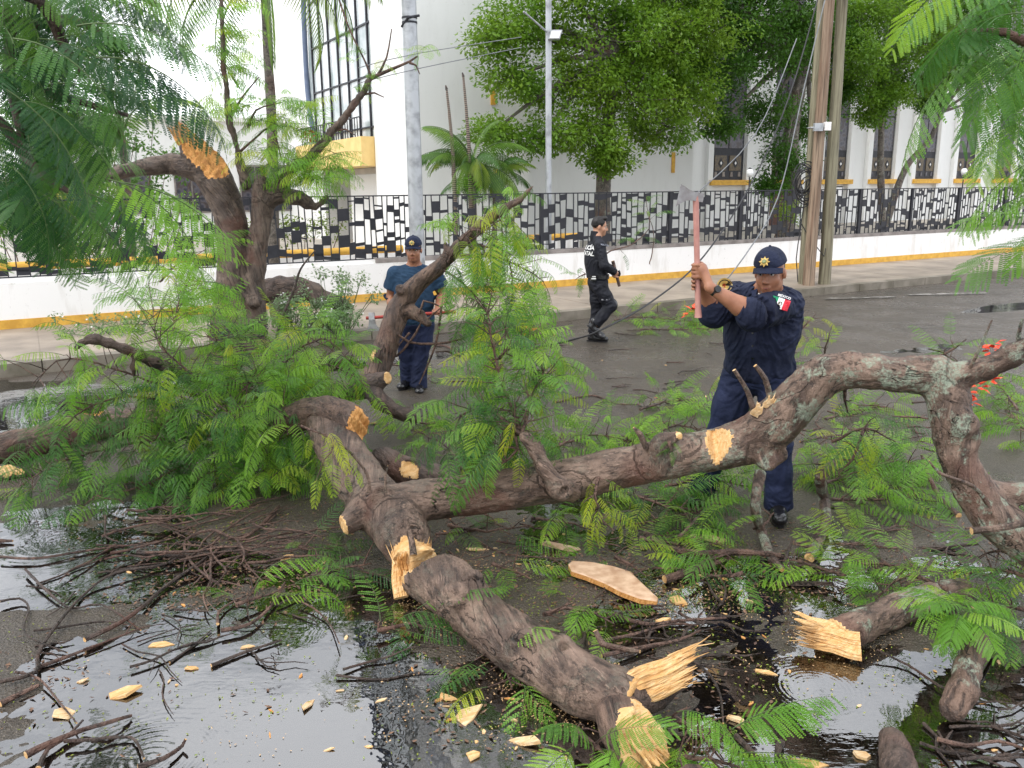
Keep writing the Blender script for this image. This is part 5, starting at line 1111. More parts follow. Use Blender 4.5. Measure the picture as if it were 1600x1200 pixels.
solo(b, 'bark_slab', [SLAB, WOOD2], 'long pale curved slab of bark lying right of the chopped neck', 'bark slab', g0)
for (x, y, lab) in ((880, 858, 'narrow pale bark strip behind the long slab'), (1105, 845, 'thin pale strip below the officer legs'), (1470, 858, 'brown hollow bark strip before the lichened trunk'), (1260, 915, 'flat brown bark strip floating on the wet road'), (1425, 800, 'dark bark strip lying left of the lichened trunk foot')):
    chip(G(x, y), .36, .06, .02, -.2, (SLAB if 'pale' in lab else BARK_D), lab, None, int(x), name='bark_strip')

# ------------------------------------------------------------------ litter nobody could count: leaflets, bark crumbs and sawdust
def litter(name, label, m_, boxes, seed, size, lift=.002):
    rnd = random.Random(seed); vs = []; fs = []
    for (x0, y0, x1, y1, n) in boxes:
        cl = [(rnd.uniform(x0, x1), rnd.uniform(y0, y1)) for _ in range(max(3, n//45))]
        for k in range(n):
            c = cl[rnd.randrange(len(cl))]; sp = (x1-x0)*.10; px, py = (rnd.gauss(c[0], sp), rnd.gauss(c[1], sp*.4)) if rnd.random() < .7 else (rnd.uniform(x0, x1), rnd.uniform(y0, y1))
            g = G(px, py); z = max(gh(g.x, g.y), 0)+lift+rnd.random()*.003; a = rnd.uniform(0, 6.28); l = rnd.uniform(*size); w_ = l*rnd.uniform(.25, .6); dx, dy = math.cos(a), math.sin(a); b_ = len(vs); t = rnd.uniform(-.3, .5)*l
            vs += [(g.x-dx*l*.5, g.y-dy*l*.5, z), (g.x+dy*w_*.5, g.y-dx*w_*.5, z+.001), (g.x+dx*l*.5, g.y+dy*l*.5, z+max(0, t)), (g.x-dy*w_*.5, g.y+dx*w_*.5, z+.002)]; fs.append((b_, b_+1, b_+2, b_+3))
    b = MB(); b.add(vs, fs); o = b.build(name, m_); tag(o, label, None, None, 'stuff')
GREENS = leaf_mat('litter_leaf', [(.05, .12, .02), (.14, .24, .03), (.38, .34, .05), (.25, .14, .04)], trans=.2, world_sc=90)
BROWNS = simple('litter_bark', (.20, .11, .06), (.07, .04, .03), 60, .6); DUST = simple('sawdust', (.66, .46, .24), (.40, .24, .11), 60, .7)
litter('leaf_litter', 'loose green and yellow leaflets scattered over the wet road', GREENS, [(0, 780, 620, 1190, 600), (640, 820, 1250, 950, 1800), (640, 950, 1250, 1190, 450), (1100, 820, 1600, 1190, 500), (700, 560, 1400, 700, 900), (250, 780, 560, 860, 700)], 1, (.008, .018))
litter('bark_litter', 'crumbs of brown bark scattered over the wet road', BROWNS, [(100, 800, 520, 940, 1300), (640, 800, 1250, 960, 1500), (660, 960, 1200, 1190, 600), (1200, 820, 1560, 930, 700), (700, 520, 1300, 640, 600), (0, 900, 500, 1190, 150)], 2, (.008, .035))
litter('sawdust', 'pale sawdust and tiny wood crumbs round the cuts', DUST, [(600, 870, 760, 1000, 700), (780, 1040, 960, 1130, 900), (1000, 900, 1180, 960, 450), (560, 1020, 900, 1190, 350), (1150, 880, 1400, 1100, 350), (100, 980, 520, 1190, 90), (700, 840, 1000, 900, 300)], 3, (.004, .014))
# ================================================================== FOLIAGE OF THE FELLED CROWN
# left pile
ctr = (400, 640, 6.6)
LP = [ # end points (px, py, Y or None for ground), label
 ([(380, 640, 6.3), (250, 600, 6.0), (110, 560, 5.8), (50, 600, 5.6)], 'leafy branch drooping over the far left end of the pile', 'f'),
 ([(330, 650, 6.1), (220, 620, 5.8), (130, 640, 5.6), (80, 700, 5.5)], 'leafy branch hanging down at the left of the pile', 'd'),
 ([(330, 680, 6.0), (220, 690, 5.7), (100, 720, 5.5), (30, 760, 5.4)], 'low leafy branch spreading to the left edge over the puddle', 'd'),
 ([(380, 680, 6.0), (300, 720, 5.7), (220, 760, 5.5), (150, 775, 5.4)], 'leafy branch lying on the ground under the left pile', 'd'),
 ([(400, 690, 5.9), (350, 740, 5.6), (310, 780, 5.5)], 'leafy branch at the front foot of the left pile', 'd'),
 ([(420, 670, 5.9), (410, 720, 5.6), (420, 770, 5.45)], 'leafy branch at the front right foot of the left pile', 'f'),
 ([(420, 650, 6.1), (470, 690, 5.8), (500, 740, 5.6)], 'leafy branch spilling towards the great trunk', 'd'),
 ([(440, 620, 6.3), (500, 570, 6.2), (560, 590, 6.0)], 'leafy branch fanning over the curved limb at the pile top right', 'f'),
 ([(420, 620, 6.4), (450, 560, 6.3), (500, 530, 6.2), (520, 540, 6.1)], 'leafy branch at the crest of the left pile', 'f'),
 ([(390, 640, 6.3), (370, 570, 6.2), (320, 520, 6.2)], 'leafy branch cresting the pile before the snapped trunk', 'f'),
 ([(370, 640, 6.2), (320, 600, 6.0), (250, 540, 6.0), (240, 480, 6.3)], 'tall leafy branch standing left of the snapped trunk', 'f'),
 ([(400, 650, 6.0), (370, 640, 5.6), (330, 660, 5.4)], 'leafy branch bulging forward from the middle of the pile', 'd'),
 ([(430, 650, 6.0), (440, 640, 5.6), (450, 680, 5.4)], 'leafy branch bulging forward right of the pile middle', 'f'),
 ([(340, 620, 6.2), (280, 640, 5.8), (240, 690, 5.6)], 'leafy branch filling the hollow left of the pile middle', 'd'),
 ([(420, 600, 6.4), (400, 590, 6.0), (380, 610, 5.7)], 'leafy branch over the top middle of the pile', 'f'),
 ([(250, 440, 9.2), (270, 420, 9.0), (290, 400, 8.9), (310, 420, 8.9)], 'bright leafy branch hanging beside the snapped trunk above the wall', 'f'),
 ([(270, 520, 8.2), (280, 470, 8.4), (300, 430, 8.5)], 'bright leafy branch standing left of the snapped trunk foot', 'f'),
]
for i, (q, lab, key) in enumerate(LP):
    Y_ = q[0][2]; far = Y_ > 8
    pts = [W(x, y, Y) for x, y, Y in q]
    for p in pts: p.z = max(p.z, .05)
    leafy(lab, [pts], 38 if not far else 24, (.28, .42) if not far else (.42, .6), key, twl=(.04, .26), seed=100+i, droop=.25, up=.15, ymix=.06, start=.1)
def ground_branch(label, q, n, L=(.24, .36), key='f', z=.10, **k):
    leafy(label, [[G(x, y, z*(1-.6*i/(len(q)-1))) for i, (x, y) in enumerate(q)]], n, L, key, **k)
GB = [
 ([(740, 770), (700, 700), (640, 670)], 16, 'f', 'low leaves behind the great trunk beside the ragged break', .15),
 ([(700, 760), (760, 720), (800, 700)], 14, 'd', 'low leaves at the foot of the central spray', .15),
 ([(860, 700), (930, 680), (990, 690)], 16, 'f', 'bright flat leaves lying behind the long limb', .1),
 ([(880, 730), (960, 720), (1050, 700)], 16, 'f', 'bright flat leaves just behind the middle of the long limb', .12),
 ([(1000, 640), (1060, 625), (1130, 650)], 16, 'f', 'bright leaves on the road left of the officer legs', .1),
 ([(1010, 680), (1070, 665), (1120, 690)], 12, 'f', 'bright leaves between the long limb and the officer legs', .1),
 ([(980, 770), (1040, 790), (1100, 800)], 14, 'd', 'dark leaves under the long limb left of the officer', .08),
 ([(1060, 840), (1100, 800), (1140, 765)], 15, 'f', 'large leaf spray under the long limb before the officer boots', .12),
 ([(1040, 760), (1100, 750), (1170, 760)], 14, 'f', 'pale leaf spray right under the chopped notch', .12),
 ([(1000, 840), (1060, 850), (1130, 850)], 12, 'f', 'low leaves around the long curved brown stick', .06),
 ([(1080, 890), (1115, 872), (1150, 866)], 7, 'd', 'low leaves left of the grey brown curved limb', .06),
 ([(1160, 895), (1120, 900), (1080, 890)], 7, 'f', 'small leaves beside the straight brown stick', .04),
 ([(700, 820), (760, 830), (830, 820)], 9, 'd', 'sparse leaves on the ground in the shade of the long limb', .05),
 ([(830, 810), (880, 815), (930, 830)], 10, 'f', 'sparse leaves on the ground under the hanging sprig', .06),
 ([(770, 880), (800, 890), (830, 905)], 7, 'f', 'single small sprig lying right of the chopped neck', .05),
 ([(960, 870), (985, 880), (1010, 900)], 7, 'f', 'small sprig lying over the bark slab', .07),
 ([(850, 960), (900, 950), (960, 975)], 11, 'f', 'bright sprig lying just behind the lower log', .06),
 ([(770, 1010), (790, 1040), (800, 1075)], 11, 'd', 'dark leaves poking from under the lower log', .03),
 ([(590, 985), (640, 975), (690, 985)], 9, 'd', 'thin sprig floating left of the lower log', .02),
 ([(900, 1140), (930, 1165), (960, 1195)], 12, 'f', 'leafy sprig at the bottom edge below the lower log', .05),
 ([(1050, 1120), (1090, 1140), (1130, 1190)], 14, 'f', 'leafy sprig at the bottom edge right of the split stump', .07),
 ([(1060, 1180), (1110, 1190), (1160, 1200)], 10, 'd', 'dark leaves at the very bottom edge right of centre', .04),
 ([(1280, 760), (1330, 740), (1400, 730)], 16, 'f', 'leaves on the ground left of the lichened trunk', .1),
 ([(1300, 780), (1370, 780), (1440, 775)], 16, 'f', 'flat pale leaf spray on the road before the lichened trunk', .05),
 ([(1350, 740), (1400, 720), (1450, 730)], 14, 'f', 'pale leaf spray close to the lichened trunk', .1),
 ([(1262, 700), (1295, 720), (1325, 750)], 8, 'f', 'bright leaves right of the officer legs', .06),
 ([(1290, 655), (1340, 640), (1400, 640)], 10, 'f', 'leaves behind the arching limb', .1),
 ([(1320, 900), (1260, 880), (1230, 870)], 10, 'f', 'leaf spray reaching left on the wet road at right', .06),
 ([(1420, 890), (1360, 880), (1310, 895)], 14, 'f', 'leaf spray in the middle of the right foreground', .08),
 ([(1480, 920), (1420, 900), (1370, 930)], 14, 'f', 'leaf spray over the broken log at right', .12),
 ([(1600, 900), (1550, 890), (1500, 900)], 12, 'f', 'leaves at the right edge above the rosette', .14),
 ([(1640, 960), (1580, 950), (1540, 960)], 12, 'd', 'dark leaves at the right edge beside the rosette', .14),
 ([(1600, 870), (1560, 860), (1530, 870)], 8, 'f', 'leaves at the right edge under the lichened trunk', .25),
 ([(450, 845), (490, 860), (540, 850)], 8, 'd', 'small leaves lying left of the chopped neck', .03),
 ([(480, 905), (530, 890), (580, 880)], 8, 'd', 'soaked leaves floating left of the chopped neck', .02),
 ([(370, 945), (400, 935), (430, 925)], 5, 'f', 'little sprig beside the brown curved stick in the left puddle', .03),
 ([(600, 570), (640, 575), (680, 600)], 9, 'f', 'bright leaves on the road by the feet of the man with the axe', .04),
 ([(620, 640), (650, 660), (690, 660)], 12, 'f', 'pale leaves on the road before the man with the axe', .1),
 ([(960, 500), (1000, 495), (1060, 500), (1110, 505)], 22, 'f', 'far leaf heap along the kerb behind the axe handle', .10),
 ([(1000, 515), (1060, 515), (1130, 512)], 16, 'f', 'lower half of the far leaf heap near the kerb', .06),
 ([(1590, 640), (1560, 600), (1540, 580)], 12, 'f', 'leaves with orange flowers behind the right fork', .25),
 ([(1640, 700), (1590, 660), (1560, 620)], 12, 'f', 'leaves drooping at the right edge behind the lichened trunk', .2),
 ([(230, 520), (200, 515), (170, 525)], 12, 'f', 'small weeds growing on the pavement left of the snapped trunk', .1),
]
for i, (q, n, key, lab, z) in enumerate(GB):
    far = q[0][1] < 620
    leafy(lab, [[G(x, y, z*(1-.5*k/(len(q)-1))+.02) for k, (x, y) in enumerate(q)]], int(n*(2.6 if 620 <= q[0][1] < 800 and q[0][0] > 840 else 1.6 if q[0][1] < 800 else 1.0)), (.24, .38) if not far else (.3, .45), key, twl=(.02, .16), seed=300+i, droop=.15, up=.1, floor=.03, ymix=.05, vars_=[0, 2, 2, 5, 3] if q[0][1] > 840 else None, near=q[0][1] > 1100, name='leafy_branch')
# central spray
CS = [
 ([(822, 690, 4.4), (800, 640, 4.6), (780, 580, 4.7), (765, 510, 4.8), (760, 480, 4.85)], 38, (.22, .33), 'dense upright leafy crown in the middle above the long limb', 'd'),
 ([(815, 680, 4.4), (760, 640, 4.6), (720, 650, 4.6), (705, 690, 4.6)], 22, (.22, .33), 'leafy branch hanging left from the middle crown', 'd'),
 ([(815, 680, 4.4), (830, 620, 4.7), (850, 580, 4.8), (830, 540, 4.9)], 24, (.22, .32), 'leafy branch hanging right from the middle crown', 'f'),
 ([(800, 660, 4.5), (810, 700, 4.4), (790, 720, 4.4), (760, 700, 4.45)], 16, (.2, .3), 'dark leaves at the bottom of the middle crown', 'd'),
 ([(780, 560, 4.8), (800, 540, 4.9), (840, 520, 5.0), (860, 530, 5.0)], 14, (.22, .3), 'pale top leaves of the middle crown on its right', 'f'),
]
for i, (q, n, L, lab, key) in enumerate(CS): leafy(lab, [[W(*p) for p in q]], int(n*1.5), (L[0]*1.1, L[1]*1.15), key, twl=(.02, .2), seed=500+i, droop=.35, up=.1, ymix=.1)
BS = [
 ([(700, 405, YB), (730, 380, YB-.2), (780, 345, YB-.2), (800, 335, YB-.2)], 24, (.3, .42), 'yellow green leaves hanging from the upper slanting limb', 'f', .3),
 ([(690, 420, YB), (720, 440, YB-.3), (750, 470, YB-.4), (770, 500, YB-.4)], 24, (.3, .42), 'leafy branch drooping from the slanting limb beside the man with the axe', 'd', .05),
 ([(720, 400, YB), (770, 400, YB-.1), (820, 420, YB-.2), (850, 440, YB-.2)], 22, (.3, .42), 'feathery leafy branch reaching right below the slanting tip', 'f', .05),
 ([(740, 380, YB), (790, 400, YB-.2), (800, 460, YB-.3), (790, 500, YB-.3)], 22, (.3, .42), 'dark leafy branch hanging straight down below the slanting tip', 'd', .1),
 ([(700, 410, YB-.1), (735, 360, YB-.2), (780, 375, YB-.3)], 18, (.3, .4), 'bright leaves clustered around the slanting limb', 'f', .3),
]
for i, (q, n, L, lab, key, ym) in enumerate(BS): leafy(lab, [[W(*p) for p in q]], int(n*1.1), (L[0]*1.1, L[1]*1.1), key, twl=(.02, .25), seed=600+i, droop=.6, up=-.1, ymix=ym)
leafy('sprig of fine leaves hanging across the long limb at its middle', [[W(935, 745, 4.25), W(930, 775, 4.2), W(940, 810, 4.15), W(960, 830, 4.12)]], 15, (.17, .25), 'y', seed=700, twl=(.0, .08), droop=.4, ymix=.0)
leafy('small dark leaf tuft growing on the long limb left of the notch', [[W(1045, 690, 4.33), W(1048, 700, 4.3), W(1052, 712, 4.3)]], 6, (.08, .11), 'd', seed=701, twl=(0, .02), droop=.4)
leafy('yellow green sprig dangling before the great trunk at left', [[W(470, 665, 4.3), W(520, 690, 4.25), W(505, 720, 4.2), W(490, 760, 4.2)], [W(520, 690, 4.25), W(540, 720, 4.25), W(560, 750, 4.3)]], 15, (.14, .2), 'y', seed=702, twl=(.0, .06), droop=.5, up=0, r0=.006)
leafy('upright bright sprig standing on the road right of the officer', [[G(1278, 590, .02), W(1290, 545, 7.2), W(1300, 510, 7.2)]], 15, (.28, .38), 'f', seed=703, twl=(0, .1), droop=.2)
leafy('small pale sprig at the waist of the officer', [[W(1245, 520, 8.4), W(1262, 505, 8.4), W(1275, 490, 8.4)]], 6, (.25, .35), 'y', seed=704, twl=(0, .1))
leafy('yellowing leaf spray hanging under the arching limb', [[W(1300, 690, 4.9), W(1350, 670, 4.8), W(1400, 690, 4.7)], [W(1350, 670, 4.8), W(1330, 720, 4.7), W(1310, 740, 4.7)]], 24, (.22, .32), 'd', seed=705, twl=(0, .12), droop=.45, ymix=.35)
leafy('bare looking sprig with feathery leaves behind the right fork', [[W(1460, 560, 5.6), W(1490, 545, 5.6), W(1510, 530, 5.6)], [W(1500, 570, 5.6), W(1470, 550, 5.7), W(1450, 545, 5.7)]], 12, (.2, .3), 'd', seed=706, twl=(0, .1))
leafy('small sprig hanging below the arching limb near its bend', [[W(1320, 600, 4.35), W(1322, 625, 4.35), W(1325, 645, 4.35)]], 6, (.12, .18), 'd', seed=707, twl=(0, .04), droop=.8)
leafy('bright green leafy sapling behind the fence right of the walking officer', [[S(s_at(1018, 13.7), 13.7, .5), WT(1022, 370, 13.7), WT(1012, 330, 13.7), WT(1010, 305, 13.7)]], 9, (.3, .42), 'f', seed=708, twl=(0, .1), droop=.2, start=.6, cat='sapling', name='sapling')
# star shaped rosette, lower right
t_ = thing('leaf_rosette', 'bright star shaped rosette of fresh leaves on the stump at lower right', 'leaf rosette', G(1500, 955, .3)); rs = random.Random(4)
for k in range(15):
    an = k*2.4; put_frond(t_, t_.location+Vector((0, 0, rs.uniform(-.02, .03))), (math.cos(an), math.sin(an)*.9, rs.uniform(.05, .55)), rs.uniform(.21, .30), 'f', True, roll=rs.uniform(-.15, .15), rnd=rs, var=rs.choice((0, 1)))
for k in range(6): put_frond(t_, t_.location, (math.cos(k), -.6, -.5), .22, 'f', True, rnd=rs, var=2)
# flowers
for i, (x, y, Y) in enumerate(((1548, 548, 4.3), (1552, 538, 4.3), (1540, 590, 4.3), (1548, 595, 4.3), (1512, 615, 4.2), (1518, 630, 4.2), (1530, 605, 4.3))): flower(W(x, y, Y), .05, 'small orange red flower behind the right fork', None, 'orange flowers by the right fork', seed=i+3)
for i, (x, y) in enumerate(((820, 516), (826, 520))): flower(W(x, y, 8.2), .09, 'orange red flower on the middle crown top', None, 'flowers on the middle crown', seed=i+13)
for i, (x, y) in enumerate(((1080, 489), (1084, 487))): flower(W(x, y, 12.3), .13, 'orange red flower on the far leaf heap', None, 'flowers on the far leaf heap', seed=i+23)
# white flowering weeds round the torn root end
def weeds(label, x, y, Y, rx, rz, seed):
    rnd = random.Random(seed); c = W(x, y, Y); t_ = thing('weed_bush', label, 'weed', Vector((c.x, c.y, .15))); m_ = MB(); st = MB(); fl = MB()
    for k in range(34):
        q = c+Vector((rnd.gauss(0, .5)*rx, rnd.gauss(0, .4)*rx, rnd.uniform(-1, 1)*rz)); st.tube([Vector((c.x+(q.x-c.x)*.4, q.y, .15)), q], [.006, .003], 4, caps=False); leaf_cluster(m_, q, .12, 34, rnd, .05)
        for e in range(1 if k % 2 else 0): p = q+Vector((rnd.uniform(-.1, .1), rnd.uniform(-.15, 0), rnd.uniform(0, .12))); fl.box(-.009, .009, -.009, .009, -.008, .008, fn=lambda a, b_, c_: (p.x+a, p.y+b_, p.z+c_))
    m_.build('foliage', WEED, t_); st.build('stem', STALK, t_); fl.build('blossom', WH, t_)
WEED = leaf_mat('weed_leaf', [(.07, .13, .05), (.12, .2, .08), (.2, .28, .14)], trans=.3)
weeds('pale weed bush with tiny white blossoms over the torn log end', 520, 455, 11.8, .55, .3, 1)
weeds('pale weed bush with tiny white blossoms below the torn log end', 455, 490, 11.6, .5, .22, 2)
weeds('low weeds along the kerb beside the axe head', 535, 500, 11.2, .45, .14, 3)
weeds('sparse weeds on the pavement left of the snapped trunk foot', 195, 515, 11.6, .6, .16, 4)
# ------------------------------------------------------------------ hanging canopy close to the camera, upper left
lt = thing('near_tree', 'dark leafy tree with its crown hanging into the upper left corner', 'tree', Vector((-3.6, 3.4, 0)))
b = MB(); b.tube([Vector((-3.6, 3.4, -.05)), Vector((-3.55, 3.6, 1.6)), Vector((-3.3, 3.9, 3.0)), Vector((-2.9, 4.1, 3.9))], [.2, .17, .14, .10], 14, res=.15, wob=.15); b.build('trunk', BARK_T, lt, smooth=True)
rn = random.Random(77); brs = [[(-60, -40, 4.0), (60, 0, 4.2), (95, 60, 4.3), (130, 120, 4.3)], [(-80, 60, 4.2), (10, 20, 4.4), (15, 120, 4.4), (40, 240, 4.4)], [(-60, 150, 4.3), (10, 200, 4.4), (60, 270, 4.4), (110, 300, 4.4)], [(-60, -80, 4.6), (140, -40, 4.8), (250, 10, 4.9)], [(-80, 330, 5.0), (0, 330, 5.2), (40, 325, 5.3)], [(-60, 100, 5.0), (60, 140, 5.1), (200, 180, 5.2)], [(-60, -20, 4.6), (40, 40, 4.7), (110, 30, 4.8), (190, 70, 4.8)]]
for q in brs:
    b = MB(); b.tube([W(*p) for p in q], [.04 if q[0][1] != 330 else .08]+[.028]*(len(q)-2)+[.012], 8, res=.1, wob=.2); b.build('branch', BARK_D, lt, smooth=True)
b = MB(); b.tube([Vector((-2.9, 4.1, 3.9)), W(-60, -40, 4.2)], [.09, .045], 8); b.build('branch', BARK_D, lt, smooth=True)
cnt = 0
def nfr(px, py, Y, dpx, dpy, L, key='n', var=None, dY=0.0, roll=None):
    p = W(px, py, Y); d = W(px+dpx, py+dpy, Y+dY)-p; put_frond(lt, p, d, L, key, True, rnd=rn, var=var, roll=roll)
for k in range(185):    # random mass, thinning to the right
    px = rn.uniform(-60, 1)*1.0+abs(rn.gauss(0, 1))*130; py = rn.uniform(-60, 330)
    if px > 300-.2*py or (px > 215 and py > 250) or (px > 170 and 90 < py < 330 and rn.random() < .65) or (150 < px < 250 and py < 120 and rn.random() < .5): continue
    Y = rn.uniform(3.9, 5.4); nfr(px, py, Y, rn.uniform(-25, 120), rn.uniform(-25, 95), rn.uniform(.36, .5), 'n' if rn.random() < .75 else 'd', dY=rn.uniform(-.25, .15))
# the crown goes on above the picture; the puddles mirror it
for q in ([(-60, -60, 4.2), (0, -250, 5.0), (60, -450, 6.0)], [(-80, -40, 4.6), (-160, -300, 5.4), (-200, -600, 6.2)], [(0, -250, 5.0), (200, -380, 5.8)]):
    b = MB(); b.tube([W(*p) for p in q], [.06, .04, .02], 8, res=.2, wob=.2); b.build('branch', BARK_D, lt, smooth=True)
for k in range(150):
    px = rn.uniform(-420, 330); py = rn.uniform(-760, -90)
    if px > 330+.25*py+60*rn.random(): continue
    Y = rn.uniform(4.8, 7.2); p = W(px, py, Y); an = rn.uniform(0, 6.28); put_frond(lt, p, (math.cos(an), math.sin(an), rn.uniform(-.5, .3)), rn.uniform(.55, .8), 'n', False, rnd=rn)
# the long ones that show singly
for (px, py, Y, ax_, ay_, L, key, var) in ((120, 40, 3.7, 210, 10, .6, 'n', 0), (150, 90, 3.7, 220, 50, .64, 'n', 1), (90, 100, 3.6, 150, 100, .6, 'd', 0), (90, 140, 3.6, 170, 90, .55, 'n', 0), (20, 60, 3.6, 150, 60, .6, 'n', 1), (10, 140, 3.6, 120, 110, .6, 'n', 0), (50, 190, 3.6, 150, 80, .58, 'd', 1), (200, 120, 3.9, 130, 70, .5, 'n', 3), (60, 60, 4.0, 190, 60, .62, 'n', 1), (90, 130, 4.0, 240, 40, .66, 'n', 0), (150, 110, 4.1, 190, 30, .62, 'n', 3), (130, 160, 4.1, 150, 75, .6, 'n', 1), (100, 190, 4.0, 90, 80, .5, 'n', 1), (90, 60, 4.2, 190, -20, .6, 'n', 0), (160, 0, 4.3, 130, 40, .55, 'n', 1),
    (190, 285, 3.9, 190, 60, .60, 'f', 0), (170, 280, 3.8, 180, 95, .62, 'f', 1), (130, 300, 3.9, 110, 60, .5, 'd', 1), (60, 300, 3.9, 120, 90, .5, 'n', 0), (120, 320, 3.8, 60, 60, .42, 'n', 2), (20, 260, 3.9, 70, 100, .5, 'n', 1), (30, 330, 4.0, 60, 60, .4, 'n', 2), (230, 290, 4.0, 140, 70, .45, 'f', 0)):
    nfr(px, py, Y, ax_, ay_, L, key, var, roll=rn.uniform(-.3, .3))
# ------------------------------------------------------------------ hanging fronds, upper right
rt = thing('near_tree', 'bright drooping fronds of a near tree entering from the right edge', 'tree', Vector((3.4, 2.6, 0)))
b = MB(); b.tube([Vector((3.4, 2.6, -.05)), Vector((3.35, 2.7, 1.8)), Vector((3.2, 2.8, 3.4))], [.18, .15, .11], 14, res=.15, wob=.15); b.build('trunk', BARK_T, rt, smooth=True)
for q in ([(1760, -120, 3.0), (1640, 60, 3.0), (1570, 50, 3.0), (1500, 50, 3.0)], [(1760, 40, 3.0), (1680, 150, 3.0), (1620, 180, 3.0)], [(1760, 250, 3.0), (1680, 320, 3.0), (1610, 330, 3.0)], [(1700, -80, 3.2), (1600, -40, 3.2), (1500, -30, 3.2)]):
    b = MB(); b.tube([W(*p) for p in q], [.03, .02, .014, .008], 8, res=.08); b.build('branch', TWIG, rt, smooth=True)
b = MB(); b.tube([Vector((3.2, 2.8, 3.4)), W(1760, -120, 3.0), W(1760, 40, 3.0), W(1760, 250, 3.0)], [.10, .05, .035, .03], 8, res=.1); b.build('branch', BARK_T, rt, smooth=True)
rn2 = random.Random(5)
for (px, py, ax_, ay_, L, key, var) in ((1560, 55, -190, 155, .56, 'd', 0), (1590, 60, -160, 60, .46, 'd', 1), (1600, 70, -130, 110, .45, 'f', 0), (1610, 90, -110, 90, .44, 'd', 1), (1640, 140, -150, 90, .50, 'f', 0), (1630, 110, -60, 150, .46, 'd', 1), (1620, 180, -90, 70, .40, 'f', 0),
    (1560, 40, -120, 20, .36, 'd', 2), (1640, 130, -190, 20, .46, 'f', 1), (1660, 230, -110, 60, .42, 'f', 0), (1650, 300, -110, 20, .36, 'f', 1), (1640, 340, -120, -10, .34, 'f', 0), (1680, 370, -180, 30, .48, 'd', 0), (1650, 350, -60, 50, .3, 'f', 1),
    (1620, -10, -150, 60, .46, 'd', 1), (1600, -40, -100, 70, .4, 'd', 2), (1560, -30, -140, 50, .42, 'd', 0), (1640, 20, -70, 110, .4, 'f', 1), (1620, 60, -20, 120, .4, 'd', 0), (1500, -40, -80, 60, .36, 'f', 1), (1650, 80, -110, 60, .4, 'f', 0), (1655, 170, -60, 120, .4, 'd', 1), (1600, 20, -120, 30, .4, 'd', 1)):
    p = W(px, py, 3.0+rn2.uniform(-.2, .25)); d = W(px+ax_, py+ay_, 3.0+rn2.uniform(-.15, .15))-p; put_frond(rt, p, d, L*.95, key, True, rnd=rn2, var=var, roll=rn2.uniform(-.4, .4))
# ================================================================== PEOPLE
SKIN = simple('brown_skin', (.36, .165, .095), (.27, .115, .065), 14, .42, .45, .12, 90, .002)
SKIN2 = simple('tan_skin', (.46, .25, .16), (.36, .18, .11), 14, .45, .45, .12, 90, .002)
NAVY = simple('navy_cloth', (.016, .022, .050), (.007, .010, .026), 5, .8, .25, .6, 26, .02)
NAVY2 = simple('navy_trouser_cloth', (.016, .023, .060), (.007, .011, .030), 4, .8, .25, .6, 20, .02)
TEE = simple('blue_tee_cloth', (.022, .052, .098), (.015, .036, .07), 8, .8, .2, .3, 260, .002)
BLACKC = simple('black_cloth', (.012, .013, .020), (.006, .007, .011), 9, .7, .3, .35, 260, .002)
LEATH = simple('black_leather', (.016, .016, .018), (.008, .008, .010), 12, .22, .6, .2, 80, .003)
HAIR = simple('black_hair', (.012, .010, .009), (.005, .004, .004), 60, .5, .4, .6, 160, .004)
EYEW = simple('eye_white', (.6, .57, .53), rough=.2); EYED = simple('eye_dark', (.015, .01, .008), rough=.15)
LIP = simple('lip', (.26, .09, .07), rough=.4)
GOLD = simple('gold_badge', (.62, .44, .14), (.38, .25, .07), 60, .35, .5, .4, 200, .003, metal=.4)
def v3(x): return Vector(x)
def frame(fwd, up):
    f = v3(fwd).normalized(); r = f.cross(v3(up)).normalized(); u = r.cross(f); return f, r, u     # r = the body's own right side when f looks ahead
def cols(*a): return np.array([[a[j][i] for j in range(3)] for i in range(3)], np.float32)
def fold_disp(amp, sc_=9, seed=0, stretch=(1, 1, .5)):
    def fn(pos, wv):
        out = pos.copy(); o = Vector((seed*3.1, seed, seed*7.7))
        for i in range(len(pos)):
            p = pos[i]; x, y, z = float(p[0]), float(p[1]), float(p[2]); w = noise.noise(Vector((x, y, z))*3+o)*.35
            a = 1-abs(noise.noise(Vector(((x+z*.5+w)*1.0, y, (z-x*.5+w)*1.9))*sc_+o))*2.6; c = 1-abs(noise.noise(Vector((x-z*.35, y, z*1.3+x*.4+w))*sc_*1.7-o))*2.4
            d = amp*(max(0, a)*.75+max(0, c)*.4-.35); out[i, 0] += d*.35*(1 if x > 0 else -1)*0; out[i, 1] -= d; out[i, 2] += d*.25
        return out
    return fn
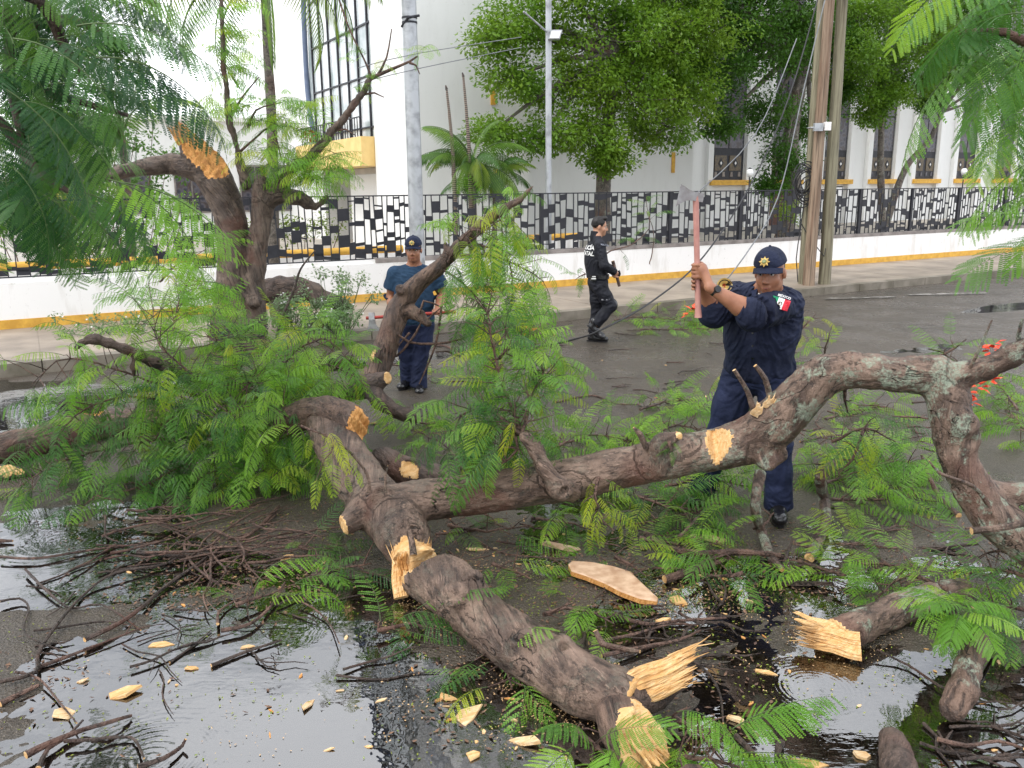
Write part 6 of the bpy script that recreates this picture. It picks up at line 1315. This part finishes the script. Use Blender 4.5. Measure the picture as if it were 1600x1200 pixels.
def add_head(F_, c, f, r, u, s=1.0, ears=True):
    c = v3(c); M = cols(r, f, u)
    P = lambda x, y, z: c+r*(x*s)+f*(y*s)+u*(z*s)
    F_.ell(P(0, -.012, .03), (.074*s, .094*s, .090*s), M, k=.01)            # skull
    F_.ell(P(0, .022, -.045), (.060*s, .068*s, .072*s), M, k=.03)           # face and jaw
    F_.ell(P(0, .062, -.098), (.026*s, .022*s, .018*s), M, k=.02)           # chin
    for sg in (-1, 1):
        F_.ell(P(.040*sg, .052, -.035), (.024*s, .022*s, .026*s), M, k=.02) # cheek
        F_.ell(P(.030*sg, .088, .004), (.014*s, .012*s, .010*s), M, k=.010, sub=True)
        F_.cap(P(.012*sg, .086, .020), P(.046*sg, .074, .018), .009*s, .007*s, .010)
        if ears: F_.ell(P(.078*sg, -.010, -.012), (.010*s, .020*s, .030*s), M, k=.006)
        F_.ell(P(.013*sg, .098, -.040), (.009*s, .010*s, .008*s), M, k=.008)
    F_.cap(P(0, .086, .006), P(0, .107, -.033), .008*s, .012*s, .010)       # nose
    F_.cap(P(-.020, .085, -.066), P(.020, .085, -.066), .006*s, .006*s, .008)
    F_.cap(P(-.016, .084, -.078), P(.016, .084, -.078), .0075*s, .0075*s, .008)
    return P
def face_bits(t_, P, r, f, u, s=1.0):
    for sg in (-1, 1):
        for (rad, dy, m_, nm) in ((.0115, .074, EYEW, 'eye'), (.0062, .0820, EYED, 'iris')):
            c = P(.030*sg, dy, .003); fe = Field(c-Vector((.02,)*3), c+Vector((.02,)*3), .0025); fe.ell(c, (rad*s*1.1, rad*s, rad*s*.8), cols(r, f, u), k=0)
            link(nm, fe.mesh(nm, m_, off=t_.location), t_)
        b = MB(); b.tube([P(.014*sg, .092, .021), P(.032*sg, .088, .026), P(.050*sg, .072, .019)], [.003*s, .0042*s, .002*s], 5); b.build('eyebrow', HAIR, t_)
    b = MB(); b.tube([P(-.024, .084, -.073), P(0, .0935, -.071), P(.024, .084, -.073)], [.002*s, .0042*s, .002*s], 6, res=.008); b.build('mouth', LIP, t_, smooth=True)
def fist(F_, hp, ax, pd, rh, wrist, s=1.0, thumb=1):
    # fingers close round a handle: hp on its axis, ax along it, pd from the handle to the palm
    ax = v3(ax).normalized(); pd = v3(pd); pd = (pd-ax*pd.dot(ax)).normalized(); tg = ax.cross(pd); hp = v3(hp)
    F_.ell(hp+pd*(rh+.016*s), (.016*s, .032*s, .043*s), cols(pd, tg, ax), k=.012)
    F_.cap(hp+pd*(rh+.020*s), wrist, .026*s, .025*s, .015)
    pol = lambda a, h, rr: hp+ax*h+(pd*math.cos(a)+tg*math.sin(a)*thumb)*rr
    for i in range(4):
        h = (i-1.5)*.0205*s; L = (.9, 1.0, .96, .78)[i]; rr = rh+.010*s; ch = [pol(R(a), h, rr+.004*(a < 60)) for a in (20, 75*L, 130*L, 190*L)]
        F_.chain(ch, [.0105*s, .0100*s, .0092*s, .0078*s], .003)
    F_.chain([pol(R(-30), .020*s, rh+.02*s), pol(R(-75), .034*s, rh+.013*s), pol(R(-130), .036*s, rh+.010*s), pol(R(-165), .030*s, rh+.010*s)], [.015*s, .012*s, .0105*s, .009*s], .004)
def person(label, J, torso, cfg, root, h=.008):
    # J: joints in world space; torso = (forward, up); cfg: cloth and sizes
    s = cfg.get('s', 1.0); fat = cfg.get('fat', 1.0); t_ = thing('person', label, 'person', root)
    f, r, u = frame(*torso); M = cols(r, f, u); hf, hr, hu = frame(*cfg['head_dir'])
    allp = [v3(p) for p in J.values()]; lo = [min(p[i] for p in allp)-.24 for i in range(3)]; hi = [max(p[i] for p in allp)+.24 for i in range(3)]; lo[2] = min(lo[2], -.02)
    # ---- body: one continuous skin
    F_ = Field(lo, hi, h)
    P = add_head(F_, J['head'], hf, hr, hu, s)
    F_.cap(v3(J['head'])-hu*.07*s-hf*.015*s, J['neck'], .055*s*cfg.get('neck', 1), .062*s*cfg.get('neck', 1), .03)
    ch, be, pe = v3(J['chest']), v3(J['belly']), v3(J['pelvis'])
    F_.ell(ch, (.165*s*fat, .105*s*fat, .17*s), M, k=.04).ell(be, (.145*s*fat, .105*s*fat, .15*s), M, k=.05).ell(pe, (.155*s*fat, .11*s*fat, .12*s), M, k=.05)
    for a in 'RL':
        sh, el, wr = J['sh'+a], J['el'+a], J['wr'+a]
        F_.cap(v3(J['neck'])-u*.01, sh, .05*s, .052*s, .05).chain([sh, (v3(sh)+v3(el))/2, el], [.056*s*fat, .052*s*fat, .043*s*fat], .03)
        m_ = v3(el).lerp(v3(wr), .3); F_.chain([el, m_, wr], [.043*s*fat, .046*s*fat, .028*s], .02)
        F_.chain([J['hip'+a], v3(J['hip'+a]).lerp(v3(J['kn'+a]), .5), J['kn'+a], v3(J['kn'+a]).lerp(v3(J['an'+a]), .3), J['an'+a]], [.095*s*fat, .08*s*fat, .058*s, .058*s, .038*s], .03)
        F_.cap(J['an'+a], v3(J['an'+a]).lerp(v3(J['toe'+a]), .1), .034*s, .03*s, .02)
        if cfg['hands'].get(a): fist(F_, *cfg['hands'][a], v3(wr), s, thumb=cfg.get('thumb'+a, 1))
    link('body', F_.mesh('body', cfg['skin'], off=t_.location), t_)
    face_bits(t_, P, hr, hf, hu, s)
    # ---- shirt
    g = cfg.get('loose', .018); G_ = Field(lo, hi, h)
    G_.ell(ch+f*.0, ((.170*fat+g)*s, (.112*fat+g)*s, .19*s), M, k=.05).ell(be, ((.160*fat+g)*s, (.118*fat+g)*s, .17*s), M, k=.06)
    G_.ell(pe+u*.03*s, ((.162*fat+g)*s, (.120*fat+g)*s, .15*s), M, k=.05)
    G_.ell(ch.lerp(be, .5), ((.166*fat+g)*s, (.117*fat+g)*s, .15*s), M, k=.04)
    for a in 'RL':
        sh, el, wr = v3(J['sh'+a]), v3(J['el'+a]), v3(J['wr'+a])
        G_.cap(v3(J['neck'])-u*.02, sh, .058*s, .062*s, .05); (G_.cap(v3(J['neck'])-u*.03, v3(J['neck'])+u*.06, .066*s, .062*s, .02) if cfg.get('collar') else None)
        e = cfg['sleeve']
        if e <= 1:
            q = sh.lerp(el, e); G_.chain([sh, sh.lerp(el, .5), q+(el-sh).normalized()*.05], [(.064*fat+g*.4)*s, (.064*fat+g*.8)*s, (.064*fat+g*1.1)*s], .03); G_.cut(q, [(el-sh)], .12, False)
        else:
            q = el.lerp(wr, e-1); G_.chain([sh, el, q+(wr-el).normalized()*.05], [(.062*fat+g*.4)*s, (.052*fat+g*.4)*s, (.040+g*.4)*s], .03); G_.cut(q, [(wr-el)], .08, False)
    G_.cut(v3(J['neck'])+u*cfg.get('collar', .035)*s, [u*1.0+f*cfg.get('vneck', .25)], .14, False)
    hem = pe+u*cfg.get('hem', .03)*s; G_.cut(hem, [-u], .45, False)
    G_.want_bvh = True
    me = G_.mesh('shirt', cfg['shirt'], disp=fold_disp(cfg.get('fold', .010), 10, 1), off=t_.location); shirt = link('shirt', me, t_); t_bvh = G_.bvh
    # ---- trousers
    G2 = Field(lo, hi, h); g2 = .016
    G2.ell(pe, ((.158*fat+g2)*s, (.115*fat+g2)*s, .125*s), M, k=.05)
    for a in 'RL':
        hp_, kn, an_ = v3(J['hip'+a]), v3(J['kn'+a]), v3(J['an'+a]); e = (an_-kn).normalized()
        G2.chain([hp_, hp_.lerp(kn, .5), kn, kn.lerp(an_, .5), an_+e*.05], [(.103*fat)*s, (.092*fat)*s, .078*s, .074*s, cfg.get('cuff', .072)*s], .035); G2.cut(an_+e*cfg.get('hemdrop', .015), [e], .13, False)
    G2.cut(pe+u*(cfg.get('hem', .03)+.045)*s, [u], .4, False)
    link('trousers', G2.mesh('trousers', cfg['trousers'], disp=fold_disp(.017, 7, 5), off=t_.location), t_)
    # ---- shoes
    for a in 'RL':
        an_, toe = v3(J['an'+a]), v3(J['toe'+a]); d = (toe-an_); d.z = 0 if not cfg.get('tiptoe', {}).get(a) else d.z; d.normalize(); side = Vector((-d.y, d.x, 0)); upv = side.cross(d)*-1
        if upv.z < 0: upv = -upv
        heel = an_-d*.045*s; lo2 = [min(an_[i], toe[i])-.16 for i in range(3)]; hi2 = [max(an_[i], toe[i])+.16 for i in range(3)]; S_ = Field(lo2, hi2, .006)
        sole = an_.z-.075*s if not cfg.get('tiptoe', {}).get(a) else None
        b0 = an_-upv*.045*s
        S_.cap(an_+Vector((0, 0, .06)), an_-upv*.03, .052*s, .048*s, .02).cap(b0-d*.03*s, b0+d*.05*s, .040*s, .044*s, .02).cap(b0+d*.05*s, b0+d*.165*s-upv*.008, .046*s, .036*s, .03).ell(b0+d*.165*s-upv*.004, (.055*s, .046*s, .034*s), cols(d, side, upv), k=.02)
        S_.cut(b0-upv*.034*s, [-upv], .4, False)
        so = link('shoe', S_.mesh('shoe', cfg['shoe'], off=t_.location), t_)
        b = MB(); K = 14; ring = []
        for k in range(K): an = 2*math.pi*k/K; x = math.cos(an); y = math.sin(an); ring.append((d*(.062*s+x*.145*s)+side*(y*(.047+.006*x)*s)))
        c0 = b0-upv*.046*s; b.add([c0+q for q in ring]+[c0+q+upv*.018*s for q in ring], [tuple(range(K-1, -1, -1)), tuple(range(K, 2*K))]+[(k, (k+1) % K, (k+1) % K+K, k+K) for k in range(K)]); b.build('sole', cfg['shoe'], so, off=t_.location)
    t_['_'] = 1; del t_['_']
    return t_, P, (hf, hr, hu), t_bvh, shirt
def cap_hat(t_, c, f, r, u, s, m_, brim_len=.075):
    c = v3(c)-v3(t_.location); P = lambda x, y, z: c+r*(x*s)+f*(y*s)+u*(z*s)
    F_ = Field(P(0, 0, .03)-Vector((.2,)*3), P(0, 0, .03)+Vector((.2,)*3), .005); M = cols(r, f, u)
    F_.ell(P(0, -.012, .040), (.089*s, .110*s, .100*s), M, k=.0); F_.ell(P(0, .05, .07), (.055*s, .045*s, .055*s), M, k=.03); F_.cut(P(0, 0, .048), [-u-f*.12], .25, False)
    F_.cap(P(0, -.012, .139), P(0, -.012, .143), .010*s, .007*s, .003); hat = link('cap', F_.mesh('cap', m_), t_)
    b = MB(); K = 16; J_ = 5; vs = []; fs = []
    for j in range(J_):
        for k in range(K+1):
            a = R(-66+132*k/K); t = j/(J_-1); x = math.sin(a)*.088*(1+.02*t); y = -.012+math.cos(a)*.108+brim_len*t*(math.cos(a*1.25)**.7 if math.cos(a*1.25) > 0 else 0); z = .050-.014*t-.020*(x/.08)**2*(1)-.008*t*t
            vs.append(P(x, y, z))
    n = len(vs); vs += [v-u*.004 for v in vs]
    for j in range(J_-1):
        for k in range(K): q = j*(K+1)+k; fs.append((q, q+1, q+K+2, q+K+1)); fs.append((q+n, q+n+K+1, q+n+K+2, q+n+1))
    for k in range(K): q = (J_-1)*(K+1)+k; fs.append((q, q+1, q+1+n, q+n))
    b.add(vs, fs); b.build('brim', m_, hat, smooth=True, off=(0, 0, 0))
    # star badge on the front panel
    bc = P(0, .110, .082); bu = (u*.85-f*.5).normalized(); bn = (f*.85+u*.5).normalized()
    b = MB(); vs = [bc+bn*.006]; 
    for k in range(16): a = math.pi*k/8; rr = (.031 if k % 2 == 0 else .019)*s; vs.append(bc+r*(math.sin(a)*rr)+bu*(math.cos(a)*rr)-bn*.003)
    b.add(vs, [(0, k+1, (k+1) % 16+1) for k in range(16)]); b.add([v-bn*.012 for v in vs[1:]], []); b.build('star_badge', GOLD, hat, off=(0, 0, 0))
    b = MB(); b.tube([bc+bn*.003, bc+bn*.008], [.0125*s, .009*s], 14); b.build('badge_centre', simple('badge_green', (.10, .20, .07), (.25, .22, .08), 200, .35), hat, smooth=False, off=(0, 0, 0))
    return hat
def decal(name, v2, faces, o_, right, up_, out, bvh, m_, parent, mi=None, mats=None, off=.0035, rel=None):
    vs = []
    for x, y in v2:
        p = v3(o_)+v3(right)*x+v3(up_)*y; hit = bvh.ray_cast(p+v3(out)*.25, -v3(out)) if bvh else (None,)
        q = (hit[0] if hit[0] is not None and (hit[0]-p).length < .14 else p)+v3(out)*off; vs.append(q)
    b = MB(); b.add(vs, faces)
    if mi: b.m = mi
    ob = b.build(name, mats or [m_], parent, off=rel); return ob
def grid2(w_, h_, nx=12, ny=8):
    v = [(w_*(i/nx-.5), h_*(j/ny-.5)) for j in range(ny+1) for i in range(nx+1)]; f = [(j*(nx+1)+i, j*(nx+1)+i+1, (j+1)*(nx+1)+i+1, (j+1)*(nx+1)+i) for j in range(ny) for i in range(nx)]; return v, f
def text2(txt, size):
    cu = bpy.data.curves.new('lettering', 'FONT'); cu.body = txt; cu.size = size; cu.align_x = 'CENTER'; cu.align_y = 'CENTER'; cu.resolution_u = 2; cu.offset = size*.03; cu.space_line = .9
    ob = bpy.data.objects.new('lettering', cu); COL.objects.link(ob); bpy.context.view_layer.update(); me = bpy.data.meshes.new_from_object(ob.evaluated_get(bpy.context.evaluated_depsgraph_get()))
    v = [(a.co.x, a.co.y) for a in me.vertices]; f = [tuple(p.vertices) for p in me.polygons]; bpy.data.objects.remove(ob); bpy.data.meshes.remove(me); return v, f
def flat(name, c): return simple(name, c, c, 5, .6, .3, .05)
GRN, REDF, WHT = flat('flag_green', (.0, .22, .09)), flat('flag_red', (.62, .02, .04)), flat('flag_white', (.75, .75, .73))
# ------------------------------------------------------------------ front officer swinging the axe
def j(px, py, Y): return W(px, py, Y)
hx0, hx1 = W(1091, 496, 4.86), W(1087, 302, 4.86); hax = (hx1-hx0).normalized()
def on_h(py): return hx0.lerp(hx1, (496-py)/194)
J1 = dict(head=j(1203, 425, 4.99), neck=j(1200, 452, 5.14), chest=j(1194, 492, 5.18), belly=j(1186, 535, 5.17), pelvis=j(1186, 580, 5.2), shR=j(1150, 461, 5.30), shL=j(1232, 474, 5.08),
          elR=j(1116, 486, 5.02), elL=j(1176, 491, 4.80), wrR=j(1099, 446, 4.93), wrL=j(1109, 449, 4.80), hipR=j(1156, 594, 5.25), hipL=j(1213, 592, 5.14), knR=j(1126, 676, 5.24), knL=j(1216, 692, 5.02),
          anR=j(1098, 760, 5.36), anL=j(1216, 782, 5.04), toeR=j(1086, 776, 5.22), toeL=j(1219, 800, 4.86))
off1, P1_, (f1, r1_, u1), bvh1, sh1 = person('police officer in navy uniform and badge cap swinging an axe behind the lichened limb', J1, (Vector((-.42, -.88, -.12)), Vector((.02, -.08, 1))),
    dict(s=1.06, fat=1.14, neck=1.15, head_dir=(Vector((-.50, -.83, -.13)), Vector((-.10, -.08, 1))), skin=SKIN, shirt=NAVY, trousers=NAVY2, shoe=LEATH, sleeve=.86, hem=-.03, vneck=.55, loose=.024, cuff=.085, hemdrop=.045, fold=.020,
         hands=dict(R=(on_h(441), hax, Vector((.55, .4, 0)), .018), L=(on_h(421), hax, Vector((.6, -.5, 0)), .018)), thumbL=-1), G(1170, 790, 0), .0075)
cap_hat(off1, J1['head'], f1, r1_, u1, 1.06, NAVY, .058)
def watch(t_, el, wr, r_, m_):
    d = (wr-el).normalized(); c = wr-d*.035; b = MB(); b.tube([c-d*.012, c+d*.012], r_, 18); w_ = b.build('watch', m_, t_)
    n_ = d.cross(Vector((.8, .2, .1))).normalized(); n_ = -n_ if n_.y > 0 else n_; b = MB(); b.tube([c+n_*(r_-.002), c+n_*(r_+.012)], [.021, .019], 16); b.build('watch_face', LEATH, w_, off=t_.location)
watch(off1, J1['elL'], J1['wrL'], .0345, LEATH)
# white undershirt, collar, seam of buttons, belt
fw, rw, uw = frame(Vector((-.42, -.88, -.12)), Vector((.02, -.08, 1)))
v_, f_ = [(-.045, .035), (.045, .035), (.0, -.085), (-.03, -.02), (.03, -.02)], [(0, 3, 4, 1), (3, 2, 4)]
decal('undershirt', v_, f_, v3(J1['neck'])-uw*.035+fw*.07, -rw, uw, fw, bvh1, WHT, off1, off=.006)
for sg in (-1, 1):
    v_, f_ = [(sg*.01, -.085), (sg*.05, -.05), (sg*.085, .03), (sg*.05, .05)], [(0, 1, 2, 3) if sg < 0 else (3, 2, 1, 0)]
    decal('collar', v_, f_, v3(J1['neck'])-uw*.03+fw*.07, -rw, uw, fw, bvh1, NAVY2, off1, off=.012)
fl_out = (fw*.55-rw*1.0+uw*.35).normalized(); fl_r = uw.cross(fl_out).normalized()
fo = W(1219, 474, 4.95); tiltu = (uw*.95+fl_r*-.32).normalized(); fl_r2 = tiltu.cross(fl_out).normalized()
camv = (Vector((0, 0, H))-fo).normalized(); fr_ = camv.cross(Vector((0, 0, 1))).normalized()*-1
rx = (fr_*.95-Vector((0, 0, .28))).normalized(); ux = camv.cross(rx).normalized(); ux = ux if ux.z > 0 else -ux
v_, f_ = grid2(.105, .062, 12, 6)
fl = decal('flag_patch', v_, f_, fo, rx, ux, camv, bvh1, None, off1, mi=[(0 if (i % 12) < 4 else 1 if (i % 12) < 8 else 2) for i in range(72)], mats=[GRN, WHT, REDF], off=.020)
v_ = [(.012*math.cos(a*.785), .012*math.sin(a*.785)) for a in range(8)]; decal('flag_emblem', v_, [tuple(range(8))], fo, rx, ux, camv, bvh1, flat('emblem_brown', (.10, .07, .03)), off1, off=.0225)
v_, f_ = text2('MÉXICO', .02); decal('lettering', v_, f_, fo+ux*.043+rx*.01, rx, ux, camv, bvh1, WHT, off1, off=.014)
v_ = [(.018*math.cos(a*.785)*.6, .02*math.sin(a*.785)) for a in range(8)]; decal('orange_tab', v_, [tuple(range(8))], fo-rx*.066-ux*.004, rx, ux, camv, bvh1, FLW, off1, off=.007)
# round gold shoulder patch on the right sleeve and the name strip on the chest
po = W(1132, 446, 5.15); cv = (Vector((-.25, 0, H))-po).normalized(); pr = cv.cross(Vector((0, 0, 1))).normalized()*-1; pu = pr.cross(cv)*-1; pu = pu if pu.z > 0 else -pu
for (rr, m_, o_, nm) in ((.046, GOLD, .006, 'shoulder_patch'), (.036, BLACKC, .0075, 'patch_ring'), (.030, GOLD, .009, 'patch_centre'), (.012, flat('patch_red', (.3, .05, .03)), .0105, 'patch_emblem')):
    v_ = [(0, 0)]+[(rr*math.cos(a*.3927), rr*math.sin(a*.3927)) for a in range(16)]; decal(nm, v_, [(0, k+1, (k+1) % 16+1) for k in range(16)], po, pr, pu, cv, bvh1, m_, off1, off=o_)
no = W(1161, 464, 5.1); v_, f_ = grid2(.075, .010, 8, 1); decal('name_strip', v_, f_, no, (pr*.95-Vector((0, 0, .25))).normalized(), pu, cv, bvh1, GOLD, off1, off=.006)
# chest pocket flap, button line, belt
for (px, py, w_, h_) in ((1160, 482, .10, .03), (1212, 520, .004, .0)):
    if h_: v_, f_ = grid2(w_, h_, 6, 2); decal('pocket_flap', v_, f_, W(px, py, 5.08), pr, pu, cv, bvh1, NAVY2, off1, off=.006)
for py in (500, 520, 540, 560): 
    v_ = [(.006*math.cos(a), .006*math.sin(a)) for a in range(6)]; decal('button', v_, [tuple(range(6))], W(1176, py, 5.05), pr, pu, cv, bvh1, LEATH, off1, off=.006)
# the axe he swings
RWOOD = simple('red_painted_handle', (.50, .26, .22), (.42, .19, .16), 12, .5, .4, .2, 60); STEEL = simple('worn_steel', (.42, .42, .43), (.26, .24, .24), 14, .4, .5, .3, 60, metal=.6)
ax_ = thing('axe', 'axe with a pale red handle raised by the front officer', 'axe', hx0)
b = MB(); b.tube([hx0, hx0.lerp(hx1, .08), hx0.lerp(hx1, .5), hx1], [.022, .0175, .0165, .018], 12, res=.1); b.build('handle', RWOOD, ax_, smooth=True)
def axe_head(t_, top, axd, bl, w_=.10, name='axe_head', sc_=1.0):
    axd = axd.normalized(); bl = (bl-axd*bl.dot(axd)).normalized(); n_ = axd.cross(bl); b = MB(); prof = [(-.05, .030, .026, .018), (-.02, .030, .026, .020), (.02, .030, .026, .020), (.07, .038, .034, .010), (.11, .055, .060, .005), (.135, .062, .085, .001)]
    vs = []; fs = []
    for (x, hu_, hd_, th) in prof: c = top+bl*(x*sc_); vs += [c+axd*hu_*sc_-n_*th*sc_, c+axd*hu_*sc_+n_*th*sc_, c-axd*hd_*sc_+n_*th*sc_, c-axd*hd_*sc_-n_*th*sc_]
    for k in range(len(prof)-1):
        for e in range(4): e2 = (e+1) % 4; fs.append((k*4+e, k*4+e2, (k+1)*4+e2, (k+1)*4+e))
    fs += [(3, 2, 1, 0), tuple(range(len(vs)-4, len(vs)))]; b.add(vs, fs); b.build(name, STEEL, t_)
axe_head(ax_, hx1-hax*.02, hax+Vector((.25, 0, 0)), Vector((-.80, -.35, .45)), sc_=.85)
# ------------------------------------------------------------------ the man with the axe
Y2 = 8.65
J2 = dict(head=j(646, 390, Y2-.06), neck=j(647, 417, Y2), chest=j(647, 442, Y2), belly=j(647, 474, Y2-.03), pelvis=j(648, 502, Y2), shR=j(617, 428, Y2), shL=j(679, 428, Y2), elR=j(611, 466, Y2+.06), elL=j(692, 462, Y2+.05),
          wrR=j(618, 489, Y2-.2), wrL=j(683, 484, Y2-.2), hipR=j(636, 510, Y2), hipL=j(661, 510, Y2), knR=j(635, 552, Y2-.02), knL=j(657, 555, Y2-.04), anR=j(638, 591, Y2+.02), anL=j(655, 598, Y2-.08), toeR=j(628, 600, Y2-.12), toeL=j(655, 607, Y2-.25))
hA, hB = W(572, 497, Y2-.33), W(712, 487, Y2-.33); hd = (hB-hA).normalized()
man, P2_, (f2, r2_, u2), bvh2, sh2 = person('older man in a blue t-shirt and dark cap standing behind the slanting limb', J2, (Vector((.02, -1, 0)), Vector((0, 0, 1))),
    dict(s=1.0, fat=1.16, neck=1.1, head_dir=(Vector((-.02, -1, -.06)), Vector((0, 0, 1))), skin=SKIN, shirt=TEE, trousers=NAVY2, shoe=LEATH, sleeve=.58, hem=-.06, vneck=.3, loose=.02, cuff=.088, hemdrop=.05, long_hem=True,
         hands=dict(R=(hA.lerp(hB, .34), hd, Vector((0, .75, -.4)), .017), L=(hA.lerp(hB, .78), hd, Vector((0, .6, .3)), .017))), G(645, 605, 0), .010)
cap_hat(man, J2['head'], f2, r2_, u2, 1.0, NAVY, .036)
ax2 = thing('axe', 'axe with dark head and red handle held level by the older man', 'axe', hA)
b = MB(); b.tube([hA, hA.lerp(hB, .5), hB], [.017, .016, .019], 10, res=.2); b.build('handle', simple('red_axe_handle', (.36, .04, .03), (.24, .03, .02), 12, .45), ax2, smooth=True)
axe_head(ax2, hA+hd*.06, -hd, Vector((-.1, -.2, -1)), sc_=1.0)
# ------------------------------------------------------------------ the officer walking away to the right
Y3 = 11.2
J3 = dict(head=j(937, 354, Y3), neck=j(931, 368, Y3), chest=j(930, 398, Y3), belly=j(932, 420, Y3), pelvis=j(934, 441, Y3), shR=j(938, 384, Y3-.19), shL=j(930, 382, Y3+.19), elR=j(944, 415, Y3-.27), elL=j(940, 412, Y3+.26),
          wrR=j(963, 427, Y3-.15), wrL=j(962, 424, Y3+.12), hipR=j(938, 450, Y3-.09), hipL=j(932, 450, Y3+.09), knR=j(954, 478, Y3-.10), knL=j(933, 488, Y3+.10), anR=j(929, 509, Y3-.10), anL=j(926, 523, Y3+.05), toeR=j(941, 520, Y3-.12), toeL=j(944, 528, Y3+.0))
sA_, sB_ = W(958, 410, Y3-.13), W(967, 444, Y3-.13); sd3 = (sB_-sA_).normalized()
wk, P3_, (f3, r3_, u3), bvh3, sh3 = person('young police officer in black fatigues walking right along the kerb', J3, (Vector((.93, .34, -.03)), Vector((.06, 0, 1))),
    dict(s=1.0, fat=.98, head_dir=(Vector((1, -.05, -.12)), Vector((.1, 0, 1))), skin=SKIN2, shirt=BLACKC, trousers=BLACKC, shoe=LEATH, sleeve=1.86, collar=.055, hem=.05, vneck=.1, loose=.02, cuff=.07, hemdrop=-.02, tiptoe=dict(R=True),
         hands=dict(R=(sA_.lerp(sB_, .55), sd3, Vector((-.8, -.2, 0)), .018))), G(932, 532, 0), .010)
# hair of the walking officer
F_ = Field(v3(J3['head'])-Vector((.16,)*3), v3(J3['head'])+Vector((.16,)*3), .006); F_.ell(P3_(0, -.020, .040), (.080, .096, .094), cols(r3_, f3, u3), k=0)
F_.ell(P3_(0, .055, .112), (.055, .05, .026), cols(r3_, f3, u3), k=.02); F_.cut(P3_(0, .030, .0), [f3*1-u3*.45], .3, False); F_.cut(P3_(0, 0, -.035), [-u3-f3*.2], .3, False)
link('hair', F_.mesh('hair', HAIR, disp=bark_disp(.004, 30, .003), off=wk.location), wk)
# hair rims under the caps
for (tt_, PP, rr_, ff_, uu_) in ((man, P2_, r2_, f2, u2), (off1, P1_, r1_, f1, u1)):
    F_ = Field(PP(0, 0, 0)-Vector((.16,)*3), PP(0, 0, 0)+Vector((.16,)*3), .006); F_.ell(PP(0, -.022, .024), (.079, .092, .086), cols(rr_, ff_, uu_), k=0); F_.cut(PP(0, .012, 0), [ff_], .3, False); F_.cut(PP(0, 0, -.03), [-uu_], .3, False)
    link('hair', F_.mesh('hair', HAIR, off=tt_.location), tt_)
# back lettering, facing the camera side of his back
fk0, rk0, uk0 = frame(Vector((.93, .34, -.03)), Vector((.06, 0, 1)))
bo = v3(J3['chest'])+uk0*.05-fk0*.12; bu = Vector((0, 0, 1))
for (tx, dz, sz) in (('POLICÍA', .045, .075), ('ESTATAL', -.030, .075)):
    v_, f_ = text2(tx, sz); decal('lettering', v_, f_, bo+uk0*dz, rk0, uk0, -fk0, bvh3, WHT, wk, off=.010)
v_, f_ = text2('POLICÍA', .028); so_ = W(945, 383, Y3-.27); decal('lettering', v_, f_, so_, Vector((1, 0, -.15)).normalized(), bu, Vector((0, -1, 0)), bvh3, simple('grey_print', (.3, .32, .38)), wk, off=.010)
# belt, pouch, knee pad, thigh strap
fk, rk, uk = frame(Vector((.93, .34, -.03)), Vector((.06, 0, 1)))
def band(t_, c, f, r, rx_, ry_, z, h_, m_, nm):
    b = MB(); K = 24; vs = []; 
    for dz in (-h_/2, h_/2):
        for k in range(K): a = 2*math.pi*k/K; vs.append(v3(c)+r*(math.cos(a)*rx_)+f*(math.sin(a)*ry_)+Vector((0, 0, z+dz)))
    b.add(vs, [(k, (k+1) % K, (k+1) % K+K, k+K) for k in range(K)]); return b.build(nm, m_, t_)
band(wk, J3['pelvis'], fk, rk, .182, .142, .085, .05, LEATH, 'belt')
b = MB(); c = v3(J3['pelvis'])+rk*.13-fk*.125+Vector((0, 0, .08)); b.box(-.035, .03, -.03, .03, -.045, .03, fn=lambda x, y, z: tuple(c+Vector((x, y, z)))); b.build('pouch', LEATH, wk)
b = MB(); b.box(-.03, .03, -.034, -.031, -.02, -.004, fn=lambda x, y, z: tuple(c+Vector((x, y, z)))); b.box(-.02, .025, -.034, -.031, .008, .02, fn=lambda x, y, z: tuple(c+Vector((x, y, z)))); b.build('pouch_tag', WHT, wk)
b = MB(); kk = v3(J3['hipR']).lerp(v3(J3['knR']), .6); b.box(-.075, .03, -.092, -.085, -.008, .008, fn=lambda x, y, z: tuple(kk+Vector((x, y, z)))); b.build('pocket_tape', simple('grey_tape', (.25, .25, .27)), wk)
F_ = Field(v3(J3['knR'])-Vector((.16,)*3), v3(J3['knR'])+Vector((.16,)*3), .008); F_.ell(v3(J3['knR'])+Vector((.035, 0, .01)), (.06, .065, .085), k=0); link('knee_pad', F_.mesh('knee_pad', LEATH, off=wk.location), wk)
st = thing('stick', 'short branch piece carried in the hand of the walking officer', 'stick', sA_)
b = MB(); b.tube([sA_-sd3*.02, sA_.lerp(sB_, .5), sB_+sd3*.03], [.022, .020, .018], 8, res=.05, wob=.3, capmi=1); b.build('wood_body', [TWIG, WOOD], st)
leafy('leafy sprigs trailing behind the hand of the walking officer', [[W(945, 400, Y3+.35), W(955, 392, Y3+.4), W(990, 380, Y3+.5), W(1015, 355, Y3+.6), W(1010, 330, Y3+.6)]], 6, (.28, .38), 'd', seed=801, twl=(0, .12), name='sprig')
leafy('leafy sprig showing behind the back of the walking officer', [[W(915, 428, Y3+.3), W(905, 432, Y3+.3), W(898, 438, Y3+.3)]], 6, (.22, .3), 'd', seed=802, twl=(0, .08), name='sprig')
